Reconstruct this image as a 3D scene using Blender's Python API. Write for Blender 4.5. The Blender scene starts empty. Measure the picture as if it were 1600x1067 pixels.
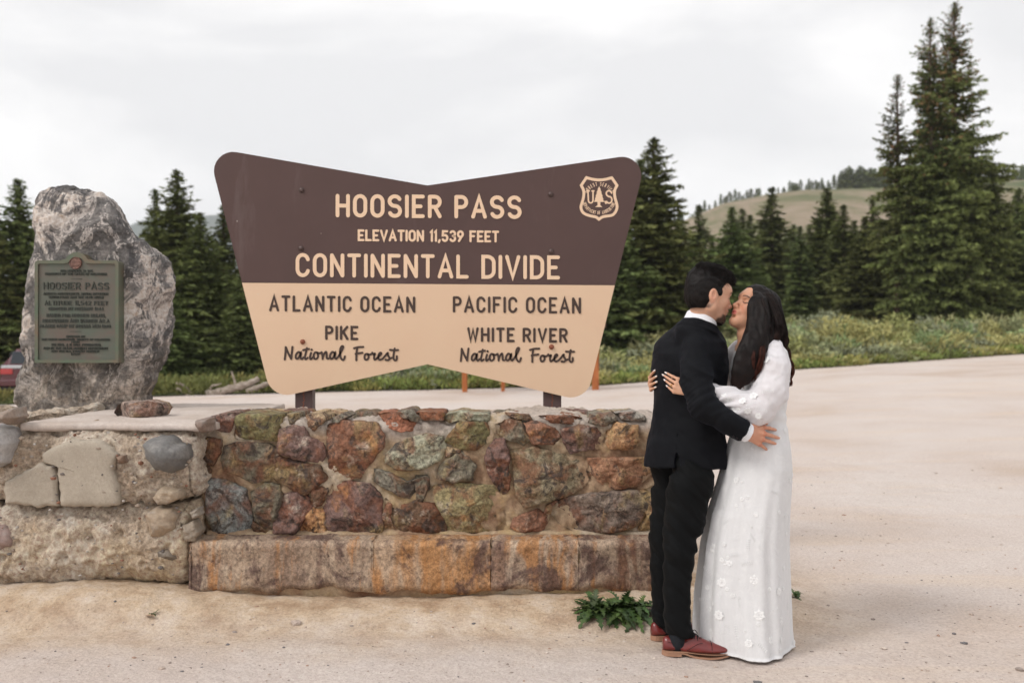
import bpy, math, random
import numpy as np
from mathutils import Vector, Matrix

# ---------------------------------------------------------------- camera, sky, sun, exposure
SC = bpy.context.scene
COL = SC.collection
F, CX, CY, CH = 1555.6, 800.0, 533.5, 1.41      # pixels per unit tangent, picture centre, eye height
def P(px, py, Y):
    return np.array([(px - CX) / F * Y, Y, CH + (CY - py) / F * Y])

cam_data = bpy.data.cameras.new('camera')
cam = bpy.data.objects.new('camera', cam_data)
COL.objects.link(cam)
cam_data.sensor_width = 36.0
cam_data.lens = 35.0
cam_data.clip_start = 0.05
cam_data.clip_end = 12000
cam.location = (0, 0, CH)
cam.rotation_euler = (math.radians(90), 0, 0)
cam_data.dof.use_dof = True
cam_data.dof.focus_distance = 4.9
cam_data.dof.aperture_fstop = 2.4
SC.camera = cam

SUN_AZ, SUN_EL = math.radians(238), math.radians(44)   # azimuth from +Y clockwise: the sun is behind the camera, a little left
world = bpy.data.worlds.new('World')
SC.world = world
world.use_nodes = True
wn = world.node_tree
wn.nodes.clear()
def wnode(t, **k):
    n = wn.nodes.new(t)
    for a, b in k.items(): setattr(n, a, b)
    return n
w_out = wnode('ShaderNodeOutputWorld')
w_bg = wnode('ShaderNodeBackground'); w_bg.inputs['Strength'].default_value = 0.1
w_sky = wnode('ShaderNodeTexSky', sky_type='NISHITA', sun_disc=False)
w_sky.sun_elevation = SUN_EL
w_sky.sun_rotation = SUN_AZ
w_sky.altitude = 3500
CLX = 4.1
w_tc = wnode('ShaderNodeTexCoord')
w_map = wnode('ShaderNodeMapping'); w_map.inputs['Scale'].default_value = (1.0, 1.0, 2.6); w_map.inputs['Location'].default_value = (CLX, 0.3, 0.0)
w_n1 = wnode('ShaderNodeTexNoise'); w_n1.inputs['Scale'].default_value = 2.0; w_n1.inputs['Detail'].default_value = 7; w_n1.inputs['Roughness'].default_value = 0.52
w_n1.inputs['Distortion'].default_value = 0.3
w_r1 = wnode('ShaderNodeValToRGB')
w_r1.color_ramp.elements[0].position = 0.40; w_r1.color_ramp.elements[0].color = (7.4, 7.35, 7.42, 1)
w_r1.color_ramp.elements[1].position = 0.56; w_r1.color_ramp.elements[1].color = (9.5, 9.35, 9.25, 1)
w_mix = wnode('ShaderNodeMixRGB'); w_mix.inputs[0].default_value = 0.96
wn.links.new(w_tc.outputs['Generated'], w_map.inputs[0])
wn.links.new(w_map.outputs[0], w_n1.inputs['Vector'])
wn.links.new(w_n1.outputs[0], w_r1.inputs[0])
wn.links.new(w_sky.outputs[0], w_mix.inputs[1])
wn.links.new(w_r1.outputs[0], w_mix.inputs[2])
wn.links.new(w_mix.outputs[0], w_bg.inputs[0])
wn.links.new(w_bg.outputs[0], w_out.inputs[0])

sun_data = bpy.data.lights.new('sun', 'SUN')
sun_data.energy = 1.5
sun_data.angle = math.radians(16)
sun_data.color = (1.0, 0.955, 0.90)
sun = bpy.data.objects.new('sun', sun_data)
COL.objects.link(sun)
_sd = Vector((math.sin(SUN_AZ) * math.cos(SUN_EL), math.cos(SUN_AZ) * math.cos(SUN_EL), math.sin(SUN_EL)))
sun.rotation_euler = _sd.to_track_quat('Z', 'Y').to_euler()
SC.view_settings.view_transform = 'Standard'
SC.view_settings.look = 'None'
SC.view_settings.exposure = 0.34
SC.view_settings.gamma = 1
SC.cycles.max_bounces = 6
SC.cycles.diffuse_bounces = 3
SC.cycles.glossy_bounces = 2
SC.cycles.volume_bounces = 2
SC.cycles.transparent_max_bounces = 12
SC.cycles.use_adaptive_sampling = True
SC.cycles.adaptive_threshold = 0.02
SC.cycles.use_denoising = True

# ---------------------------------------------------------------- numpy noise
_rs = np.random.RandomState(7)
_PERM = np.concatenate([_rs.permutation(256)] * 3)
_GR = _rs.normal(size=(256, 3)); _GR /= np.linalg.norm(_GR, axis=1)[:, None]
def perlin(p):
    p = np.asarray(p, dtype=np.float64)
    i = np.floor(p).astype(int); f = p - i
    i &= 255
    u = f * f * f * (f * (f * 6 - 15) + 10)
    r = 0
    for dx in (0, 1):
        wx = u[..., 0] if dx else 1 - u[..., 0]
        a = _PERM[i[..., 0] + dx]
        for dy in (0, 1):
            wy = u[..., 1] if dy else 1 - u[..., 1]
            b = _PERM[a + i[..., 1] + dy]
            for dz in (0, 1):
                wz = u[..., 2] if dz else 1 - u[..., 2]
                g = _GR[_PERM[b + i[..., 2] + dz] & 255]
                r = r + wx * wy * wz * (g[..., 0] * (f[..., 0] - dx) + g[..., 1] * (f[..., 1] - dy) + g[..., 2] * (f[..., 2] - dz))
    return r * 1.6
def fbm(p, octv=4, rough=0.5, lac=2.03):
    p = np.asarray(p, dtype=np.float64)
    s, a = 0, 1.0
    for k in range(octv):
        s = s + a * perlin(p + k * 17.3)
        a *= rough; p = p * lac
    return s
def ridged(p, octv=4, rough=0.55):
    p = np.asarray(p, dtype=np.float64)
    s, a = 0, 1.0
    for k in range(octv):
        s = s + a * (1 - 2 * np.abs(perlin(p + k * 11.7)))
        a *= rough; p = p * 2.1
    return s
def sstep(a, b, x):
    t = np.clip((np.asarray(x, float) - a) / (b - a), 0, 1)
    return t * t * (3 - 2 * t)

# ---------------------------------------------------------------- objects
ORI = {}
def _origin(parent):
    return np.array(ORI.get(parent.name, (0, 0, 0)), float) if parent is not None else np.zeros(3)
def mesh_data(name, V, Fc, smooth=False, cols=None):
    me = bpy.data.meshes.new(name)
    V = np.ascontiguousarray(V, dtype=np.float32)
    if isinstance(Fc, (list, tuple)) and len(Fc) and not isinstance(Fc, np.ndarray):
        lens = np.array([len(f) for f in Fc]); flat = np.concatenate([np.asarray(f) for f in Fc])
    else:
        Fc = np.asarray(Fc); lens = np.full(len(Fc), Fc.shape[1]); flat = Fc.reshape(-1)
    me.vertices.add(len(V)); me.vertices.foreach_set('co', V.reshape(-1))
    me.loops.add(len(flat)); me.loops.foreach_set('vertex_index', flat.astype(np.int32))
    me.polygons.add(len(lens))
    st = np.concatenate([[0], np.cumsum(lens)[:-1]]).astype(np.int32)
    me.polygons.foreach_set('loop_start', st)
    try: me.polygons.foreach_set('loop_total', lens.astype(np.int32))
    except Exception: pass
    me.polygons.foreach_set('use_smooth', np.full(len(lens), bool(smooth)))
    if cols is not None:
        ca = me.color_attributes.new('tint', 'FLOAT_COLOR', 'POINT')
        c4 = np.ones((len(V), 4), np.float32); c4[:, :3] = cols
        ca.data.foreach_set('color', c4.reshape(-1))
    me.update(calc_edges=True)
    return me
def mk(name, V, Fc, mat, parent=None, smooth=False, cols=None, origin=None, color=None):
    """world-space vertices -> one linked object (child of parent if given)"""
    if parent is not None:
        o0 = _origin(parent); loc = (0, 0, 0)
    else:
        o0 = np.array(origin if origin is not None else (0, 0, 0), float); loc = tuple(o0)
    me = mesh_data(name, np.asarray(V, float) - o0, Fc, smooth, cols)
    if mat is not None: me.materials.append(mat)
    o = bpy.data.objects.new(name, me)
    COL.objects.link(o)
    o.location = loc
    if parent is not None: o.parent = parent
    ORI[o.name] = tuple(o0)
    if color is not None: o.color = (*color, 1)
    return o
def thing(name, loc, label, cat, group=None):
    o = bpy.data.objects.new(name, None); COL.objects.link(o)
    o.location = loc; o.empty_display_size = 0.2
    ORI[o.name] = tuple(loc)
    tag(o, label, cat, group)
    return o
def tag(o, label=None, cat=None, group=None, kind=None):
    if label: o['label'] = label
    if cat: o['category'] = cat
    if group: o['group'] = group
    if kind: o['kind'] = kind
    return o

def grid_faces(n, m, wrap=False):
    """n rows x m columns of vertices (index r*m+c)"""
    r = np.arange(n - 1)[:, None]; c = np.arange(m if wrap else m - 1)[None, :]
    c2 = (c + 1) % m
    a = r * m + c; b = r * m + c2; d = (r + 1) * m + c; e = (r + 1) * m + c2
    return np.stack([a, b, e, d], -1).reshape(-1, 4)

def box(x0, x1, y0, y1, z0, z1, bev=0.0):
    """bevelled box verts, faces"""
    if bev <= 0:
        V = np.array([(x, y, z) for x in (x0, x1) for y in (y0, y1) for z in (z0, z1)], float)
        Fc = [(0, 1, 3, 2), (4, 6, 7, 5), (0, 4, 5, 1), (2, 3, 7, 6), (0, 2, 6, 4), (1, 5, 7, 3)]
        return V, Fc
    c = np.array([(x0 + x1) / 2, (y0 + y1) / 2, (z0 + z1) / 2]); h = np.array([(x1 - x0) / 2, (y1 - y0) / 2, (z1 - z0) / 2])
    bev = min(bev, h.min() * 0.49)
    V, idx = [], {}
    for sx in (-1, 1):
        for sy in (-1, 1):
            for sz in (-1, 1):
                for ax in range(3):
                    v = c + np.array([sx, sy, sz]) * h
                    for k in range(3):
                        if k != ax: v[k] -= (sx, sy, sz)[k] * bev
                    idx[(sx, sy, sz, ax)] = len(V); V.append(v)
    Fc = []
    for ax in range(3):
        o1, o2 = [(1, 2), (2, 0), (0, 1)][ax]
        for s in (-1, 1):
            q = []
            for (a, b) in ((-1, -1), (1, -1), (1, 1), (-1, 1)):
                k = [0, 0, 0]; k[ax] = s; k[o1] = a; k[o2] = b
                q.append(idx[(*k, ax)])
            Fc.append(q if s > 0 else q[::-1])
        for a in (-1, 1):
            for b in (-1, 1):
                k = [0, 0, 0]; k[o1] = a; k[o2] = b
                k0 = list(k); k0[ax] = -1; k1 = list(k); k1[ax] = 1
                q = [idx[(*k0, o1)], idx[(*k1, o1)], idx[(*k1, o2)], idx[(*k0, o2)]]
                Fc.append(q if a * b > 0 else q[::-1])
    for sx in (-1, 1):
        for sy in (-1, 1):
            for sz in (-1, 1):
                q = [idx[(sx, sy, sz, 0)], idx[(sx, sy, sz, 1)], idx[(sx, sy, sz, 2)]]
                Fc.append(q if sx * sy * sz > 0 else q[::-1])
    return np.array(V), Fc

class MB:
    """collects shapes into one mesh"""
    def __init__(s): s.V = []; s.F = []; s.C = []; s.n = 0
    def add(s, V, Fc, col=None):
        V = np.asarray(V, float)
        s.V.append(V)
        s.F.extend([tuple(int(i) + s.n for i in f) for f in Fc])
        s.C.append(np.tile(np.array(col if col is not None else (1, 1, 1), float), (len(V), 1)))
        s.n += len(V)
        return s
    def box(s, *a, **k): return s.add(*box(*a, **k))
    def build(s, name, mat, parent=None, smooth=False, cols=False, **k):
        return mk(name, np.concatenate(s.V), s.F, mat, parent, smooth, np.concatenate(s.C) if cols else None, **k)

def tubes(pts, rad, sides=3, cap=False, phase=0.0):
    """pts (n,m,3), rad (n,m) -> V, F of n tubes"""
    pts = np.asarray(pts, float); n, m, _ = pts.shape
    rad = np.broadcast_to(np.asarray(rad, float), (n, m))
    T = np.gradient(pts, axis=1); T /= np.linalg.norm(T, axis=2, keepdims=True) + 1e-12
    ref = np.where(np.abs(T[:, :1, 2:3]) > 0.85, np.array([[[1.0, 0, 0]]]), np.array([[[0, 0, 1.0]]]))
    ref = np.broadcast_to(ref, T.shape)
    A = np.cross(T, ref); A /= np.linalg.norm(A, axis=2, keepdims=True) + 1e-12
    B = np.cross(T, A)
    th = np.arange(sides) * 2 * math.pi / sides + phase
    V = pts[:, :, None, :] + rad[:, :, None, None] * (np.cos(th)[None, None, :, None] * A[:, :, None, :] + np.sin(th)[None, None, :, None] * B[:, :, None, :])
    V = V.reshape(-1, 3)
    f = grid_faces(m, sides, wrap=True)
    Fc = (f[None] + (np.arange(n) * m * sides)[:, None, None]).reshape(-1, 4)
    if cap:
        caps = []
        for k in range(n):
            b = k * m * sides
            caps.append(tuple(b + i for i in range(sides))[::-1])
            caps.append(tuple(b + (m - 1) * sides + i for i in range(sides)))
        return V, [tuple(q) for q in Fc] + caps
    return V, Fc

def catmull(pts, n):
    """n samples along a Catmull-Rom through pts (k,d)"""
    pts = np.asarray(pts, float)
    k = len(pts)
    ext = np.concatenate([[2 * pts[0] - pts[1]], pts, [2 * pts[-1] - pts[-2]]])
    t = np.linspace(0, k - 1, n); i = np.minimum(t.astype(int), k - 2); f = (t - i)[:, None]
    p0, p1, p2, p3 = ext[i], ext[i + 1], ext[i + 2], ext[i + 3]
    return 0.5 * ((2 * p1) + (-p0 + p2) * f + (2 * p0 - 5 * p1 + 4 * p2 - p3) * f ** 2 + (-p0 + 3 * p1 - 3 * p2 + p3) * f ** 3)

# ---------------------------------------------------------------- materials
class Mat:
    def __init__(s, name, rough=0.8, spec=0.3):
        s.m = bpy.data.materials.new(name); s.m.use_nodes = True
        s.nt = s.m.node_tree; s.b = s.nt.nodes['Principled BSDF']
        s.b.inputs['Roughness'].default_value = rough
        s.b.inputs['Specular IOR Level'].default_value = spec
        s.tc = s.node('ShaderNodeTexCoord')
    def node(s, t, **k):
        n = s.nt.nodes.new(t)
        for a, b in k.items(): setattr(n, a, b)
        return n
    def link(s, a, b): s.nt.links.new(a, b)
    def vec(s, scale=(1, 1, 1), rot=(0, 0, 0), src='Object'):
        mp = s.node('ShaderNodeMapping'); mp.inputs['Scale'].default_value = scale; mp.inputs['Rotation'].default_value = rot
        s.link(s.tc.outputs[src], mp.inputs[0]); return mp.outputs[0]
    def noise(s, scale, detail=4, rough=0.5, dist=0.0, vec=None):
        n = s.node('ShaderNodeTexNoise'); n.inputs['Scale'].default_value = scale; n.inputs['Detail'].default_value = detail
        n.inputs['Roughness'].default_value = rough; n.inputs['Distortion'].default_value = dist
        s.link(vec if vec is not None else s.tc.outputs['Object'], n.inputs['Vector']); return n.outputs[0]
    def voro(s, scale, feature='F1', vec=None, out='Distance'):
        n = s.node('ShaderNodeTexVoronoi', feature=feature); n.inputs['Scale'].default_value = scale
        s.link(vec if vec is not None else s.tc.outputs['Object'], n.inputs['Vector']); return n.outputs[out]
    def ramp(s, fac, stops):
        n = s.node('ShaderNodeValToRGB'); e = n.color_ramp.elements
        while len(e) < len(stops): e.new(0.5)
        for k, (p, c) in enumerate(stops):
            e[k].position = p; e[k].color = (*c, 1) if not isinstance(c, (int, float)) else (c, c, c, 1)
        s.link(fac, n.inputs[0]); return n.outputs[0]
    def mix(s, fac, a, b, mode='MIX'):
        n = s.node('ShaderNodeMixRGB', blend_type=mode)
        for i, v in ((0, fac), (1, a), (2, b)):
            if isinstance(v, (int, float)): n.inputs[i].default_value = v if i == 0 else (v, v, v, 1)
            elif isinstance(v, (tuple, list)): n.inputs[i].default_value = (*v, 1)
            else: s.link(v, n.inputs[i])
        return n.outputs[0]
    def math(s, op, a, b=None):
        n = s.node('ShaderNodeMath', operation=op)
        for i, v in ((0, a), (1, b)):
            if v is None: continue
            if isinstance(v, (int, float)): n.inputs[i].default_value = v
            else: s.link(v, n.inputs[i])
        return n.outputs[0]
    def objcol(s):
        n = s.node('ShaderNodeObjectInfo'); return n.outputs['Color']
    def objrand(s):
        n = s.node('ShaderNodeObjectInfo'); return n.outputs['Random']
    def attr(s, name='tint'):
        n = s.node('ShaderNodeAttribute'); n.attribute_name = name; return n.outputs['Color']
    def base(s, c):
        if isinstance(c, (tuple, list)): s.b.inputs['Base Color'].default_value = (*c, 1)
        else: s.link(c, s.b.inputs['Base Color'])
        return s
    def set(s, **k):
        for a, v in k.items():
            i = s.b.inputs[a.replace('_', ' ')]
            if isinstance(v, (int, float, tuple)): i.default_value = v
            else: s.link(v, i)
        return s
    def bump(s, h, strength=0.5, dist=0.01, prev=None):
        n = s.node('ShaderNodeBump'); n.inputs['Strength'].default_value = strength; n.inputs['Distance'].default_value = dist
        s.link(h, n.inputs['Height'])
        if prev is not None: s.link(prev, n.inputs['Normal'])
        s.link(n.outputs[0], s.b.inputs['Normal']); return n.outputs[0]
# ---------------------------------------------------------------- terrain
def edge_y(x):      # far edge of the gravel lot
    return np.interp(x, [-60, -22, -9, 2.4, 8.5, 18, 40, 80], [27, 26, 25, 27, 30, 35, 44, 60])
def lot_tilt(x):
    return np.interp(x, [-40, -13, -9, 2.4, 8.5, 18, 40, 80], [-0.8, -0.22, 0.03, 0.22, 0.56, 0.98, 1.7, 2.7])
def gz(X, Y):
    X = np.asarray(X, float); Y = np.asarray(Y, float)
    z = lot_tilt(X) * sstep(7, 26, Y)
    # soil banked up against the foot of the wall
    m = sstep(4.75, 5.15, Y) * (1 - sstep(1.3, 1.9, X)) * (1 - sstep(7.3, 8.6, Y))
    z = z + m * (0.075 + 0.02 * np.sin(X * 2.3) + 0.045 * sstep(-1.2, -2.2, X))
    e = edge_y(X)
    z = z + 0.8 * sstep(2, 20, Y - e) * sstep(-6, 12, X) + 0.10 * sstep(0, 6, Y - e)
    z = z + sstep(75, 170, Y) * -3.0
    return z
def P_on(px, Y):    # ground point in the direction of picture column px
    x = (px - CX) / F * Y
    return np.array([x, Y, float(gz(x, Y))])

m_ground = Mat('gravel_lot', 0.92, 0.15)
_n = m_ground
_v = _n.tc.outputs['Object']
big = _n.noise(0.35, 5, 0.6, 0.6)
col = _n.ramp(big, [(0.3, (0.48, 0.385, 0.32)), (0.47, (0.54, 0.46, 0.415)), (0.62, (0.575, 0.505, 0.465)), (0.78, (0.505, 0.435, 0.39))])
streak = _n.noise(0.9, 6, 0.6, 0.3, _n.vec((0.35, 2.2, 1)))
col = _n.mix(_n.ramp(streak, [(0.52, 0.0), (0.70, 0.5)]), col, (0.60, 0.475, 0.37))
# yellow clay near the wall foot
sep = _n.node('ShaderNodeSeparateXYZ'); _n.link(_v, sep.inputs[0])
ny = _n.math('ADD', sep.outputs[1], _n.math('MULTIPLY', _n.noise(2.2, 6, 0.65), 0.8))
clay = _n.ramp(_n.math('DIVIDE', ny, 10.0), [(0.475, 0.0), (0.54, 0.85), (0.62, 0.9), (0.75, 0.0)])
xm = _n.ramp(_n.math('ADD', _n.math('DIVIDE', sep.outputs[0], 10.0), 0.5), [(0.62, 1.0), (0.70, 0.0)])
clay = _n.mix(1.0, clay, xm, 'MULTIPLY')
claycol = _n.ramp(_n.noise(5, 6, 0.65), [(0.35, (0.36, 0.235, 0.135)), (0.5, (0.52, 0.39, 0.265)), (0.66, (0.62, 0.51, 0.41))])
col = _n.mix(clay, col, claycol)
fine = _n.noise(60, 3, 0.7)
col = _n.mix(0.5, col, _n.ramp(fine, [(0.35, 0.36), (0.5, 0.53), (0.68, 0.66)]), 'OVERLAY')
spk = _n.voro(42)
col = _n.mix(_n.ramp(spk, [(0.08, 0.38), (0.16, 0.0)]), col, _n.ramp(_n.noise(23, 1), [(0.42, (0.20, 0.17, 0.15)), (0.5, (0.42, 0.36, 0.31)), (0.6, (0.62, 0.55, 0.5))]))
_n.base(col)
b0 = _n.bump(_n.noise(14, 8, 0.7), 0.55, 0.03)
b1 = _n.bump(_n.noise(90, 3, 0.8), 0.7, 0.006, b0)
_n.bump(_n.voro(45), 0.4, 0.004, b1)

m_soil = Mat('meadow_soil', 0.95, 0.1)
m_soil.base(m_soil.mix(0.5, m_soil.ramp(m_soil.noise(0.5, 6, 0.65), [(0.35, (0.06, 0.075, 0.03)), (0.55, (0.12, 0.13, 0.055)), (0.7, (0.20, 0.17, 0.095))]),
             m_soil.ramp(m_soil.noise(14, 4, 0.7), [(0.35, 0.25), (0.65, 0.7)]), 'OVERLAY'))
m_soil.bump(m_soil.noise(6, 6, 0.7), 0.8, 0.1)

def tgrid(xs, ys, zf):
    X, Y = np.meshgrid(xs, ys)
    Z = zf(X, Y)
    return np.stack([X, Y, Z], -1).reshape(-1, 3), grid_faces(len(ys), len(xs))

# the gravel lot: fine near the camera, wide enough to pass the picture on every side
xs = np.concatenate([np.linspace(-60, -8, 40)[:-1], np.linspace(-8, -3.6, 60)[:-1], np.linspace(-3.6, 4.6, 400)[:-1], np.linspace(4.6, 12, 90)[:-1], np.linspace(12, 90, 50)])
ys = np.concatenate([np.linspace(-20, 3.3, 24)[:-1], np.linspace(3.3, 5.6, 150)[:-1], np.linspace(5.6, 12, 120)[:-1], np.linspace(12, 66, 90)])
def zlot(X, Y):
    z = gz(X, Y)
    w = (1 - sstep(9, 20, Y)) * sstep(2.0, 3.5, Y)
    p = np.stack([X, Y, X * 0], -1)
    z = z + w * (0.010 * fbm(p * 1.7, 4) + 0.0045 * fbm(p * 9, 4, 0.6))
    bank = sstep(4.7, 5.0, Y) * (1 - sstep(1.4, 1.7, X)) * (1 - sstep(5.5, 6, Y))
    z = z + bank * 0.006 * ridged(p * 7, 4)
    rut = np.exp(-((Y - 9.0 - 0.12 * X) / 0.22) ** 2) + np.exp(-((Y - 10.9 - 0.12 * X) / 0.22) ** 2) + np.exp(-((Y - 14.5 + 0.2 * X) / 0.3) ** 2) + np.exp(-((Y - 16.6 + 0.2 * X) / 0.3) ** 2)
    z = z - 0.022 * rut * (X > 1.5)
    z = z - 0.35 * sstep(0.3, 2.5, Y - edge_y(X) - 0.35 * perlin(p * 0.6))
    return z
V, Fc = tgrid(xs, ys, zlot)
lot = mk('ground', V, Fc, m_ground.m, smooth=True); tag(lot, kind='structure')

# the land beyond the lot
xs = np.concatenate([np.linspace(-400, -60, 40)[:-1], np.linspace(-60, 90, 200)[:-1], np.linspace(90, 500, 40)])
tt = np.concatenate([np.linspace(0, 1, 40)[:-1] ** 1.5 * 60, np.linspace(60, 330, 40)])
X = np.tile(xs, (len(tt), 1)); Yt = edge_y(X) + tt[:, None] + 0.35 * perlin(np.stack([X * 0.8, X * 0, X * 0 + 3], -1)) * 1.0
Z = gz(X, Yt) + 0.03 + 0.12 * fbm(np.stack([X, Yt, X * 0], -1) * 0.4, 4) * sstep(0, 3, tt)[:, None]
V = np.stack([X, Yt, Z], -1).reshape(-1, 3)
meadow = mk('meadow', V, grid_faces(len(tt), len(xs)), m_soil.m, smooth=True); tag(meadow, kind='structure')

# loose gravel on the lot
rng = np.random.RandomState(3)
n = 5200
R = np.exp(rng.uniform(math.log(3.35), math.log(11), n)); A = rng.uniform(-0.56, 0.56, n)
gx, gy = R * np.tan(A), R
keep = ~((gy > 5.1) & (gy < 7.5) & (gx < 1.25)); gx, gy = gx[keep], gy[keep]; n = len(gx)
size = 0.0030 * np.exp(rng.normal(0, 0.5, n))
big_ = rng.rand(n) < 0.02; size[big_] *= 3.6
ico = np.array([(0, 0, 1), (0.89, 0, .45), (.28, .85, .45), (-.72, .53, .45), (-.72, -.53, .45), (.28, -.85, .45), (.72, .53, -.45), (-.28, .85, -.45), (-.89, 0, -.45), (-.28, -.85, -.45), (.72, -.53, -.45), (0, 0, -1)])
icf = np.array([(0,1,2),(0,2,3),(0,3,4),(0,4,5),(0,5,1),(1,6,2),(2,7,3),(3,8,4),(4,9,5),(5,10,1),(2,6,7),(3,7,8),(4,8,9),(5,9,10),(1,10,6),(6,11,7),(7,11,8),(8,11,9),(9,11,10),(10,11,6)])
sc = np.stack([size * rng.uniform(.8, 1.6, n), size * rng.uniform(.8, 1.4, n), size * rng.uniform(.4, .8, n)], -1)
V = ico[None] * sc[:, None, :] * rng.uniform(.75, 1.2, (n, 12, 1))
zz = zlot(gx, gy) + size * 0.15
V = V + np.stack([gx, gy, zz], -1)[:, None, :]
Fc = (icf[None] + (np.arange(n) * 12)[:, None, None]).reshape(-1, 3)
gc = np.array([(0.30, 0.25, 0.22), (0.42, 0.34, 0.29), (0.16, 0.15, 0.15), (0.55, 0.47, 0.41), (0.36, 0.24, 0.18)])[rng.choice(5, n, p=[.3, .3, .08, .24, .08])]
m_peb = Mat('pebbles', 0.85, 0.25); m_peb.base(m_peb.mix(0.5, m_peb.attr(), m_peb.ramp(m_peb.noise(120, 2), [(0.3, 0.3), (0.7, 0.7)]), 'OVERLAY'))
g = mk('gravel', V.reshape(-1, 3), Fc, m_peb.m, cols=np.repeat(gc, 12, 0)); tag(g, 'loose gravel scattered over the pale dirt lot', 'gravel', kind='stuff')

# meadow hill on the right and far mountain on the left
m_hill = Mat('hill_meadow', 0.95, 0.1)
m_hill.base(m_hill.ramp(m_hill.noise(0.035, 7, 0.62, 0.5), [(0.32, (0.07, 0.10, 0.04)), (0.47, (0.18, 0.17, 0.10)), (0.56, (0.28, 0.225, 0.165)), (0.72, (0.32, 0.27, 0.21))]))
m_hill.bump(m_hill.noise(0.4, 6, 0.7), 0.6, 1.0)
def hill_top(px):   # picture row of the ridge by column
    return np.interp(px, [-400, 700, 900, 1060, 1130, 1200, 1260, 1400, 1600, 2300], [520, 470, 420, 352, 322, 308, 301, 298, 286, 300])
HD = 330.0
pxs = np.linspace(300, 2400, 130); ds = np.linspace(0, 1, 36)
PX, D = np.meshgrid(pxs, ds)
Yh = 150 + D * 260
topz = CH + (CY - hill_top(PX)) / F * HD
topz = topz * sstep(330, 1000, PX) + -6 * (1 - sstep(330, 1000, PX))
prof = np.where(Yh < HD, sstep(140, HD, Yh), 1.0)
Xh = (PX - CX) / F * Yh
Zh = -3.5 + (topz + 3.5) * (0.35 * prof + 0.65 * prof ** 1.6) + (Yh > HD) * (Yh - HD) * -0.05 + 1.2 * fbm(np.stack([Xh, Yh, Xh * 0], -1) * 0.03, 4) * prof * (1 - sstep(HD - 60, HD, Yh))
hill = mk('meadow_hill', np.stack([Xh, Yh, Zh], -1).reshape(-1, 3), grid_faces(len(ds), len(pxs)), m_hill.m, smooth=True); tag(hill, kind='structure')
m_mtn = Mat('far_mountain', 0.95, 0.05)
m_mtn.base(m_mtn.ramp(m_mtn.noise(0.004, 7, 0.6), [(0.35, (0.05, 0.075, 0.06)), (0.6, (0.11, 0.12, 0.11)), (0.75, (0.2, 0.2, 0.2))]))
pxs = np.linspace(-900, 1500, 140)
PX, D = np.meshgrid(pxs, np.linspace(0, 1, 30))
Ym = 900 + D * 1700
MD = 2300.0
topm = np.interp(PX, [-900, -300, 60, 205, 240, 300, 360, 420, 560, 900, 1500], [470, 420, 372, 350, 342, 336, 333, 340, 372, 440, 500]) + 5 * perlin(np.stack([PX * 0.02, PX * 0, PX * 0], -1))
zt = CH + (CY - topm) / F * MD
pr = np.clip((Ym - 900) / (MD - 900), 0, 1)
Zm = -8 + (zt + 8) * pr ** 1.3 - np.maximum(Ym - MD, 0) * 0.3 + 14 * ridged(np.stack([PX * .008, Ym * .002, PX * 0], -1), 4) * pr * (1 - pr) * 2
Xm = (PX - CX) / F * Ym
mt = mk('mountain', np.stack([Xm, Ym, Zm], -1).reshape(-1, 3), grid_faces(30, 140), m_mtn.m, smooth=True); tag(mt, kind='structure')
# valley floor between
V, Fc = tgrid(np.linspace(-3500, 3500, 30), np.linspace(-600, 2800, 30), lambda X, Y: X * 0 - 9 - 0.0 * Y)
vf = mk('valley', V, Fc, m_soil.m); tag(vf, kind='structure')
# ---------------------------------------------------------------- stone wall, bench and pedestal
def vnormals(V, Q):
    N = np.zeros_like(V)
    a, b, c, d = V[Q[:, 0]], V[Q[:, 1]], V[Q[:, 2]], V[Q[:, 3]]
    n = np.cross(c - a, d - b)
    for k in range(4): np.add.at(N, Q[:, k], n)
    return N / (np.linalg.norm(N, axis=1, keepdims=True) + 1e-12)
def displace(V, Q, fn, N=None):
    N = vnormals(V, Q) if N is None else N
    return V + N * fn(V)[:, None]
def resample(poly, n, closed=True):
    p = np.asarray(poly, float)
    if closed: p = np.concatenate([p, p[:1]])
    d = np.concatenate([[0], np.cumsum(np.linalg.norm(np.diff(p, axis=0), axis=1))])
    t = np.linspace(0, d[-1], n, endpoint=not closed)
    return np.stack([np.interp(t, d, p[:, k]) for k in range(p.shape[1])], -1)
def rough_prism(xs, prof, endr=0.03):
    """closed profile prof(x)->(K,2) of (y,z) swept along x, both ends rounded off"""
    ends = [(0, 0.0), (0.0, 0.6), (0.06, 0.86), (0.3, 0.955), (0.6, 0.985), (1.0, 1.0)]
    cols = []
    for (t, s) in ends: cols.append((xs[0] - endr * (1 - t), s))
    cols += [(x, 1.0) for x in xs]
    for (t, s) in ends[::-1]: cols.append((xs[-1] + endr * (1 - t), s))
    V = []
    for x, s in cols:
        pr = np.asarray(prof(x), float); c = (pr.max(0) + pr.min(0)) / 2
        q = c + (pr - c) * s
        V.append(np.stack([np.full(len(q), x), q[:, 0], q[:, 1]], -1))
    K = len(V[0])
    return np.concatenate(V), grid_faces(len(V), K, wrap=True)

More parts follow.
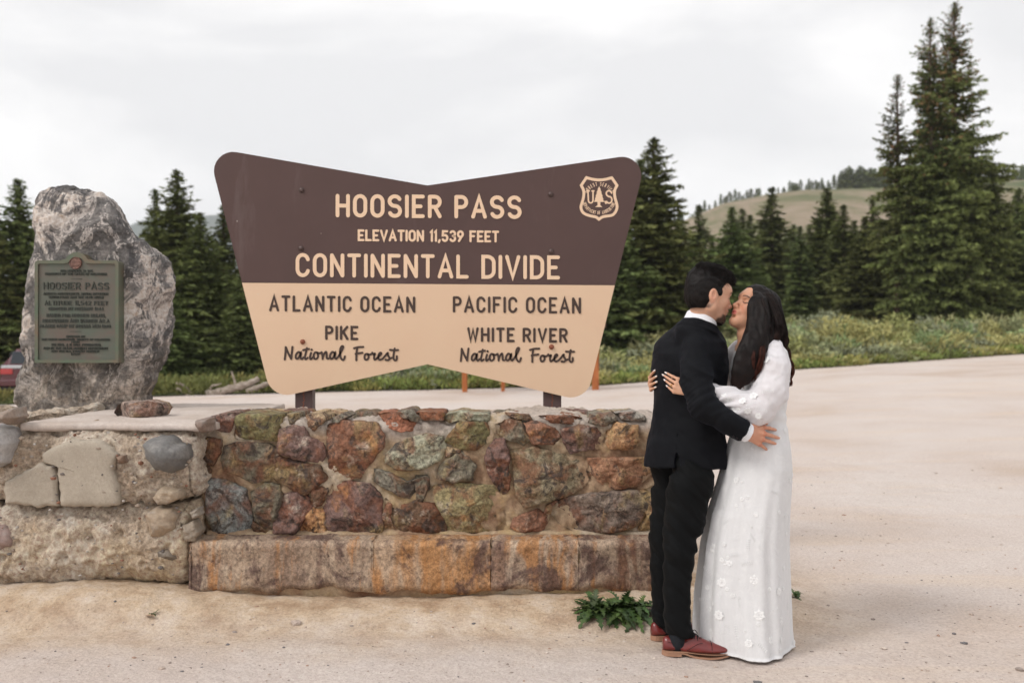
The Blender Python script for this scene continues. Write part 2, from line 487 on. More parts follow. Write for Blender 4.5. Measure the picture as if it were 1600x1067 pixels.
m_stone = Mat('wall_stone', 0.82, 0.3)
_m = m_stone
oc = _m.objcol()
sh = _m.node('ShaderNodeVectorMath', operation='ADD'); _m.link(_m.tc.outputs['Object'], sh.inputs[0])
_c = _m.node('ShaderNodeCombineXYZ'); _m.link(_m.math('MULTIPLY', _m.objrand(), 37.0), _c.inputs[1]); _m.link(_c.outputs[0], sh.inputs[1])
sv = sh.outputs[0]
blot = _m.noise(7, 6, 0.62, 0.8, sv)
c = _m.mix(_m.ramp(blot, [(0.46, 0.0), (0.60, 0.75)]), oc, (0.155, 0.062, 0.034))
c = _m.mix(_m.ramp(_m.noise(5.2, 5, 0.6, 0.5, _m.vec((1.2, 1, 0.8), (0, 0, .4))), [(0.54, 0.0), (0.68, 0.7)]), c, (0.28, 0.215, 0.10))
c = _m.mix(_m.ramp(_m.noise(9, 6, 0.7, 0.3, sv), [(0.58, 0.0), (0.72, 0.75)]), c, (0.42, 0.36, 0.29))
c = _m.mix(_m.ramp(_m.noise(11, 6, 0.7, 1.2, sv), [(0.40, 0.85), (0.47, 0.0)]), c, (0.055, 0.042, 0.036))
c = _m.mix(_m.ramp(_m.noise(6.0, 6, 0.65, 0.4, _m.vec((1, 1, 1), (.7, .2, .4))), [(0.60, 0.0), (0.70, 0.55)]), c, (0.34, 0.155, 0.05))
c = _m.mix(0.85, c, _m.ramp(_m.noise(58, 5, 0.75), [(0.34, 0.18), (0.66, 0.82)]), 'OVERLAY')
_h = _m.node('ShaderNodeHueSaturation'); _h.inputs['Saturation'].default_value = 1.0; _h.inputs['Value'].default_value = 1.18; _m.link(c, _h.inputs['Color'])
_m.base(_h.outputs[0])
b0 = _m.bump(_m.noise(16, 7, 0.7, 0.6), 0.75, 0.016)
b1 = _m.bump(_m.voro(24, 'DISTANCE_TO_EDGE', _m.vec((1, 1, 1.5), (.3, .5, .8))), 0.4, 0.01, b0)
_m.bump(_m.noise(110, 3, 0.75), 0.55, 0.003, b1)
_m.set(Roughness=_m.ramp(_m.noise(14, 4), [(0.3, 0.95), (0.7, 0.65)]))

m_mortar = Mat('mortar', 0.95, 0.12)
_m = m_mortar
c = _m.ramp(_m.noise(2.2, 7, 0.65, 0.5), [(0.33, (0.20, 0.11, 0.07)), (0.42, (0.36, 0.24, 0.155)), (0.52, (0.46, 0.35, 0.235)), (0.66, (0.52, 0.455, 0.38))])
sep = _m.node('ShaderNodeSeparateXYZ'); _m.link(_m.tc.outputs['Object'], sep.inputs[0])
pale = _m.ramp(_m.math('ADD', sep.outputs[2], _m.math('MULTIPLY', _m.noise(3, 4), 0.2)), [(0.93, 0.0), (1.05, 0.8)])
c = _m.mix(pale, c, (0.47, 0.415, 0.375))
c = _m.mix(_m.ramp(_m.noise(2.6, 5, 0.6, 0.3, _m.vec((1, 1, 1), (0, .3, .9))), [(0.52, 0.0), (0.64, 0.7)]), c, (0.50, 0.36, 0.18))
c = _m.mix(0.5, c, _m.ramp(_m.noise(55, 4, 0.75), [(0.3, 0.25), (0.7, 0.75)]), 'OVERLAY')
_m.base(c)
b0 = _m.bump(_m.noise(22, 7, 0.75), 0.9, 0.014)
_m.bump(_m.noise(130, 3, 0.8), 0.7, 0.003, b0)

m_bench = Mat('bench_stone', 0.85, 0.25)     # rain-streaked ledge stone
_m = m_bench
oc = _m.objcol()
st = _m.noise(4.2, 7, 0.66, 0.4, _m.vec((1.5, 0.6, 0.35)))
c = _m.mix(_m.ramp(st, [(0.44, 0.0), (0.58, 0.8)]), oc, (0.42, 0.32, 0.235))
c = _m.mix(_m.ramp(_m.noise(5.0, 7, 0.68, 0.5, _m.vec((1.9, 0.6, 0.30), (0, 0.03, 0.2))), [(0.51, 0.0), (0.60, 0.85)]), c, (0.38, 0.185, 0.075))
c = _m.mix(_m.ramp(_m.noise(4.4, 6, 0.7, 0.5, _m.vec((1.0, 0.6, 0.9), (0, 0.1, 0.7))), [(0.51, 0.0), (0.60, 0.85)]), c, (0.095, 0.055, 0.048))
c = _m.mix(_m.ramp(_m.noise(6.3, 6, 0.7, 0.5, _m.vec((1.3, 0.6, 0.3), (0, 0.1, 1.7))), [(0.60, 0.0), (0.70, 0.6)]), c, (0.50, 0.40, 0.30))
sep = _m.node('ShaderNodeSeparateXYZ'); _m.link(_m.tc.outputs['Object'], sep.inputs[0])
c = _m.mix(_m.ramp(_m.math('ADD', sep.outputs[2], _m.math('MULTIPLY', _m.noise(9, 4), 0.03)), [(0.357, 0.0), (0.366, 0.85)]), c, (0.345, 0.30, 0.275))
c = _m.mix(0.8, c, _m.ramp(_m.noise(62, 5, 0.78), [(0.34, 0.2), (0.66, 0.8)]), 'OVERLAY')
_m.base(c)
b0 = _m.bump(_m.noise(30, 6, 0.75), 0.6, 0.008)
b1 = _m.bump(_m.noise(170, 3, 0.8), 0.75, 0.003, b0)

m_conc = Mat('rough_concrete', 0.95, 0.12)
_m = m_conc
c = _m.ramp(_m.noise(3.2, 7, 0.68, 0.4), [(0.32, (0.36, 0.265, 0.19)), (0.45, (0.52, 0.42, 0.325)), (0.58, (0.63, 0.545, 0.455)), (0.72, (0.72, 0.66, 0.60))])
c = _m.mix(_m.ramp(_m.voro(24, 'F1', _m.vec((1, 1, 1.3)), 'Distance'), [(0.18, 0.6), (0.3, 0.0)]), c, _m.ramp(_m.voro(24, 'F1', _m.vec((1, 1, 1.3)), 'Color'), [(0.2, (0.20, 0.15, 0.12)), (0.5, (0.44, 0.36, 0.29)), (0.8, (0.36, 0.35, 0.34))]))
c = _m.mix(_m.ramp(_m.noise(1.7, 6, 0.6, 0.4, _m.vec((1, 1, 1), (0, 0, 1))), [(0.56, 0.0), (0.7, 0.6)]), c, (0.58, 0.43, 0.26))
c = _m.mix(0.75, c, _m.ramp(_m.noise(52, 5, 0.75), [(0.34, 0.2), (0.66, 0.8)]), 'OVERLAY')
_m.base(c)
b0 = _m.bump(_m.noise(20, 8, 0.78), 1.0, 0.02)
_m.bump(_m.noise(110, 3, 0.8), 0.8, 0.004, b0)

m_cap = Mat('smooth_concrete', 0.92, 0.15)
_m = m_cap
c = _m.ramp(_m.noise(2.5, 6, 0.6), [(0.35, (0.45, 0.375, 0.325)), (0.6, (0.545, 0.475, 0.43))])
c = _m.mix(0.35, c, _m.ramp(_m.noise(50, 5, 0.75), [(0.3, 0.3), (0.7, 0.7)]), 'OVERLAY')
_m.base(c); _m.bump(_m.noise(60, 6, 0.75), 0.5, 0.006)

def stone_mesh(poly, Y0, depth, back, seed, n=72, rings=14, facets=6, rough=1.0, dome=0.5, grow=1.0):
    rs = np.random.RandomState(seed)
    w = np.array([P(x, y, Y0) for x, y in poly])[:, [0, 2]]
    o = resample(w, n)
    c = o.mean(0); o = c + (o - c) * grow; sz = np.sqrt(np.prod(o.max(0) - o.min(0)))
    ang = np.arange(n)
    r = np.concatenate([[1.0, 1.0, 1.0], np.linspace(0.985, 0, rings) ** 0.85])
    V = []
    for k, t in enumerate(r):
        q = c + (o - c) * t
        jit = 0.009 * fbm(np.stack([q[:, 0] * 22, q[:, 1] * 22, np.full(n, seed * 3.1)], -1), 3)
        q = q + (o - c) / (np.linalg.norm(o - c, axis=1, keepdims=True) + 1e-9) * (jit * (t > 0.05))[:, None]
        if k == 0: y = np.full(n, Y0 + back)
        elif k == 1: y = np.full(n, Y0 + 0.01)
        else:
            prof = depth * (1 - t ** 12) ** 0.5 if t < 1 else 0.0
            h = np.full(n, prof + (-0.004 if k == 2 else 0))
            if t < 1: h = h + dome * depth * (1 - t * t)
            V.append(None); V.pop()
            d = (q - c) / sz
            if t < 1:
                for f in range(facets):
                    a = (f + rs.rand() * 0) * 2 * math.pi / facets + seed
                    s = 0.55 + 0.55 * math.sin(seed * 7.7 + f * 2.9)
                    off = 1.05 + 0.35 * math.sin(seed * 3.3 + f * 5.1)
                    pl = depth * (off + dome * 0.8 - s * 2.6 * (d[:, 0] * math.cos(a) + d[:, 1] * math.sin(a)))
                    h = np.minimum(h, pl)
                pp = np.stack([q[:, 0], q[:, 1], np.full(n, seed * 1.7)], -1)
                h = h + rough * (0.010 * fbm(pp * 14, 4, 0.6) + 0.006 * (ridged(pp * 9, 3) - 0.4)) * min(1, (1 - t) * 5 + 0.2)
            y = Y0 - h
        V.append(np.stack([q[:, 0], y, q[:, 1]], -1))
    V = np.concatenate(V)
    return V, grid_faces(len(r), n, wrap=True)

wall = thing('stone_wall', (0.0, 5.7, 0.05), 'low mortared wall of rust, olive and grey stones with a bench ledge along its foot', 'wall')
# mortar core with rounded top
def wall_prof(x):
    zt = 0.985 + 0.014 * math.sin(x * 3.1 + 1) + 0.01 * math.sin(x * 8.3)
    zt -= 0.045 * float(sstep(-1.52, -1.70, x))
    pts = [(5.43, 0.30)] + [(5.43, z) for z in np.linspace(0.34, zt - 0.035, 46)] + [(5.437, zt - 0.018), (5.455, zt - 0.004)] + \
          [(y, zt + 0.006) for y in np.linspace(5.48, 6.04, 26)] + [(6.09, zt - 0.01), (6.11, zt - 0.05), (6.12, 0.6), (6.12, 0.3), (6.12, -0.1), (5.8, -0.1), (5.46, -0.1), (5.45, 0.1)]
    return pts
V, Q = rough_prism(np.linspace(-1.675, 0.80, 260), wall_prof, 0.035)
def wn_(p):
    return 0.020 * fbm(p * 6, 5, 0.65) + 0.009 * fbm(p * 26, 3, 0.6)
V = displace(V, Q[:, ::-1], wn_)
core = mk('mortar', V, Q[:, ::-1], m_mortar.m, wall, smooth=True)

A = lambda L: [(290 + x / 3.2325, 620 + y / 3.2325) for x, y in L]
B = lambda L: [(650 + x / 2.8075, 620 + y / 2.8075) for x, y in L]
PUR, OLI, BRN, GRY, RUS, TAN, BLU, GRN = (0.150, 0.092, 0.078), (0.165, 0.145, 0.070), (0.105, 0.062, 0.038), (0.165, 0.150, 0.118), (0.195, 0.098, 0.062), (0.36, 0.27, 0.17), (0.19, 0.195, 0.185), (0.140, 0.122, 0.088)
STN = [
 (A([(112,112),(150,92),(205,82),(248,84),(254,100),(235,150),(215,188),(180,172),(150,150)]), PUR, .05, 1),
 (A([(262,98),(300,86),(400,88),(472,95),(484,140),(462,215),(400,216),(330,212),(262,207),(250,185)]), OLI, .055, 1),
 (A([(75,220),(120,205),(180,215),(170,290),(135,350),(95,310)]), BRN, .045, 0),
 (A([(205,250),(260,235),(400,240),(468,262),(455,330),(420,415),(330,430),(280,400),(200,370),(186,310)]), GRN, .035, 0),
 (A([(515,88),(570,82),(576,130),(528,138)]), GRY, .02, 1),
 (A([(612,96),(680,84),(706,120),(650,172),(620,152)]), TAN, .035, 1),
 (A([(482,165),(540,150),(600,150),(622,200),(690,230),(702,290),(685,330),(600,315),(520,300),(470,280),(476,210)]), PUR, .055, 0),
 (A([(724,150),(800,125),(960,142),(994,200),(987,260),(930,330),(880,400),(800,412),(735,390),(728,300),(720,200)]), RUS, .06, 0),
 (A([(456,300),(560,325),(670,345),(712,410),(640,460),(605,492),(500,440),(440,405),(445,340)]), BRN, .045, 0),
 (A([(125,410),(200,430),(300,475),(318,560),(340,684),(240,690),(150,688),(110,600),(105,470)]), BLU, .05, 0),
 (A([(335,485),(400,440),(470,450),(484,500),(462,600),(440,660),(380,660),(345,600)]), GRN, .05, 0),
 (A([(484,500),(560,480),(625,510),(640,560),(560,684),(455,684),(450,600)]), PUR, .06, 0),
 (A([(640,470),(708,440),(722,480),(690,545),(650,555),(632,520)]), BRN, .03, 0),
 (A([(590,606),(645,560),(700,570),(708,686),(580,688)]), (0.40,0.22,0.10), .03, 0),
 (A([(745,448),(820,432),(930,445),(985,520),(990,600),(985,688),(740,690),(700,600),(722,520)]), PUR, .06, 0),
 (A([(1020,290),(1080,232),(1200,190),(1290,205),(1308,260),(1280,320),(1180,362),(1080,365),(1015,330)]), (0.27,0.26,0.19), .065, 0),
 (A([(958,365),(1030,378),(1120,425),(1215,395),(1222,460),(1180,520),(1080,500),(1000,452),(950,420)]), GRY, .06, 0),
 (A([(1050,560),(1150,532),(1250,540),(1296,590),(1310,660),(1300,686),(1120,688),(1060,640)]), BRN, .045, 0),
 (A([(975,85),(1060,82),(1100,110),(1190,140),(1180,162),(1090,175),(1030,152)]), (0.30,0.13,0.08), .03, 1),
 (A([(1066,80),(1140,66),(1182,98),(1192,132),(1110,112)]), GRY, .04, 1),
 (A([(735,110),(790,86),(820,100),(800,118),(740,134)]), GRY, .025, 1),
 (A([(1010,520),(1042,540),(1040,620),(1060,684),(1010,684),(1000,600)]), RUS, .02, 0),
 (B([(130,190),(190,110),(250,112),(300,118),(338,165),(330,195),(270,225),(190,228)]), OLI, .06, 0),
 (B([(122,218),(205,222),(190,250),(132,264)]), TAN, .02, 0),
 (B([(105,300),(200,235),(262,300),(240,362),(150,372),(98,352)]), GRN, .045, 0),
 (B([(80,400),(150,380),(330,395),(378,440),(372,540),(330,592),(150,590),(90,455)]), (0.23,0.19,0.10), .065, 0),
 (B([(300,260),(348,185),(388,192),(412,260),(400,340),(365,408),(320,340)]), PUR, .06, 0),
 (B([(352,124),(400,100),(462,105),(470,150),(500,185),(470,212),(390,180),(358,162)]), GRN, .05, 0),
 (B([(478,118),(530,108),(602,138),(637,175),(600,207),(520,207),(498,180)]), RUS, .05, 0),
 (B([(640,145),(720,124),(792,138),(822,180),(800,230),(730,232),(680,248),(652,200)]), PUR, .055, 0),
 (B([(838,150),(884,114),(968,128),(974,190),(950,226),(860,226),(830,200)]), (0.36,0.21,0.11), .05, 0),
 (B([(425,240),(520,222),(640,258),(740,270),(748,360),(700,412),(600,447),(490,477),(448,440),(436,330)]), (0.20,0.165,0.105), .075, 0),
 (B([(765,272),(900,265),(1032,268),(1036,330),(980,387),(900,397),(800,390),(762,350)]), (0.30,0.165,0.10), .055, 0),
 (B([(590,480),(680,440),(830,420),(962,412),(1008,470),(990,540),(930,575),(850,592),(700,578),(640,550)]), (0.165,0.125,0.10), .075, 0),
 (B([(430,530),(530,492),(582,520),(560,582),(450,592),(415,570)]), RUS, .035, 0),
 (B([(0,70),(60,64),(118,70),(112,102),(40,104)]), (0.20,0.085,0.045), .04, 1),
 (B([(122,84),(200,64),(312,76),(322,112),(260,108),(180,104),(138,120)]), (0.27,0.27,0.20), .04, 1),
 (B([(400,76),(500,80),(512,104),(440,100)]), BRN, .03, 1),
 (B([(545,84),(650,78),(724,92),(705,120),(600,112)]), RUS, .04, 1),
 (B([(770,78),(860,74),(880,104),(820,130),(760,112)]), GRY, .035, 1),
 (B([(878,72),(960,68),(1006,84),(1004,108),(900,100)]), (0.25,0.23,0.20), .035, 1),
 (B([(0,352),(46,348),(54,400),(28,458),(4,450)]), GRN, .03, 0),
 (B([(382,300),(418,338),(412,400),(378,430)]), BRN, .025, 0),
 (B([(984,412),(1040,400),(1052,500),(1045,585),(960,590),(1010,520)]), RUS, .05, 0),
 (B([(1040,120),(1075,128),(1078,230),(1045,240)]), BRN, .05, 0),
 (A([(340,620),(400,668),(440,676),(436,690),(345,690)]), BRN, .03, 0),
 (A([(96,345),(128,372),(120,400),(95,395)]), BRN, .02, 0),
 (B([(575,470),(640,448),(600,476),(590,520),(566,506)]), RUS, .03, 0),
]
for i, (poly, colr, dep, top) in enumerate(STN):
    V, Q = stone_mesh(poly, 5.418 + (0.012 if top else 0), dep * 0.8, 0.30 if top else 0.05, i + 1, grow=1.085, rough=1.5, dome=0.10)
    mk('stone', V, Q[:, ::-1], m_stone.m, wall, smooth=True, color=colr)
# cap stones lying flush along the back half of the wall top
rs = np.random.RandomState(5)
for i in range(11):
    x0 = -1.45 + i * 0.2 + rs.uniform(-.03, .03); yy = 5.82 + rs.uniform(-.08, .1)
    a = np.arange(26) * 2 * math.pi / 26
    rr = 1 + 0.16 * np.sin(a * 2 + i) + 0.1 * np.sin(a * 3 + 2.1 * i)
    rows = []
    for t, h in ((1.05, -.03), (1.0, .004), (0.93, .017), (0.75, .021), (0.45, .023), (0.0, .024)):
        rows.append(np.stack([x0 + 0.088 * rr * np.cos(a) * t, yy + 0.13 * rr * np.sin(a) * t, 0.988 + h + 0.006 * np.sin(a * 5 + i) * t], -1))
    V = np.concatenate(rows)
    mk('stone', V, grid_faces(len(rows), 26, wrap=True), m_stone.m, wall, smooth=True, color=[GRY, PUR, TAN, GRN][i % 4])

# bench: four ledge slabs butted end to end
def bench_prof(x):
    zb = 0.105 + 0.009 * math.sin(x * 5.2 + 0.6) + 0.008 * math.sin(x * 13 + 2) + 0.006 * math.sin(x * 31)
    fy = 5.205 + 0.006 * math.sin(x * 4.0)
    zt = 0.362
    pts = [(fy + 0.05, zb - 0.012), (fy + 0.018, zb - 0.004)] + [(fy + 0.004 * math.sin(z * 30), z) for z in np.linspace(zb + 0.02, zt - 0.03, 20)] + [(fy + 0.004, zt - 0.014), (fy + 0.016, zt)]
    pts += [(y, zt + 0.003 * math.sin(y * 40)) for y in np.linspace(fy + 0.03, 5.42, 14)] + [(5.44, zt - 0.01), (5.445, 0.25), (5.445, 0.15), (5.44, zb), (5.33, zb - 0.02)]
    return pts
bx = [(p - 800) / F * 5.2 for p in (297, 581, 767, 905, 1030)]
for k in range(4):
    V, Q = rough_prism(np.linspace(bx[k] + 0.004, bx[k + 1] - 0.004, int((bx[k + 1] - bx[k]) * 130)), bench_prof, 0.004 if k else 0.02)
    V = displace(V, Q[:, ::-1], lambda p: 0.008 * fbm(p * 9, 5, 0.65) + 0.003 * fbm(p * 40, 2))
    mk('bench_slab', V, Q[:, ::-1], m_bench.m, wall, smooth=True, color=[(0.24, 0.165, 0.12), (0.38, 0.20, 0.09), (0.29, 0.185, 0.13), (0.16, 0.085, 0.055)][k])
# crumbly mortar filling the slab joints and the angle of the ledge
V, Q = rough_prism(np.linspace(-1.64, 0.78, 200), lambda x: [(5.40, 0.352), (5.395, 0.366), (5.405, 0.376), (5.425, 0.384 + .006 * math.sin(x * 17)), (5.45, 0.39), (5.45, 0.352)], 0.02)
V = displace(V, Q[:, ::-1], lambda p: 0.005 * fbm(p * 20, 3))
mk('mortar_fillet', V, Q[:, ::-1], m_mortar.m, wall, smooth=True)
V, Q = rough_prism(np.linspace(-1.6, 0.75, 60), lambda x: [(5.235, 0.12), (5.23, 0.2), (5.23, 0.34), (5.26, 0.352), (5.40, 0.352), (5.42, 0.2), (5.42, -0.05), (5.28, -0.05)], 0.02)
mk('bench_core', V, Q[:, ::-1], m_mortar.m, wall, smooth=True)

# ---- pedestal of rough concrete with a smooth cap
ped = thing('concrete_pedestal', (-2.4, 6.1, 0.05), 'rough two-tier concrete pedestal with embedded stones at the left end of the wall', 'pedestal')
def tier(name, z0, z1, fy, x0, x1, seed, bulge):
    def prof(x):
        zb = z0 + 0.012 * math.sin(x * 4 + seed) + 0.008 * math.sin(x * 11 + seed)
        zt = z1 + 0.008 * math.sin(x * 6 + seed * 2)
        zs = np.linspace(0, 1, 44)
        pts = [(fy + 0.16, zb - 0.0)]
        pts += [(fy + 0.07 * abs(2 * s - 1) ** 5 - bulge * math.sin(math.pi * s), zb + (zt - zb) * s) for s in zs]
        pts += [(y, zt + 0.004) for y in np.linspace(fy + 0.12, 7.05, 12)] + [(7.1, zt - 0.03), (7.1, (zb + zt) / 2), (7.1, zb), (6.6, zb), (6.0, zb)]
        return pts
    V, Q = rough_prism(np.linspace(x0, x1, 280), prof, 0.05)
    def nf(p):
        q = p + seed * 5.3
        a = 0.022 * fbm(q * 3.2, 5, 0.62) + 0.012 * fbm(q * 15, 4, 0.68)
        pits = perlin(q * 12 + 40); a = a - 0.035 * np.clip(pits - 0.34, 0, 1) * 2.2
        lump = perlin(q * 26 + 80); a = a + 0.016 * np.clip(lump - 0.15, 0, 1) * 1.5
        return a
    N = vnormals(V, Q[:, ::-1])
    V = displace(V, Q[:, ::-1], nf, N)
    return mk(name, V, Q[:, ::-1], m_conc.m, ped, smooth=True)
tier('upper_tier', 0.555, 0.945, 5.27, -3.4, -1.70, 1.0, 0.03)
tier('lower_tier', 0.125, 0.55, 5.26, -3.4, -1.74, 2.0, 0.05)
def cap_prof(x):
    e = 5.27 + 0.02 * math.sin(x * 5) + 0.012 * math.sin(x * 17 + 1)
    return [(e + .02, 0.935)] + [(e, z) for z in (0.942, 0.952, 0.962)] + [(e + 0.012, 0.972)] + [(y, 0.975) for y in np.linspace(e + 0.03, 6.98, 40)] + [(7.0, 0.965), (7.0, 0.94), (6.4, 0.935)]
V, Q = rough_prism(np.linspace(-2.60, -1.60, 150), cap_prof, 0.02)
V = displace(V, Q[:, ::-1], lambda p: 0.004 * fbm(p * 12, 4, 0.6) + 0.003 * fbm(p * 3, 2))
mk('cap_slab', V, Q[:, ::-1], m_cap.m, ped, smooth=True)
def rubble_prof(x):
    e = 5.33 + 0.03 * math.sin(x * 9)
    zt = 0.975 + 0.03 * math.sin(x * 7 + 1)
    return [(e + .03, 0.90)] + [(e, z) for z in (0.91, 0.93, 0.95)] + [(e + 0.02, zt)] + [(y, zt) for y in np.linspace(e + 0.05, 6.6, 30)] + [(6.65, 0.95), (6.65, 0.9), (6.0, 0.9)]
V, Q = rough_prism(np.linspace(-3.4, -2.66, 120), rubble_prof, 0.03)
V = displace(V, Q[:, ::-1], lambda p: 0.03 * fbm(p * 7, 5, 0.62))
mk('rubble_bed', V, Q[:, ::-1], m_conc.m, ped, smooth=True)

Cc = lambda L: [(x / 2.809, 620 + y / 2.809) for x, y in L]
m_flat = Mat('flat_grey_stone', 0.9, 0.2)
_m = m_flat
c = _m.mix(_m.ramp(_m.noise(3, 6, 0.6, 0.3), [(0.4, 0.0), (0.65, 0.7)]), (0.36, 0.31, 0.25), (0.47, 0.41, 0.335))
c = _m.mix(_m.ramp(_m.noise(1.9, 6, 0.7, 2.0, _m.vec((1, 1, 1), (0, .4, 0))), [(0.485, 0.0), (0.495, 0.30), (0.505, 0.0)]), c, (0.24, 0.205, 0.165))
c = _m.mix(0.3, c, _m.ramp(_m.noise(90, 4, 0.8), [(0.3, 0.3), (0.7, 0.7)]), 'OVERLAY')
_m.base(c); _m.bump(_m.noise(50, 5, 0.75), 0.3, 0.004)
PF = 5.235
for k, L in enumerate([[(20,372),(100,330),(182,288),(240,298),(252,350),(258,420),(262,476),(160,482),(30,466)],
                       [(190,284),(186,248),(250,214),(320,186),(440,190),(520,248),(500,330),(526,400),(532,474),(430,482),(270,478),(266,420),(260,350),(248,294)]]):
    V, Q = stone_mesh(Cc(L), PF - 0.012, 0.026, 0.10, 60 + k, n=110, rings=14, facets=0, rough=0.16, dome=0.0)
    mk('flat_stone', V, Q[:, ::-1], m_flat.m, ped, smooth=True)
m_cob = Mat('cobble', 0.6, 0.35)
_m = m_cob
_m.base(_m.mix(0.5, _m.mix(_m.ramp(_m.noise(9, 5, 0.65, 0.5), [(0.5, 0.0), (0.68, 0.6)]), _m.objcol(), (0.30, 0.28, 0.26)), _m.ramp(_m.noise(60, 4, 0.7), [(0.3, 0.3), (0.7, 0.7)]), 'OVERLAY'))
_m.bump(_m.noise(40, 5, 0.7), 0.3, 0.004)
for k, (L, colr, dep, rg) in enumerate([
    ([(645,200),(700,165),(780,180),(835,215),(848,265),(820,305),(760,332),(700,315),(665,270)], (0.145,0.14,0.135), .085, .35),
    ([(650,500),(690,484),(755,488),(784,520),(775,575),(720,608),(670,612),(655,560)], (0.34,0.26,0.185), .04, 1.0),
    ([(690,672),(750,664),(805,690),(790,712),(720,712),(688,696)], (0.16,0.13,0.10), .025, 1.0),
    ([(668,440),(720,392),(800,402),(800,440),(740,472),(690,474)], (0.38,0.30,0.22), .03, 1.2),
    ([(-60,130),(0,120),(55,140),(66,200),(50,290),(0,310),(-60,300)], (0.40,0.38,0.37), .07, .8),
    ([(-50,560),(20,556),(66,590),(62,650),(20,668),(-50,664)], (0.30,0.215,0.19), .03, .8),
    ([(520,255),(560,250),(562,285),(530,296)], (0.20,0.13,0.09), .03, .6),
    ([(20,60),(80,50),(96,88),(60,120),(10,110)], (0.25,0.19,0.15), .05, .8),
    ([(835,500),(870,490),(880,520),(850,540)], (0.30,0.25,0.20), .02, 1.0),
    ([(800,560),(850,540),(878,590),(860,640),(815,630)], (0.27,0.22,0.17), .02, 1.2),
    ([(868,100),(925,92),(930,150),(890,160)], (0.22,0.16,0.13), .05, .8)]):
    V, Q = stone_mesh(Cc(L), PF + 0.0, dep, 0.08, 80 + k, n=50, rings=12, facets=0, rough=rg, dome=1.0)
    mk('cobble', V, Q[:, ::-1], m_cob.m, ped, smooth=True, color=colr)
# small pebbles set in the concrete face
rs = np.random.RandomState(11)
n = 150
px_, py_ = rs.uniform(-20, 305, n), rs.uniform(672, 900, n)
pc = np.array([P(a, b, PF - 0.028) for a, b in zip(px_, py_)])
sz = 0.004 * np.exp(rs.normal(0, .5, n)) + 0.002
pts = ico[None] * (sz[:, None, None] * np.stack([rs.uniform(.9, 1.9, n), np.full(n, 1.6), rs.uniform(.7, 1.2, n)], -1)[:, None, :]) * rs.uniform(.8, 1.15, (n, 12, 1)) + pc[:, None, :]
pcv = np.array([(.16, .14, .13), (.30, .24, .19), (.24, .12, .08), (.42, .38, .34)])[rs.choice(4, n)]
g = mk('pebble', pts.reshape(-1, 3), (icf[None] + (np.arange(n) * 12)[:, None, None]).reshape(-1, 3), m_peb.m, ped, smooth=True, cols=np.repeat(pcv, 12, 0)); tag(g, kind='stuff')

# loose rock lying on the cap slab
rk = [(178,645),(182,632),(196,627),(232,626),(252,630),(257,638),(250,650),(215,653),(185,652)]
V, Q = stone_mesh(rk, 5.78, 0.09, 0.14, 95, n=60, rings=13, facets=5, rough=1.0, dome=0.5)
o = mk('loose_rock', V, Q[:, ::-1], m_stone.m, None, smooth=True, origin=(-2.15, 5.78, 0.975), color=(0.25, 0.19, 0.16))
tag(o, 'small dark flat-topped rock lying loose on the concrete cap beside the memorial boulder', 'rock')
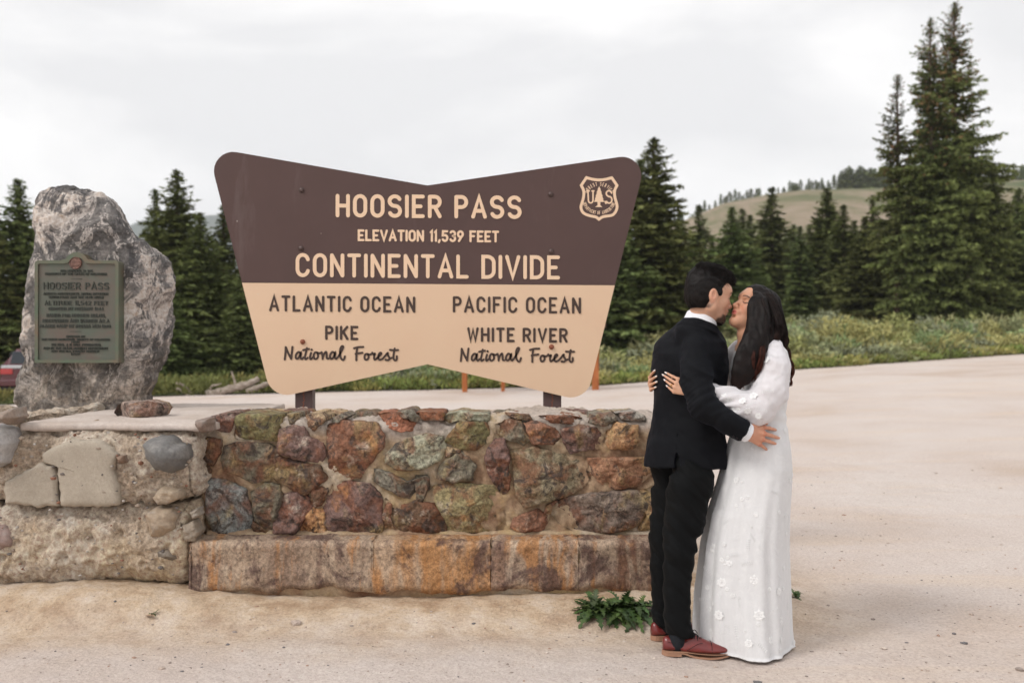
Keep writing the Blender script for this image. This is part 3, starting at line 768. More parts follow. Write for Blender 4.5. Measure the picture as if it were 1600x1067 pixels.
# ---------------------------------------------------------------- stroke lettering
def arc(cx, cy, rx, ry, a0, a1, n=10):
    a = np.radians(np.linspace(a0, a1, n)); return [(cx + rx * math.cos(t), cy + ry * math.sin(t)) for t in a]
W = 0.52
def glyphs():
    G = {}
    w = 0.46; m = w / 2
    G['H'] = (w, [[(0, 0), (0, 1)], [(w, 0), (w, 1)], [(0, .5), (w, .5)]])
    r = m
    O = arc(m, 1 - .30, r, .30, 0, 180, 14) + arc(m, .30, r, .30, 180, 360, 14)
    G['O'] = (w, [O + [O[0]]]); G['0'] = G['O']
    G['Q'] = (w, [O + [O[0]], [(w * .6, .22), (w, -.02)]])
    G['S'] = (w, [arc(m, .755, m, .245, 25, 270, 16) + arc(m, .255, m, .255, 90, -155, 16)])
    G['I'] = (0.0, [[(0, 0), (0, 1)]])
    G['E'] = (.40, [[(.40, 1), (0, 1), (0, 0), (.40, 0)], [(0, .5), (.30, .5)]])
    G['F'] = (.40, [[(.40, 1), (0, 1), (0, 0)], [(0, .52), (.30, .52)]])
    Rb = [(0, 0), (0, 1), (.20, 1)] + arc(.22, .74, .22, .26, 85, -85, 12) + [(.20, .48), (0, .48)]
    Rv, Rb = [(0, 0), (0, 1)], Rb[1:]
    G['P'] = (.44, [Rv, Rb])
    G['R'] = (.44, [Rv, Rb, [(.22, .48), (.44, 0)]])
    G['B'] = (.44, [[(0, 0), (0, 1)], [(0, 1), (.2, 1)] + arc(.21, .755, .20, .245, 85, -85, 10) + [(.2, .51), (0, .51)], [(.2, .51)] + arc(.22, .255, .22, .255, 85, -85, 10) + [(.2, 0), (0, 0)]])
    G['A'] = (.52, [[(0, 0), (.26, 1), (.52, 0)], [(.09, .30), (.43, .30)]])
    G['C'] = (w, [arc(m, .70, r, .30, 15, 180, 14) + arc(m, .30, r, .30, 180, 345, 14)])
    G['G'] = (w, [arc(m, .70, r, .30, 15, 180, 14) + arc(m, .30, r, .30, 180, 360, 14) + [(w, .45), (.27, .45)]])
    G['N'] = (w, [[(0, 0), (0, 1)], [(0, 1), (w, 0)], [(w, 0), (w, 1)]])
    G['T'] = (.44, [[(0, 1), (.44, 1)], [(.22, 1), (.22, 0)]])
    G['L'] = (.38, [[(0, 1), (0, 0), (.38, 0)]])
    G['D'] = (w, [[(0, 0), (0, 1), (.16, 1)] + arc(.18, .70, .28, .30, 88, 0, 9) + arc(.18, .30, .28, .30, 0, -88, 9) + [(.16, 0), (0, 0)]])
    G['V'] = (.50, [[(0, 1), (.25, 0), (.50, 1)]])
    G['W'] = (.66, [[(0, 1), (.16, 0), (.33, .9), (.50, 0), (.66, 1)]])
    G['M'] = (.58, [[(0, 0), (0, 1), (.29, .25), (.58, 1), (.58, 0)]])
    G['K'] = (.46, [[(0, 0), (0, 1)], [(.45, 1), (.02, .42)], [(.16, .60), (.46, 0)]])
    G['Y'] = (.46, [[(0, 1), (.23, .5), (.46, 1)], [(.23, .5), (.23, 0)]])
    G['U'] = (w, [[(0, 1)] + arc(m, .28, r, .28, 180, 360, 14) + [(w, 1)]])
    G['J'] = (.36, [arc(.18, .22, .18, .22, 200, 360, 8) + [(.36, 1)]])
    G['X'] = (.46, [[(0, 0), (.46, 1)], [(0, 1), (.46, 0)]])
    G['Z'] = (.42, [[(0, 1), (.42, 1), (0, 0), (.42, 0)]])
    G['1'] = (.10, [[(0, .88), (.10, 1), (.10, 0)]])
    G['2'] = (.42, [arc(.21, .75, .21, .25, 165, -20, 12) + [(0, 0), (.42, 0)]])
    G['3'] = (.42, [arc(.21, .755, .2, .245, 150, -80, 12) + arc(.21, .255, .21, .255, 80, -155, 12)])
    G['4'] = (.46, [[(.34, 0), (.34, 1)], [(.34, 1), (0, .28), (.46, .28)]])
    G['5'] = (.42, [[(.40, 1), (.04, 1), (.02, .56)] + arc(.21, .30, .21, .30, 120, -150, 14)])
    a1 = arc(.21, .29, .21, .29, 160, 500, 18)
    G['6'] = (.42, [[(.34, 1), (.02, .40)], a1 + [a1[0]]])
    a1 = arc(.21, .76, .18, .24, -90, 255, 16); a2 = arc(.21, .26, .21, .26, 90, -255, 16)
    G['8'] = (.42, [a1 + [a1[0]], a2 + [a2[0]]])
    a1 = arc(.21, .71, .21, .29, -20, 320, 18)
    G['9'] = (.42, [[(.08, 0), (.40, .62)], a1 + [a1[0]]])
    G['7'] = (.42, [[(0, 1), (.42, 1), (.12, 0)]])
    G[','] = (.06, [[(.06, .06), (0, -.14)]])
    G['.'] = (.02, [[(0, 0), (.02, .02)]])
    return G
GL = glyphs()
def ribbon(pts, hw, y0, y1, closed=False, cap=5):
    """2-D stroke (list of (x,z)) -> flat bar between depth y0 (front) and y1 (back), round ends"""
    p = np.asarray(pts, float)
    keep = np.concatenate([[True], np.linalg.norm(np.diff(p, axis=0), axis=1) > 1e-6]); p = p[keep]
    hw = np.broadcast_to(np.asarray(hw, float), (len(pts),))[keep]
    if closed and np.linalg.norm(p[0] - p[-1]) < 1e-6: p = p[:-1]; hw = hw[:-1]
    n = len(p)
    L, Rr = [], []
    for i in range(n):
        a = p[i] - p[i - 1] if (i > 0 or closed) else None
        b = p[(i + 1) % n] - p[i] if (i < n - 1 or closed) else None
        if a is None: a = b
        if b is None: b = a
        a = a / np.linalg.norm(a); b = b / np.linalg.norm(b)
        na, nb = np.array([-a[1], a[0]]), np.array([-b[1], b[0]])
        mm = na + nb; l = np.linalg.norm(mm)
        mm = na if l < 0.3 else mm / l
        s = 1 / max(0.45, float(mm @ na))
        L.append(p[i] + mm * hw[i] * s); Rr.append(p[i] - mm * hw[i] * s)
    if closed:
        V2 = L + Rr
        Fc = [(i, (i + 1) % n, n + (i + 1) % n, n + i) for i in range(n)]
        edge = [((i + 1) % n, i) for i in range(n)] + [(n + i, n + (i + 1) % n) for i in range(n)]
    else:
        def capp(c, d, h):
            t0 = math.atan2(d[1], d[0]); return [c + h * np.array([math.cos(t0 + t), math.sin(t0 + t)]) for t in np.linspace(math.pi / 2, -math.pi / 2, cap + 2)[1:-1]]
        de = p[-1] - p[-2]; ds = p[0] - p[1]
        loop = L + capp(p[-1], de, hw[-1]) + Rr[::-1] + capp(p[0], ds, hw[0])
        V2 = loop; m = len(loop)
        Fc = []
        k = len(L)
        for i in range(n - 1): Fc.append((i, i + 1, m - cap - 2 - i, m - cap - 1 - i))
        Fc.append(tuple(range(n - 1, n + cap + 1)))
        Fc.append(tuple([m - cap - 1 + j for j in range(cap + 1)] + [0]))
        edge = [((i + 1) % m, i) for i in range(m)]
    m = len(V2)
    V2 = np.array(V2)
    V = np.concatenate([np.stack([V2[:, 0], np.full(m, y0), V2[:, 1]], -1), np.stack([V2[:, 0], np.full(m, y1), V2[:, 1]], -1)])
    F2 = [tuple(f)[::-1] for f in Fc] + [(a, b, m + b, m + a)[::-1] for a, b in edge]
    return V, F2
def text_layout(s, height, width, gap=0.24, space=0.42):
    """strokes scaled so the text is exactly WIDTH wide; returns list of 2-D strokes"""
    x = 0; out = []
    for ch in s:
        if ch == ' ': x += space; continue
        w, st = GL[ch]
        for q in st: out.append([(x + a, b) for a, b in q])
        x += w + gap
    x -= gap
    sx = width / x
    return [[(a * sx, b * height) for a, b in q] for q in out]
def put_text(mb, s, px0, px1, pyt, pyb, Y, hw, slope=0.0, thick=0.004, lift=0.001, gap=0.24, space=0.42, serif=False):
    """text between picture columns px0..px1, rows pyt..pyb on the vertical plane Y"""
    a = P(px0, pyb, Y); b = P(px1, pyt, Y)
    ht = b[2] - a[2] - 2 * hw; wd = b[0] - a[0] - 2 * hw
    q = text_layout(s, ht, wd, gap, space)
    if isinstance(mb, list):
        wi = []
        for k_, wd_ in enumerate(s.split(' ')): wi += [k_] * sum(len(GL[c_][1]) for c_ in wd_)
        while len(mb) <= max(wi): mb.append(MB())
    for i, st in enumerate(q):
        st = [(a[0] + hw + u, a[2] + hw + v - slope * u) for u, v in st]
        V, Fc = ribbon(st, hw, Y - lift - thick - 0.0005 * (i % 3), Y, closed=bool(abs(st[0][0] - st[-1][0]) + abs(st[0][1] - st[-1][1]) < 1e-6))
        (mb[wi[i]] if isinstance(mb, list) else mb).add(V, Fc)

# ---------------------------------------------------------------- memorial boulder
m_bld = Mat('marbled_rock', 0.85, 0.25)
_m = m_bld
v = _m.vec((1, 1, 1), (0.2, 0.6, 0.1))
f1 = _m.noise(2.0, 8, 0.64, 1.3, v)
c = _m.ramp(f1, [(0.38, (0.085, 0.078, 0.075)), (0.46, (0.165, 0.155, 0.15)), (0.52, (0.27, 0.245, 0.23)), (0.55, (0.66, 0.58, 0.52)), (0.60, (0.62, 0.54, 0.48)), (0.64, (0.25, 0.215, 0.195)), (0.75, (0.13, 0.12, 0.115))])
c = _m.mix(_m.ramp(_m.noise(7, 7, 0.7, 1.5, _m.vec((1, 1, 0.7), (0.4, 0.9, 0))), [(0.53, 0.0), (0.56, 0.85), (0.60, 0.7), (0.64, 0.1)]), c, (0.60, 0.54, 0.50))
c = _m.mix(_m.ramp(_m.noise(5, 6, 0.7, 0.8, _m.vec((1.6, 1, 0.8), (0, 0.7, 0))), [(0.41, 0.85), (0.45, 0.0)]), c, (0.085, 0.082, 0.085))
sep = _m.node('ShaderNodeSeparateXYZ'); _m.link(_m.tc.outputs['Object'], sep.inputs[0])
lowm = _m.ramp(_m.math('ADD', sep.outputs[2], _m.math('MULTIPLY', _m.noise(3, 5), 0.35)), [(0.30, 0.8), (0.62, 0.0)])
c = _m.mix(_m.mix(1.0, lowm, 0.75, 'MULTIPLY'), c, _m.ramp(_m.noise(6, 7, 0.7, 1.0), [(0.40, (0.10, 0.085, 0.07)), (0.52, (0.205, 0.175, 0.145)), (0.60, (0.40, 0.32, 0.25)), (0.68, (0.17, 0.165, 0.12))]))
c = _m.mix(0.75, c, _m.ramp(_m.noise(48, 5, 0.75), [(0.34, 0.2), (0.66, 0.8)]), 'OVERLAY')
_m.base(c)
b0 = _m.bump(_m.noise(9, 8, 0.7, 1.0, _m.vec((1, 1, 1), (0.3, 0.8, 0))), 0.9, 0.04)
_m.bump(_m.noise(60, 5, 0.75), 0.7, 0.008, b0)
bo = thing('memorial_boulder', (-2.75, 6.6, 0.975), 'tall upright marbled grey boulder standing on the pedestal with a bronze plaque', 'boulder')
yy = np.array([642, 620, 600, 560, 510, 450, 400, 360, 330, 312, 302, 295.5, 293])
xl = np.array([26, 20, 24, 33, 30, 38, 46, 50, 51, 54, 60, 74, 96]); xr = np.array([236, 232, 242, 256, 268, 271, 262, 214, 190, 178, 166, 150, 112])
rdg = np.array([195, 200, 208, 222, 226, 226, 222, 196, 176, 164, 150, 128, 104])
rows = np.concatenate([np.linspace(642, 310, 150), np.linspace(309, 294, 30)])
Vb = []
K = 150
for ry in rows:
    l = np.interp(-ry, -yy, xl); r = np.interp(-ry, -yy, xr); g = np.interp(-ry, -yy, rdg)
    z = P(0, ry, 6.45)[2]
    L = P(l, ry, 6.5)[0]; Rr = P(r, ry, 6.75)[0]; Gx = P(g, ry, 6.42)[0]
    t = np.clip((ry - 293) / 60, 0, 1) ** 0.5
    fy = 6.40 + 0.10 * (1 - t); by = 7.0 - 0.22 * (1 - t)
    rsd = 6.78
    mx = (L + Rr) / 2
    poly = [(L, 6.60), (L + 0.012, 6.50), (L + 0.06, fy + 0.02), (L + 0.14, fy), ((L + Gx) / 2, fy - 0.005), (Gx - 0.08, fy), (Gx, fy + 0.05), (Gx + (Rr - Gx) * 0.55, 6.60), (Rr - 0.004, rsd - 0.04), (Rr - 0.03, rsd + .08), (Rr - 0.12, by), (mx, by + 0.02), (L + 0.12, by), (L + 0.02, 6.75)]
    q = resample(poly, K)
    for _ in range(3): q = 0.5 * q + 0.25 * (np.roll(q, 1, 0) + np.roll(q, -1, 0))
    Vb.append(np.stack([q[:, 0], q[:, 1], np.full(K, z)], -1))
top = Vb[-1]; cpt = top.mean(0)
for s in (0.8, 0.5, 0.2, 0.0): Vb.append(cpt + (top - cpt) * s + np.array([0, 0, 0.012 * (1 - s * s)]))
V = np.concatenate(Vb); Q = grid_faces(len(Vb), K, wrap=True)
pl0, pl1 = P(54, 566, 6.38), P(186, 394, 6.38)
def bdisp(p):
    q = p.copy(); a = 0.7
    u = np.stack([p[:, 0] * math.cos(a) + p[:, 2] * math.sin(a), p[:, 1], -p[:, 0] * math.sin(a) + p[:, 2] * math.cos(a)], -1)
    big = 0.026 * fbm(u * np.array([2.2, 2.2, 3.8]), 3, 0.5)
    med = 0.010 * (ridged(u * np.array([4, 4, 9]), 4, 0.55) - 0.5) + 0.005 * fbm(u * 22, 3, 0.6)
    inside = (sstep(pl0[0] - .09, pl0[0], p[:, 0]) * (1 - sstep(pl1[0], pl1[0] + .09, p[:, 0])) * sstep(pl0[2] - .09, pl0[2], p[:, 2]) * (1 - sstep(pl1[2], pl1[2] + .09, p[:, 2]))) * (p[:, 1] < 6.5)
    rightside = sstep(-0.02, 0.06, p[:, 0] - np.interp(p[:, 2], [1, 1.9, 2.3, 2.45], [P(205, 0, 6.4)[0], P(222, 0, 6.4)[0], P(180, 0, 6.4)[0], P(140, 0, 6.4)[0]]))
    return (big + med * (1 + 0.7 * rightside)) * (1 - 0.93 * inside) - 0.012 * inside
N = vnormals(V, Q)
V2 = displace(V, Q, bdisp, N)
base_w = sstep(0.975, 1.02, V[:, 2])[:, None]
V = V * (1 - base_w) + V2 * base_w
bmesh_o = mk('rock', V, Q, m_bld.m, bo, smooth=True)

# bronze plaque
m_brz = Mat('bronze', 0.5, 0.45)
_m = m_brz
c = _m.ramp(_m.noise(4.5, 6, 0.6, 0.6), [(0.32, (0.105, 0.135, 0.105)), (0.52, (0.135, 0.128, 0.105)), (0.70, (0.155, 0.118, 0.098))])
c = _m.mix(_m.ramp(_m.noise(16, 6, 0.7), [(0.62, 0.0), (0.78, 0.4)]), c, (0.24, 0.30, 0.25))
_m.base(c); _m.set(Metallic=0.35); _m.bump(_m.noise(60, 4, 0.6), 0.12, 0.003)
m_rim = Mat('bronze_rim', 0.5, 0.45)
m_rim.base(m_rim.ramp(m_rim.noise(7, 6, 0.65), [(0.35, (0.115, 0.15, 0.105)), (0.58, (0.155, 0.145, 0.105)), (0.75, (0.20, 0.125, 0.08))])); m_rim.set(Metallic=0.35)
m_let = Mat('plaque_letters', 0.45, 0.5); m_let.base((0.055, 0.060, 0.050)); m_let.set(Metallic=0.4)
m_medal = Mat('medallion_bronze', 0.45, 0.5); m_medal.base(m_medal.ramp(m_medal.noise(90, 4, 0.7, 0.5), [(0.4, (0.10, 0.055, 0.045)), (0.6, (0.24, 0.13, 0.10))])); m_medal.set(Metallic=0.4); m_medal.bump(m_medal.noise(60, 3, 0.6), 0.9, 0.01)
YP = 6.33
def plate(scale_in):
    s = scale_in
    x0, x1, yt, yb = 54 + s, 185 - s, 407 + s, 567 - s
    cx = 119.5
    r = 20 - s * 0.8; kk = 5 - min(s, 3)
    pts = [(x0, yb), (x0, yt + kk), (x0 + kk * .3, yt + kk * .3), (x0 + kk, yt)]
    xr0 = cx - 26 + s
    pts += [(xr0, yt), (xr0 + 6, yt - 2 + 0.2 * s)]
    pts += [(cx + (r - 1) * math.cos(t), yt + 7 - s * 0.2 - r * math.sin(t)) for t in np.radians(np.linspace(155, 25, 12))]
    pts += [(2 * cx - xr0 - 6, yt - 2 + 0.2 * s), (2 * cx - xr0, yt), (x1 - kk, yt), (x1 - kk * .3, yt + kk * .3), (x1, yt + kk), (x1, yb)]
    return pts
def extrude_poly(px_poly, Y0, Y1, front_inset=None):
    p = np.array([P(a, b, Y0) for a, b in px_poly]); n = len(p)
    q = p.copy(); q[:, 1] = Y1
    V = np.concatenate([p, q])
    Fc = [tuple(range(n))[::-1]] + [(i, (i + 1) % n, n + (i + 1) % n, n + i) for i in range(n)]
    return V, Fc
plq = None
V, Fc = extrude_poly(plate(0.5), YP, YP + 0.09)
# orientation: make front face look at the camera
def flipfix(V, Fc):
    f = Fc[0]; a, b, c_ = V[f[0]], V[f[1]], V[f[2]]
    nrm = sum((np.cross(V[f[i]] - V[f[0]], V[f[(i + 1)]] - V[f[0]]) for i in range(1, len(f) - 1)), np.zeros(3))
    return [tuple(g)[::-1] for g in Fc] if nrm[1] > 0 else Fc
plq = mk('plaque', V, flipfix(V, Fc), m_brz.m, bo)
outer, inner = plate(0), plate(5)
o3 = np.array([P(a, b, YP - 0.012) for a, b in outer]); i3 = np.array([P(a, b, YP - 0.012) for a, b in inner])
n = len(o3)
ob = o3.copy(); ob[:, 1] = YP + 0.08; ib = i3.copy(); ib[:, 1] = YP + 0.002
V = np.concatenate([ob, o3, i3, ib])
Fc = []
for k in range(3):
    for i in range(n):
        j = (i + 1) % n; Fc.append((k * n + i, k * n + j, (k + 1) * n + j, (k + 1) * n + i))
rim = mk('plaque_rim', V, Fc, m_rim.m, plq)
lines = [("THIS MEMORIAL IS THE", 94, 145, 421.5, 425), ("PROPERTY OF THE STATE OF COLORADO", 71, 167, 426, 430), ("HOOSIER PASS", 68, 170.5, 441, 452.5),
         ("ACROSS CONTINENTAL DIVIDE BETWEEN", 68, 169, 457, 461), ("SOUTH PARK AND THE BLUE RIVER", 76, 162, 462.5, 466.5), ("ALTITUDE 11,542 FEET", 70, 169, 470, 477),
         ("CROSSED BY FREMONT 1844", 76, 162, 480, 485), ("NAMED FOR HOOSIER GULCH,", 73, 165, 490, 495.5), ("DISCOVERED AND WORKED AS A", 67, 171, 498.5, 504), ("PLACER CAMP BY INDIANA MEN 1860", 63, 173, 507, 512),
         ("ERECTED BY", 104, 133, 524, 527.5), ("THE STATE HISTORICAL SOCIETY OF COLORADO", 65, 172, 528.5, 532), ("FROM", 112, 124, 532.8, 535.8), ("THE MRS. J. N. HALL FOUNDATION", 80, 157, 536.5, 540.5),
         ("AND BY THE STATE HIGHWAY DEPARTMENT", 68, 169, 542, 546), ("AND THE U.S. FOREST SERVICE", 80, 155, 547, 550.5), ("1959", 111, 125, 551.5, 555)]
mb = MB()
for s, a, b, t, bb in lines:
    hw = 0.0034 if bb - t > 8 else (0.0024 if bb - t > 4.6 else 0.0016)
    put_text(mb, s, a, b, t, bb, YP, hw, slope=0.004, thick=0.005, gap=0.26)
for (a, b, y) in ((111, 128, 435.5), (110, 127, 518)):
    u, w_ = P(a, y, YP), P(b, y, YP); V, Fc = ribbon([(u[0], u[2]), (w_[0], w_[2])], 0.0015, YP - 0.004, YP); mb.add(V, Fc)
lt = mb.build('lettering', m_let.m, plq)
mc = P(118.5, 411, YP); a = np.arange(36) * 2 * math.pi / 36
rowsm = [(0.040, 0.004), (0.040, -0.010), (0.036, -0.014), (0.034, -0.010), (0.030, -0.009), (0.022, -0.013), (0.014, -0.011), (0.0, -0.013)]
V = np.concatenate([np.stack([mc[0] + r * np.cos(a), np.full(36, YP + d), mc[2] + r * np.sin(a)], -1) for r, d in rowsm])
mk('medallion', V, grid_faces(len(rowsm), 36, wrap=True), m_medal.m, plq, smooth=True)
# ---------------------------------------------------------------- forest sign
YS = 6.14
sign = thing('forest_sign', (-0.5, 6.2, 0.0), 'large bowtie-shaped brown and tan pass sign on two brown posts behind the wall', 'sign')
def painted(name, col, rough, amt):
    m = Mat(name, rough, 0.4)
    d = m.ramp(m.noise(3.0, 6, 0.65, 0.3), [(0.3, 0.5 - amt), (0.7, 0.5 + amt)])
    c = m.mix(0.6, col, d, 'OVERLAY')
    c = m.mix(m.ramp(m.noise(1.6, 7, 0.7, 0.4, m.vec((3, 1, 0.5))), [(0.6, 0.0), (0.8, 0.12)]), c, (0.45, 0.42, 0.40))
    c = m.mix(m.ramp(m.voro(6.0, 'F1', m.vec((1, 1, 1), (0.3, 0, 0.2))), [(0.018, 0.6), (0.03, 0.0)]), c, (0.6, 0.55, 0.5))
    m.base(c); m.bump(m.noise(160, 3, 0.7), 0.15, 0.002)
    m.set(Roughness=m.ramp(m.noise(5, 5), [(0.3, rough - .08), (0.7, rough + .1)]))
    return m
m_brown = painted('brown_paint', (0.083, 0.046, 0.041), 0.5, 0.05)
m_tan = painted('tan_paint', (0.71, 0.505, 0.35), 0.6, 0.03)
m_cream = painted('cream_lettering', (0.80, 0.575, 0.40), 0.6, 0.03)
m_dark = painted('dark_lettering', (0.060, 0.036, 0.028), 0.5, 0.04)
m_post = painted('post_paint', (0.095, 0.058, 0.055), 0.55, 0.08)
def rounded(poly, rad, which, n=9):
    out = []
    k = len(poly)
    for i in range(k):
        p = np.array(poly[i], float)
        if i not in which: out.append(tuple(p)); continue
        a = np.array(poly[i - 1], float) - p; b = np.array(poly[(i + 1) % k], float) - p
        a /= np.linalg.norm(a); b /= np.linalg.norm(b)
        th = math.acos(a @ b); d = rad / math.tan(th / 2)
        s, e = p + a * d, p + b * d
        c = p + (a + b) / np.linalg.norm(a + b) * rad / math.sin(th / 2)
        a0 = math.atan2(*(s - c)[::-1]); a1 = math.atan2(*(e - c)[::-1])
        while a1 - a0 > math.pi: a1 -= 2 * math.pi
        while a1 - a0 < -math.pi: a1 += 2 * math.pi
        out += [(c[0] + rad * math.cos(t), c[1] + rad * math.sin(t)) for t in np.linspace(a0, a1, n)]
    return out
def lx(y): return 335 + (y - 275) * .258
def rx(y): return 1003 - (y - 275) * .2476
upper = rounded([(323.5, 230), (668, 290), (1012, 239), (rx(445.5), 445.5), (lx(441.5), 441.5)], 30, (0, 2))
lower = rounded([(lx(441.9), 441.9), (rx(445.9), 445.9), (916, 627.5), (668, 569), (424.5, 623)], 33, (2, 4))
V, Fc = extrude_poly(upper, YS, YS + 0.02); mk('brown_board', V, flipfix(V, Fc), m_brown.m, sign)
V, Fc = extrude_poly(lower, YS, YS + 0.02); mk('tan_board', V, flipfix(V, Fc), m_tan.m, sign)
back = rounded([(327.5, 234), (668, 293), (1008, 243), (913, 623), (668, 566), (428, 619)], 29, (0, 2, 3, 5))
V, Fc = extrude_poly(back, YS + 0.0203, YS + 0.03); mk('backing_sheet', V, flipfix(V, Fc), m_post.m, sign)
k = YS / F
SL = 0.0095
for s, a, b, t, bb, hw, m, g_, sp in [("HOOSIER PASS", 524.5, 815, 303.3, 339.8, 2.95, m_cream, .30, .42), ("ELEVATION 11,539 FEET", 559, 780, 358.6, 377.0, 1.75, m_cream, .26, .42), ("CONTINENTAL DIVIDE", 462, 875, 395.5, 433, 2.85, m_cream, .285, .42),
        ("ATLANTIC OCEAN", 420.5, 649, 461.3, 486.6, 1.95, m_dark, .33, .42), ("PACIFIC OCEAN", 707.5, 908, 462.9, 488.3, 1.95, m_dark, .33, .42), ("PIKE", 508, 560, 508.6, 531, 1.95, m_dark, .33, .4), ("WHITE RIVER", 730, 887, 511.2, 534, 1.95, m_dark, .33, .42)]:
    mbs = []; put_text(mbs, s, a, b, t, bb, YS, hw * k, slope=SL, thick=0.002, gap=g_, space=sp)
    for mb in mbs: mb.build('lettering', m.m, sign)
# brush script, traced stroke by stroke (units: eighths of a picture pixel)
S8 = [
 [(70,252),(78,180),(82,98)], [(82,98),(112,170),(150,245)], [(150,245),(158,170),(166,95)],
 [(262,168),(240,160),(212,190),(208,230),(226,244),(250,222),(272,172),(268,222),(284,246),(306,226)],
 [(345,110),(334,170),(322,222),(332,248),(356,232)], [(300,136),(332,128),(372,122)],
 [(398,170),(386,220),(394,248),(420,226)], [(404,128),(407,132)],
 [(478,168),(450,164),(432,200),(440,240),(466,244),(486,214),(480,172),(505,176),(530,162)],
 [(530,162),(540,200),(544,246)], [(544,230),(560,186),(586,158),(594,200),(596,236),(616,242)],
 [(690,168),(664,160),(640,190),(636,228),(656,244),(680,222),(700,172),(696,222),(712,244),(734,222)],
 [(734,222),(778,150),(800,96),(782,88),(762,130),(764,210),(782,250),(806,256),(822,214)],
 [(936,112),(990,98),(1050,96)], [(976,104),(966,180),(964,262)], [(956,182),(1000,174),(1040,168)],
 [(1104,184),(1082,186),(1066,216),(1074,250),(1098,254),(1118,226),(1112,190),(1136,192),(1164,176)],
 [(1164,168),(1180,190),(1196,180),(1186,222),(1194,254),(1222,240)],
 [(1222,236),(1254,206),(1276,180),(1264,168),(1244,190),(1238,232),(1256,256),(1290,244),(1318,216)],
 [(1318,216),(1354,172),(1358,196),(1378,232),(1366,258),(1330,256)], [(1378,246),(1404,232)],
 [(1444,116),(1432,180),(1428,236),(1446,262),(1468,252),(1470,212)], [(1386,132),(1430,136),(1486,134)]]
for (ox, oy) in ((436.3, 530.0), (711.2, 532.6)):
    mb = MB()
    for i, q in enumerate(S8):
        st = catmull(q, 6 * (len(q) - 1) + 1)
        w = np.array([P(ox + x / 8, oy + y / 8, YS)[[0, 2]] for x, y in st])
        hw = np.full(len(w), 1.62 * k)
        V, Fc = ribbon(w, hw, YS - 0.003 - 0.0004 * (i % 4), YS); mb.add(V, Fc)
    mb.build('script_lettering', m_dark.m, sign)
# shield
Sx = lambda x, y: P(860 + x / 8.894, 250 + y / 8.894, YS)[[0, 2]]
out = [(500,248),(590,272),(680,280),(765,272),(852,250)]
sh = catmull(out, 13).tolist() + [(925,356)] + catmull([(925,356),(892,430),(896,520),(918,600),(926,660),(905,722),(860,768),(780,782),(720,795),(674,826)], 30).tolist()[1:]
shl = catmull([(674,826),(632,795),(570,782),(492,758),(444,720),(424,660),(438,600),(460,520),(462,430),(428,356)], 30).tolist()[1:]
w = np.array([Sx(*q) for q in sh + shl])
V, Fc = ribbon(w, 2.15 * k, YS - 0.003, YS, closed=True)
mb = MB(); mb.add(V, Fc)
tree_p = [(678,368),(700,410),(692,410),(714,455),(704,455),(728,505),(718,505),(738,545),(728,545),(748,584),(694,584),(694,630),(722,655),(622,655),(656,630),(656,584),(604,584),(626,545),(616,545),(636,505),(626,505),(650,455),(640,455),(662,410),(655,410)]
V, Fc = extrude_poly([(860 + x / 8.894, 250 + y / 8.894) for x, y in tree_p], YS - 0.003, YS + 0.001); mb.add(V, flipfix(V, Fc))
def strokes(lst, hw):
    for i, q in enumerate(lst):
        V, Fc = ribbon(np.array([Sx(*p) for p in q]), hw * k, YS - 0.003 - 0.00012 * i, YS); mb.add(V, Fc)
strokes([[(522,435)] + [(560 - 32 * math.cos(t), 560 + 40 * math.sin(t)) for t in np.linspace(0, math.pi, 12)] + [(592,435)], [(505,432),(540,432)], [(578,432),(604,432)]], 1.15)
strokes([[(852,462)] + [(812 + 36 * math.cos(t), 468 - 38 * math.sin(t)) for t in np.radians(np.linspace(30, 255, 12))] + [(815 + 40 * math.cos(t), 556 + 46 * math.sin(t)) for t in np.radians(np.linspace(-100, 150, 12))], [(760,580),(772,606)]], 1.2)
def curved(txt, cx, cy, rx_, ry_, a0, a1, h, hw, inward=False):
    tot = sum(0.5 if ch == ' ' else GL[ch][0] + .28 for ch in txt) - .28; x = 0
    for ch in txt:
        if ch == ' ': x += .5; continue
        wd, stt = GL[ch]; mid = (x + wd / 2) / tot
        th = math.radians(a0 + (a1 - a0) * mid)
        c0 = np.array([cx + rx_ * math.cos(th), cy - ry_ * math.sin(th)])
        tan = np.array([-rx_ * math.sin(th), -ry_ * math.cos(th)]) * (1 if a1 > a0 else -1); tan /= np.linalg.norm(tan)
        up = np.array([tan[1], -tan[0]])
        for i, q in enumerate(stt):
            st = [Sx(*(c0 + tan * (u - wd / 2) * h * 0.62 + up * (v - .5) * h)) for u, v in q]
            V, Fc = ribbon(st, hw * k, YS - 0.0022 - 0.0002 * i, YS, closed=bool(np.hypot(*(st[0] - st[-1])) < 1e-6)); mb.add(V, Fc)
        x += wd + .28
curved("FOREST SERVICE", 676, 560, 215, 225, 151, 29, 46, 0.38)
curved("DEPARTMENT OF AGRICULTURE", 676, 560, 208, 175, 192, 348, 42, 0.36)
mb.build('shield_emblem', m_cream.m, sign)
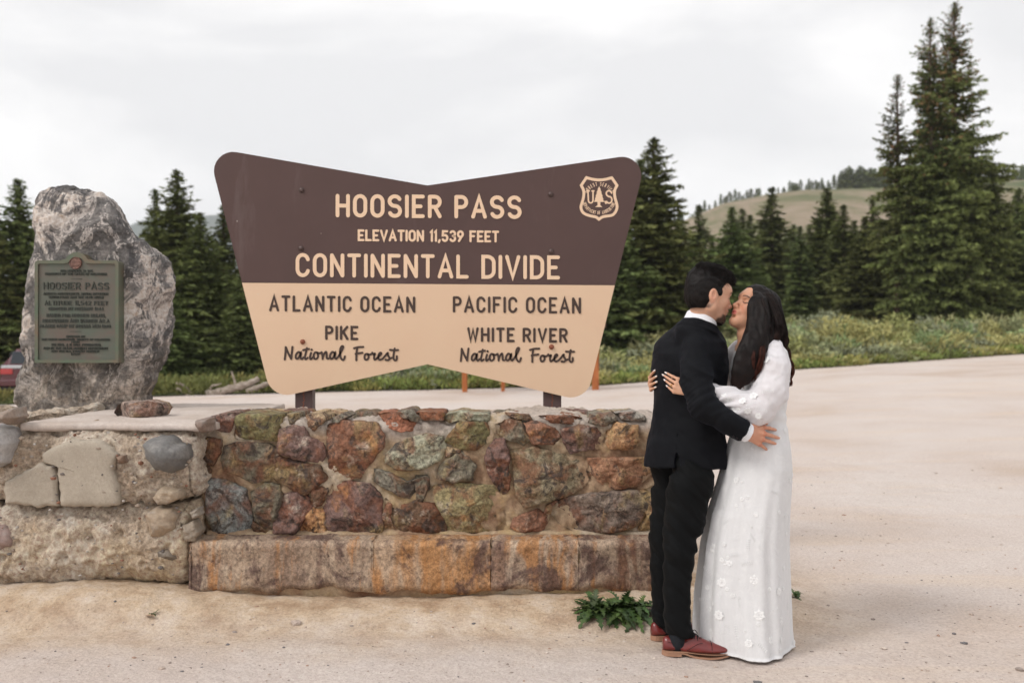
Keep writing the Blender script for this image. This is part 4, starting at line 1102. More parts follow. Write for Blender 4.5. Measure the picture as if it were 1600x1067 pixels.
# bolts
m_bolt = Mat('bolt_head', 0.45, 0.5); m_bolt.base((0.09, 0.06, 0.055)); m_bolt.set(Metallic=0.3)
m_rust = Mat('rusty_bolt', 0.6, 0.4); m_rust.base((0.23, 0.07, 0.035))
a = np.arange(14) * 2 * math.pi / 14
for (bxp, byp, mm_) in ((471.4, 297.2, m_bolt), (470.6, 388, m_bolt), (473, 534, m_rust), (860.3, 303.8, m_bolt), (861.5, 393, m_bolt), (861.7, 542, m_rust)):
    c0 = P(bxp, byp, YS)
    V = np.concatenate([np.stack([c0[0] + r * np.cos(a), np.full(14, YS - d), c0[2] + r * np.sin(a)], -1) for r, d in ((.016, -.001), (.016, .003), (.0145, .009), (.009, .013), (0, .0145))])
    mk('bolt', V, grid_faces(5, 14, wrap=True), mm_.m, sign, smooth=True)
# posts: brown channel steel, behind the wall
m_hole = Mat('hole_shadow', 0.9, 0.1); m_hole.base((0.02, 0.015, 0.014))
for (p0, p1) in ((461.5, 488.5), (849, 877)):
    x0, x1 = P(p0, 0, YS + 0.04)[0], P(p1, 0, YS + 0.04)[0]
    y0 = YS + 0.032
    mb = MB()
    mb.box(x0, x1, y0, y0 + 0.012, -0.4, 2.32, 0.003)
    mb.box(x0 + 0.001, x0 + 0.012, y0 + 0.0125, y0 + 0.10, -0.4, 2.318, 0.003)
    mb.box(x1 - 0.012, x1 - 0.001, y0 + 0.0125, y0 + 0.10, -0.4, 2.318, 0.003)
    po = mb.build('post', m_post.m, sign)
    mb = MB(); xm_ = (x0 + x1) / 2
    zs_ = np.arange(1.0, 1.14, 0.008); wob = 0.005 * np.sin(zs_ * 260) + 0.002 * np.sin(zs_ * 97)
    V, Fc = ribbon(np.stack([xm_ + wob, zs_], -1), 0.0022, y0 - 0.0015, y0 + 0.001); mb.add(V, Fc)
    mb.build('stamped_mark', m_rust.m, po)

# ---------------------------------------------------------------- small kiosk across the lot
m_wood = Mat('stained_wood', 0.75, 0.3)
m_wood.base(m_wood.ramp(m_wood.noise(3, 6, 0.65, 0.3, m_wood.vec((6, 6, 0.7))), [(0.35, (0.26, 0.075, 0.025)), (0.55, (0.44, 0.15, 0.05)), (0.7, (0.52, 0.23, 0.10))]))
m_roof = Mat('kiosk_roof', 0.8, 0.2); m_roof.base(m_roof.ramp(m_roof.noise(5, 4), [(0.3, (0.20, 0.11, 0.09)), (0.7, (0.30, 0.19, 0.15))]))
m_white = Mat('kiosk_paper', 0.7, 0.2); m_white.base((0.62, 0.60, 0.57))
YK = 24.6
ks = thing('information_kiosk', tuple(P_on(830, YK)), 'orange-brown wooden information kiosk across the lot, mostly hidden behind the pass sign', 'kiosk')
for (p0, p1) in ((722, 730), (783, 789), (925.5, 936)):
    x0, x1 = P(p0, 0, YK)[0], P(p1, 0, YK)[0]
    g0 = float(gz(x0, YK)) - 0.2
    mb = MB(); mb.box(x0, x1, YK, YK + (x1 - x0), g0, 1.70, 0.012); mb.build('post', m_wood.m, ks)
x0, x1 = P(712, 0, YK)[0], P(936, 0, YK)[0]
mb = MB(); mb.box(x0 + .2, x1 - .17, YK + .04, YK + .10, 0.95, 1.62, 0.01); mb.build('panel', m_wood.m, ks)
mb = MB(); mb.box(x0 + .45, x1 - .5, YK + .02, YK + .037, 1.02, 1.55); mb.build('notice_sheet', m_white.m, ks)
for s in (-1, 1):
    V, Fc = box(x0 - .14, x1 + .12, -0.6, 0.0, -0.03, 0.03, 0.01)
    V = V.copy(); ang = math.radians(28)
    V2 = np.stack([V[:, 0], V[:, 1] * math.cos(ang), V[:, 2] + V[:, 1] * math.sin(ang)], -1)
    if s > 0: V2[:, 1] *= -1; Fc = [f[::-1] for f in Fc]
    V2 += np.array([0, YK + 0.09, 2.05 + (0.002 if s > 0 else 0)])
    mk('roof', V2, Fc, m_roof.m, ks)
mb = MB(); mb.box(x1 - .04, x1 + .05, YK - .36, YK + .5, 1.70, 1.80, .01); mb.build('eave_beam', m_wood.m, ks)
# ---------------------------------------------------------------- spruces
m_bark = Mat('bark', 0.95, 0.1)
m_bark.base(m_bark.ramp(m_bark.noise(6, 6, 0.7, 0.3, m_bark.vec((4, 4, 0.8))), [(0.35, (0.05, 0.034, 0.026)), (0.65, (0.145, 0.105, 0.08))])); m_bark.bump(m_bark.noise(12, 5), 0.8, 0.04)
def foliage_mat(name, col):
    m = Mat(name, 0.75, 0.12)
    c = m.mix(1.0, m.attr(), col, 'MULTIPLY')
    h = m.node('ShaderNodeHueSaturation'); m.link(m.math('ADD', m.math('MULTIPLY', m.objrand(), 0.04), 0.48), h.inputs['Hue'])
    m.link(m.math('ADD', m.math('MULTIPLY', m.objrand(), 0.35), 0.82), h.inputs['Value']); m.link(c, h.inputs['Color'])
    m.base(h.outputs[0]); return m
m_needle = foliage_mat('spruce_needles', (0.112, 0.150, 0.062))
m_needle_big = foliage_mat('spruce_needles_near', (0.118, 0.155, 0.062))
m_leaf = foliage_mat('shrub_leaves', (0.25, 0.26, 0.15))

def spruce_crown(seed, H, prof, step_b, step_t, tuft, z0=0.03, brown=0.0, gap=0.0, gapz=(0.0, 0.2), lean=(0, 0), nsub=3, rk=1.0):
    """branches -> side shoots -> needle tufts, every tuft three slim triangles"""
    rs = np.random.RandomState(seed)
    z, az = H * z0, rs.uniform(0, 6.28)
    BO, BD, BL, BT, BZ = [], [], [], [], []
    k = 0
    clump = rs.rand(400)
    while z < H * 0.985:
        t = z / H
        r = prof(t) * rk
        L = max(0.05 * H / 12, r * rs.uniform(0.45, 1.15) * (1 + 0.25 * math.sin(az * 2 + seed + t * 9)))
        BO.append((0, 0, z)); BT.append(t); BL.append(L); BD.append(az + rs.normal(0, 0.2))
        az += 2.399963 + rs.normal(0, 0.15); k += 1
        z += step_b * (0.6 + 0.8 * rs.rand()) * (0.55 + 0.45 * (1 - t))
    n = len(BO); BL = np.array(BL); BT = np.array(BT); BD = np.array(BD); BO = np.array(BO)
    if gap > 0:
        gg = gap * sstep(gapz[0], gapz[1], BT)
        kp = (perlin(np.stack([np.cos(BD) * 1.5, np.sin(BD) * 1.5, BT * H * 1.3 + seed], -1)) > np.interp(gg, [0, 1], [-1.0, 0.45])) | (BT > 0.93)
        BL, BT, BD, BO = BL[kp], BT[kp], BD[kp], BO[kp]; n = len(BL)
    up = np.interp(BT, [0, .35, .8, 1], [-0.02, 0.10, 0.45, 1.1]) + rs.normal(0, .07, n)
    dr = np.interp(BT, [0, .5, 1], [0.34, 0.34, 0.25]) + rs.normal(0, .05, n)
    def bpt(i, s):
        r = BL[i] * s
        zz = BO[i, 2] + BL[i] * (up[i] * s - dr[i] * s * s + 0.16 * s ** 4)
        return np.stack([np.cos(BD[i]) * r, np.sin(BD[i]) * r, zz], -1)
    # side shoots
    I, S, SD = [], [], []
    for i in range(n):
        m = max(2, int(BL[i] / step_t * 1.35))
        s = (np.arange(m) + rs.rand(m) * 0.7) / m * 0.98
        I.append(np.full(m, i)); S.append(s); SD.append(np.where(rs.rand(m) < .5, -1, 1))
    I = np.concatenate(I); S = np.concatenate(S); SD = np.concatenate(SD)
    base = bpt(I, S)
    ll = (0.42 * BL[I] * (1 - 0.72 * S) + tuft * 0.7 * np.interp(BT[I], [.75, 1], [1, .15])) * rs.uniform(.5, 1.15, len(I))
    an = BD[I] + SD * rs.uniform(0.5, 1.1, len(I))
    d = np.stack([np.cos(an), np.sin(an), rs.uniform(-0.38, 0.05, len(I)) + (up[I] - 1.6 * dr[I] * S) * 0.5], -1)
    # tufts
    nt = np.maximum(1, (ll / (step_t * 0.8)).astype(int)) + 1
    J = np.repeat(np.arange(len(I)), nt)
    u = (np.concatenate([np.arange(q) for q in nt]) + rs.rand(len(J))) / nt[J]
    p = base[J] + d[J] * (ll[J] * u)[:, None] + rs.normal(0, tuft * 0.16, (len(J), 3))
    N = len(J)
    bt = BT[I][J]
    # three triangles a tuft
    ax = d[J] + rs.normal(0, 0.55, (N, 3)); ax[:, 2] += 0.18
    V = np.empty((N, nsub, 3, 3)); 
    sz = tuft * rs.uniform(0.55, 1.25, N) * np.interp(bt, [.75, 1], [1, .5])
    for q in range(nsub):
        a = ax + rs.normal(0, 0.62, (N, 3)); a /= np.linalg.norm(a, axis=1, keepdims=True)
        b = np.cross(a, rs.normal(0, 1, (N, 3))); b /= np.linalg.norm(b, axis=1, keepdims=True) + 1e-9
        w = sz * rs.uniform(0.20, 0.34, N)
        V[:, q, 0] = p - a * (sz * 0.25)[:, None] + b * w[:, None]
        V[:, q, 1] = p - a * (sz * 0.25)[:, None] - b * w[:, None]
        V[:, q, 2] = p + a * sz[:, None]
    V[..., 0] += V[..., 2] * lean[0]; V[..., 1] += V[..., 2] * lean[1]
    # colours: needle age (bright shoot tips), branch to branch differences, brown cones at the top
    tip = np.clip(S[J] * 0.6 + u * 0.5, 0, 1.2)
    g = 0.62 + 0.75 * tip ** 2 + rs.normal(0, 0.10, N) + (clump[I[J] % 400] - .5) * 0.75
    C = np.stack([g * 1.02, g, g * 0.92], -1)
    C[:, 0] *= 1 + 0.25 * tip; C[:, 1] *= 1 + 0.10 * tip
    if brown > 0:
        bm = (rs.rand(N) < brown * sstep(0.45, 0.95, bt)) & (clump[(I[J] * 7) % 400] > 0.35)
        C[bm] = np.array([2.3, 1.05, 1.3]) * rs.uniform(.6, 1.2, (bm.sum(), 1))
    C = np.repeat(np.clip(C, .2, 3), nsub * 3, 0)
    V = V.reshape(-1, 3); Fc = np.arange(len(V)).reshape(-1, 3)
    # limbs
    sel = np.arange(0, n, 1)
    ss = np.linspace(0, 0.9, 5)
    pts = np.stack([bpt(sel, np.full(len(sel), s)) for s in ss], 1)
    pts[..., 0] += pts[..., 2] * lean[0]; pts[..., 1] += pts[..., 2] * lean[1]
    rad = (0.012 * H / 12 + 0.011 * BL[sel])[:, None] * np.linspace(1, .3, 5)[None]
    LV, LF = tubes(pts, rad, 3)
    return (V, Fc, C), (LV, LF)
def trunk_mesh(H, r0, lean=(0, 0), seed=0, top=0.99):
    zs = np.linspace(-0.35, H * top, 14)
    pts = np.stack([zs * lean[0] + 0.03 * np.sin(zs * .9 + seed), zs * lean[1] + 0.03 * np.cos(zs * .7 + seed), zs], -1)[None]
    rad = (r0 * (1 - np.clip(zs / H, 0, 1)) ** 0.8 + 0.012 + 0.5 * r0 * np.exp(-np.clip(zs + .35, 0, 9) * 3))[None]
    return tubes(pts, rad, 8)

# shared meshes for the stand of spruces
VAR = []
profs = [lambda t: 1.95 * (1 - t) ** 0.92 * min(1, .75 + 2.2 * t) + .03, lambda t: 1.6 * (1 - t) ** 1.0 * min(1, .7 + 2 * t) + .03,
         lambda t: 2.3 * (1 - t) ** 0.95 * min(1, .8 + 2 * t) + .03, lambda t: 1.35 * (1 - t) ** 0.85 * min(1, .7 + 2 * t) + .03]
for i in range(4):
    H = 10.0
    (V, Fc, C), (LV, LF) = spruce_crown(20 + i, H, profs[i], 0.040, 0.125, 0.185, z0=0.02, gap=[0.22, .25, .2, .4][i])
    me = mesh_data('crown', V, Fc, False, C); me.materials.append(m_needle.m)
    tv, tf = trunk_mesh(H, 0.14, seed=i)
    mb_v = np.concatenate([tv, LV]); mb_f = np.concatenate([tf, np.asarray(LF) + len(tv)])
    tm = mesh_data('trunk', mb_v, mb_f, True); tm.materials.append(m_bark.m)
    VAR.append((me, tm))
def place_tree(px, ytop, Y, wpx, var, label, group, rot=0.0):
    x = (px - CX) / F * Y
    z = float(gz(x, Y)) - 0.1
    H = CH + (CY - ytop) / F * Y - z
    wm = wpx * (1.35 if group == G1 else 1.15) / F * Y
    w0 = [3.5, 2.9, 4.2, 2.6][var]
    s = H / 10.0; sx = wm / w0
    sx = min(max(sx * 1.3, s * 0.55), s * 1.9)
    r = thing('spruce_tree', (x, Y, z), label, 'tree', group)
    r.scale = (sx, sx, s); r.rotation_euler = (0, 0, rot)
    for nme, me in zip(('crown', 'trunk'), VAR[var]):
        o = bpy.data.objects.new(nme, me); COL.objects.link(o); o.parent = r
    return r
G1 = 'spruces standing beyond the left side of the lot'
G2 = 'spruces standing in the middle distance on the right'
G3 = 'spruces filling the stand behind the pass sign'
TREES = [
 (28, 276, 34, 118, 0, 'dark pointed spruce left of the memorial boulder, the taller of the pair there', G1),
 (-12, 330, 33, 110, 2, 'dark spruce cut by the left edge, shorter one of the pair left of the boulder', G1),
 (243, 293, 37, 62, 3, 'thin-topped spruce just right of the memorial boulder, second tallest there', G1),
 (276, 262, 35, 118, 0, 'tallest spruce between the memorial boulder and the pass sign', G1),
 (313, 330, 33, 120, 2, 'bushy spruce in front of the tallest one between boulder and sign', G1),
 (350, 318, 36, 96, 1, 'spruce against the left edge of the pass sign, its tip over the far mountain', G1),
 (262, 432, 30, 110, 2, 'low bright green young spruce beside the right flank of the boulder', G1),
 (378, 420, 31, 110, 0, 'low spruce half hidden by the lower left edge of the pass sign', G1),
 (120, 372, 38, 130, 0, 'spruce hidden behind the memorial boulder', G1),
 (190, 400, 36, 130, 2, 'spruce hidden behind the right half of the memorial boulder', G1),
 (1022, 212, 37, 190, 0, 'tall dark spruce rising just right of the pass sign, nearest of its stand', G2),
 (1000, 246, 38.5, 120, 1, 'narrow twin-like spruce top at the upper right corner of the pass sign', G2),
 (968, 330, 36, 140, 2, 'broad dark spruce partly behind the right edge of the pass sign', G2),
 (1062, 330, 41, 110, 1, 'spruce right of the tall dark one, above the groom', G2),
 (1092, 318, 58, 66, 3, 'slim distant spruce seen between the dark stand and the yellow-green one', G2),
 (1143, 322, 46, 118, 2, 'yellow-green sunlit spruce standing above and between the two heads', G2),
 (1112, 366, 60, 70, 0, 'smaller spruce in the second row left of the yellow-green one', G2),
 (1172, 334, 66, 70, 3, 'slender far spruce just right of the yellow-green one', G2),
 (1206, 290, 58, 104, 1, 'tall spruce with thin bare-looking top above the bride', G2),
 (1184, 386, 55, 90, 0, 'short spruce behind the bride, left of the thin-topped one', G2),
 (1228, 372, 62, 70, 1, 'low spruce between the thin-topped one and the narrow dark one', G2),
 (1250, 352, 52, 78, 3, 'narrow dark spruce right of the bride', G2),
 (1292, 291, 56, 104, 0, 'tall full spruce in the middle of the right-hand stand', G2),
 (1318, 318, 51, 78, 1, 'blue-green narrow spruce right of the tall full one', G2),
 (1352, 338, 47, 132, 2, 'wide conical blue-green spruce left of the big multi-topped spruce', G2),
 (1364, 303, 64, 62, 3, 'distant thin spruce top behind the wide conical one', G2),
 (1276, 402, 60, 80, 2, 'low dark spruce filling the gap behind the narrow ones', G2),
 (1592, 292, 56, 96, 0, 'spruce at the right edge of the photo beside the big multi-topped spruce', G2),
 (1575, 345, 52, 100, 2, 'lower spruce half hidden behind the right side of the big multi-topped spruce', G2),
 (1660, 300, 58, 120, 1, 'spruce just outside the right edge', G2),
 (1420, 330, 62, 110, 1, 'spruce behind the left side of the big multi-topped spruce', G2),
 (1530, 330, 62, 110, 0, 'spruce behind the right side of the big multi-topped spruce', G2),
]
rs = np.random.RandomState(9)
for (px, yt, Y, w, v, lab, g) in TREES:
    place_tree(px, yt, Y, w, v, lab, g, rs.uniform(0, 6.28))
for i, px in enumerate(np.linspace(440, 920, 13)):
    place_tree(px + rs.uniform(-10, 10), 372 + rs.uniform(0, 40) - (20 if i > 10 else 0), 36 + rs.uniform(0, 9), 110, i % 4, 'dark spruce behind the board of the pass sign', G3, rs.uniform(0, 6.28))
for i in range(26):       # second rows, whose tops show as dark filling between the named trees
    px = [-60, 60, 215, 330, 1040, 1080, 1130, 1160, 1195, 1215, 1240, 1265, 1300, 1335, 1380, 1010, 1150, 1225, 1285, 1345, 1390, 1555, 1610, 1635, 1450, 1500][i]
    Y = [44, 46, 48, 47, 52, 68, 72, 75, 72, 78, 70, 74, 72, 70, 66, 50, 60, 66, 66, 60, 58, 66, 64, 60, 60, 58][i]
    place_tree(px, rs.uniform(318, 378) if px > 900 else rs.uniform(375, 415), Y, rs.uniform(90, 125), i % 4, 'low dark spruce in the back rows that fill the gaps between the taller spruces', 'back rows of spruces', rs.uniform(0, 6.28))

for i, (px, yt, Y) in enumerate([(-90, 350, 38), (-190, 320, 42), (-300, 345, 40), (-430, 330, 46), (1730, 330, 52), (1830, 300, 58), (1950, 340, 55), (2080, 320, 60)]):
    place_tree(px, yt, Y, 120, i % 4, 'spruce standing out of frame at the side of the lot', 'spruces beyond the edges of the photo', rs.uniform(0, 6.28))
# the big multi-topped spruce on the right
BT_Y = 45.0
bxp = P_on(1485, BT_Y)
big = thing('spruce_tree', (bxp[0], BT_Y, bxp[2]), 'huge dense spruce with several ragged tops and brown cones, tallest tree on the right', 'tree')
def leader(px, ytop, prof, seed, dy, z0, **k):
    x = (px - CX) / F * BT_Y - bxp[0]
    H = CH + (CY - ytop) / F * BT_Y - bxp[2]
    (V, Fc, C), (LV, LF) = spruce_crown(seed, H, prof, k.pop('sb', 0.030), k.pop('st', 0.105), k.pop('tuft', 0.135), z0=z0, **k)
    off = np.array([x + bxp[0], BT_Y + dy, bxp[2]])
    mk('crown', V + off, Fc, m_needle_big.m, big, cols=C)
    tv, tf = trunk_mesh(H, 0.19, seed=seed)
    mk('trunk', np.concatenate([tv, LV]) + off, np.concatenate([tf, np.asarray(LF) + len(tv)]), m_bark.m, big, smooth=True)
leader(1492, -2, lambda t: np.interp(t, [0, .12, .35, .50, .56, .62, .8, .93, 1], [2.7, 2.85, 2.7, 2.45, 1.8, 1.6, 1.4, .6, .05]), 61, 0.0, 0.0, brown=0.5, gap=0.66, gapz=(.42, .6), rk=0.84)
leader(1449, 28, lambda t: np.interp(t, [0, .12, .35, .53, .6, .8, .93, 1], [2.1, 2.3, 2.2, 1.9, 1.25, 1.05, .42, .05]), 62, -0.35, 0.02, brown=0.4, gap=0.70, gapz=(.4, .6), rk=0.95)
leader(1405, 112, lambda t: np.interp(t, [0, .2, .6, .8, 1], [1.0, 1.25, 1.1, .75, .08]), 63, 0.2, 0.25, brown=0.3, gap=0.8, gapz=(.3, .5))
leader(1464, 62, lambda t: np.interp(t, [0, .5, .8, 1], [0.7, .8, .65, .06]), 64, 0.3, 0.5, brown=0.5, gap=0.8, gapz=(.3, .5))
leader(1548, 262, lambda t: np.interp(t, [0, .2, .7, 1], [0.8, 1.1, .8, .08]), 65, -0.2, 0.03, gap=0.35)

# ridge trees, each one its own small mesh (shared data)
rid = []
for i in range(3):
    (V, Fc, C), _ = spruce_crown(40 + i, 10.0, profs[i], 0.20, 0.55, 0.75, z0=0.0, nsub=2)
    me = mesh_data('ridge_spruce', V, Fc, False, C); me.materials.append(m_needle.m); rid.append(me)
rs = np.random.RandomState(21)
spots = []
def cluster(a, b, n, h0, h1):
    for q in range(n): spots.append((a + (b - a) * (q + rs.rand()) / n, rs.uniform(h0, h1)))
cluster(1066, 1128, 9, 10, 20); cluster(1128, 1190, 12, 12, 22); cluster(1190, 1245, 6, 8, 16); cluster(1245, 1310, 13, 14, 26); cluster(1310, 1392, 26, 24, 42)
cluster(1392, 1545, 14, 12, 24); cluster(1545, 1610, 14, 16, 30); cluster(1230, 1246, 3, 18, 26)
for px, hp in spots:
    Y = HD + rs.uniform(-6, 8)
    x = (px - CX) / F * Y
    z = CH + (CY - hill_top(px)) / F * HD - 1.2
    H = (hp + 5) / F * Y
    o = bpy.data.objects.new('ridge_spruce', rid[rs.randint(3)]); COL.objects.link(o)
    o.location = (x, Y, z); s = H / 10; w = s * rs.uniform(1.1, 1.9); o.scale = (w, w, s); o.rotation_euler = (0, 0, rs.uniform(0, 6))
    tag(o, 'small hazy dark spruce on the ridge line of the far meadow hill', 'tree', 'spruces along the ridge of the far hill')

# ---------------------------------------------------------------- shrubs and grass along the lot edge
rs = np.random.RandomState(31)
def bushes(centres, leaf, per, up=0.5):
    VV, CC = [], []
    for (x, y, r, h, tint) in centres:
        n = int(per * (0.5 + r * h))
        th = rs.uniform(0, 6.283, n); cz = rs.rand(n) ** 0.8; rr = np.sqrt(np.clip(1 - cz ** 2 * .9, 0, 1)) * rs.uniform(.55, 1.08, n)
        lump = 1 + 0.25 * np.sin(th * 3 + x) + 0.15 * np.sin(th * 7 + y)
        p = np.stack([x + r * rr * lump * np.cos(th), y + r * rr * lump * np.sin(th), h * cz * rs.uniform(.7, 1.12, n)], -1)
        p[:, 2] += gz(p[:, 0], p[:, 1])
        a = np.stack([np.cos(th) * rr, np.sin(th) * rr, np.full(n, up)], -1) + rs.normal(0, .5, (n, 3)); a /= np.linalg.norm(a, axis=1, keepdims=True)
        b = np.cross(a, rs.normal(0, 1, (n, 3))); b /= np.linalg.norm(b, axis=1, keepdims=True)
        s = leaf * rs.uniform(.6, 1.5, n)
        tri = np.stack([p - b * (s * .22)[:, None], p + b * (s * .22)[:, None], p + a * s[:, None]], 1)
        VV.append(tri.reshape(-1, 3))
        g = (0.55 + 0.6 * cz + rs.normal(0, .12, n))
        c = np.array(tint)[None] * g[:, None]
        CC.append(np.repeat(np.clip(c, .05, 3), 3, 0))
    return np.concatenate(VV), np.concatenate(CC)
cen = []
TT = [(1.0, 1.0, .9), (1.15, 1.1, .75), (.8, .95, .75), (1.25, 1.12, 1.0), (.9, .9, 1.0), (1.35, 1.15, .85)]
for i in range(620):
    x = rs.uniform(-6, 30); off = rs.rand() ** 1.2 * 15 + 0.5
    y = edge_y(x) + off
    f = float(sstep(2, 10, x))
    h = rs.uniform(.45, .95) * (0.7 + 0.45 * f) * (0.55 + 0.45 * float(sstep(0.2, 4, off)))
    if i % 3 == 0: h *= 1.35
    cen.append((x, y, rs.uniform(.5, 1.1) * (1.4 if i % 3 == 0 else 1), h, TT[rs.randint(6)]))
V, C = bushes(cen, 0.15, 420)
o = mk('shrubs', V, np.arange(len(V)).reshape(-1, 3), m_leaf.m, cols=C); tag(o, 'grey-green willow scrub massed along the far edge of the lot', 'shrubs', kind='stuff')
cen = []
for i in range(420):
    x = rs.uniform(-22, 2); y = edge_y(x) + rs.rand() ** 1.4 * 6 + 0.1
    cen.append((x, y, rs.uniform(.3, .7), rs.uniform(.12, .42), [(.62, .62, .36), (.5, .55, .32), (.95, .8, .5)][rs.randint(3)]))
for i in range(500):
    x = rs.uniform(-4, 30); y = edge_y(x) + rs.rand() * 0.9 - 0.1
    cen.append((x, y, rs.uniform(.2, .5), rs.uniform(.10, .30), [(1.1, 1.15, .6), (.9, 1.05, .55), (1.4, 1.2, .75)][rs.randint(3)]))
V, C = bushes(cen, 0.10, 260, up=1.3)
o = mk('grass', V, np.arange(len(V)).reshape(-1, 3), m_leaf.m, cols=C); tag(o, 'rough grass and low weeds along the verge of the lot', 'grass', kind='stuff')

# ---------------------------------------------------------------- dead wood at the edge of the lot
m_dead = Mat('weathered_wood', 0.9, 0.15)
m_dead.base(m_dead.ramp(m_dead.noise(4, 6, 0.7, 0.4, m_dead.vec((1, 5, 5))), [(0.35, (0.17, 0.13, 0.10)), (0.6, (0.40, 0.34, 0.29)), (0.75, (0.52, 0.46, 0.40))]))
YD = 25.3
def wood(name, paths, label, cat):
    q0 = paths[0][0]
    b = P_on(q0[0], YD)
    r = thing(name, (b[0], YD, b[2]), label, cat)
    for k, (pts, r0, r1) in enumerate(paths and [(p[:-2], p[-2], p[-1]) for p in paths]):
        w = np.array([P(a, c_, YD + 0.3 * d) for a, c_, d in pts])
        c2 = catmull(w, 4 * len(w))
        V, Fc = tubes(c2[None], np.linspace(r0, r1, len(c2))[None] * (1 + .12 * np.sin(np.arange(len(c2)) * 1.7))[None], 8, cap=True)
        V = V + 0.012 * fbm(V * 9, 3)[:, None]
        mk('limb', V, Fc, m_dead.m, r, smooth=True)
    return r
wood('fallen_log', [[(322,618,0),(345,612,0),(365,606,0),(388,600,.4),(404,592,.8), .12, .075], [(369,606,0),(366,594,0),(362,580,0), .03, .022], [(352,611,.5),(332,617,.2),(330,604,-.1),(345,600,-.2), .04, .02]], 'bleached fallen log with an upright broken stub, left of the pass sign', 'log')
wood('dead_branch', [[(275,598,0),(286,602,.2),(296,611,.3),(304,622,.3), .035, .03], [(276,607,0),(285,611,0),(296,619,0), .035, .03]], 'pair of arched grey dead branches lying at the lot edge near the boulder', 'branch')
wood('fallen_log', [[(385,612,0),(400,606,.2),(420,599,.5),(440,596,.8), .07, .05], [(392,612,.4),(396,620,0),(405,616,0), .04, .03]], 'smaller dark fallen log running behind the lower left corner of the sign', 'log')

# ---------------------------------------------------------------- weeds on the near ground
m_weed = Mat('dandelion_leaf', 0.55, 0.4)
m_weed.base(m_weed.mix(1.0, m_weed.ramp(m_weed.noise(30, 4), [(0.3, (0.030, 0.060, 0.018)), (0.7, (0.085, 0.14, 0.040))]), m_weed.objcol(), 'MULTIPLY')); m_weed.bump(m_weed.noise(60, 3), .3, .004)
m_tanleaf = Mat('dry_leaf', 0.8, 0.2); m_tanleaf.base((0.42, 0.29, 0.2))
def lobed_leaf(base, az, el, L, Wd, rs, droop):
    n = 17
    s = np.linspace(0, 1, n)
    prof = Wd * (0.12 + 0.95 * np.sin(np.clip(s, 0, 1) ** 0.8 * math.pi) ** 0.8) * np.where(np.arange(n) % 2 == 0, 1.0, 0.34)
    prof[0] = Wd * .08; prof[-1] = 0.001
    r = L * s; z = L * (math.sin(el) * s - droop * s * s)
    hx, hy = math.cos(az), math.sin(az)
    c = np.stack([base[0] + hx * r * math.cos(el), base[1] + hy * r * math.cos(el), base[2] + z], -1)
    side = np.array([-hy, hx, 0])
    cup = 0.35 * prof
    back = -0.25 * prof
    Lf = c + side * prof[:, None] + np.stack([hx * back, hy * back, cup], -1)
    Rt = c - side * prof[:, None] + np.stack([hx * back, hy * back, cup + rs.normal(0, .1) * prof], -1)
    V = np.concatenate([Lf, c, Rt]); V[:, 2] = np.maximum(V[:, 2], gz(V[:, 0], V[:, 1]) + 0.004)
    Fc = [(i, i + 1, n + i + 1, n + i) for i in range(n - 1)] + [(n + i, n + i + 1, 2 * n + i + 1, 2 * n + i) for i in range(n - 1)]
    return V, Fc
def weed(px, py, Y, n, L, label, spread, seed, cat='plant'):
    rs = np.random.RandomState(seed)
    b = P_on(px, Y)
    r = thing('weed', tuple(b), label, cat)
    for i in range(n):
        az = rs.uniform(0, 6.283); ox = rs.uniform(-spread, spread)
        V, Fc = lobed_leaf((b[0] + ox, b[1] + rs.uniform(-.05, .03), b[2] + .005), az, rs.uniform(.2, 1.35), L * rs.uniform(.5, 1.1), L * rs.uniform(.10, .165), rs, rs.uniform(.35, .9))
        k = rs.uniform(.55, 1.3)
        mk('leaf', V, Fc, m_weed.m, r, smooth=True, color=(k * rs.uniform(.85, 1.2), k, k * .9))
    return r
weed(960, 962, 4.98, 170, 0.19, 'dense clump of dark green dandelion leaves at the foot of the bench', 0.12, 4)
weed(1241, 935, 5.3, 10, 0.10, 'small sprig of green leaves on the dirt behind the hem of the dress', 0.02, 5)
w3 = weed(238, 955, 4.93, 4, 0.055, 'tiny green sprout with one dry tan leaf on the clay below the pedestal', 0.012, 6)
b = P_on(234, 4.92); rs = np.random.RandomState(8)
V, Fc = lobed_leaf((b[0] - .02, b[1], b[2] + .01), -0.4, .15, .06, .02, rs, .1); mk('dry_leaf', V, Fc, m_tanleaf.m, w3, smooth=True)
# ---------------------------------------------------------------- parked car behind the boulder
m_paint = Mat('maroon_paint', 0.25, 0.5); m_paint.base((0.085, 0.012, 0.018)); m_paint.set(Coat_Weight=0.8)
m_glass = Mat('car_glass', 0.08, 0.6); m_glass.base((0.02, 0.025, 0.032))
m_plas = Mat('black_plastic', 0.6, 0.3); m_plas.base((0.02, 0.02, 0.022))
m_lamp = Mat('tail_lamp', 0.2, 0.6); m_lamp.base((0.45, 0.03, 0.03)); m_lamp.set(Coat_Weight=0.6)
m_plate = Mat('plate_white', 0.5, 0.3); m_plate.base((0.62, 0.63, 0.62))
m_chr = Mat('silver_trim', 0.3, 0.5); m_chr.base((0.55, 0.56, 0.58)); m_chr.set(Metallic=0.6)
m_tyre = Mat('tyre_rubber', 0.85, 0.2); m_tyre.base((0.018, 0.018, 0.018))
YC = 27.0
cx_ = P(50, 0, YC)[0]; g0 = float(gz(cx_, YC)) - 0.02
car = thing('parked_car', (cx_, YC, g0), 'dark maroon parked car seen from behind at the far left, mostly hidden by the boulder', 'car')
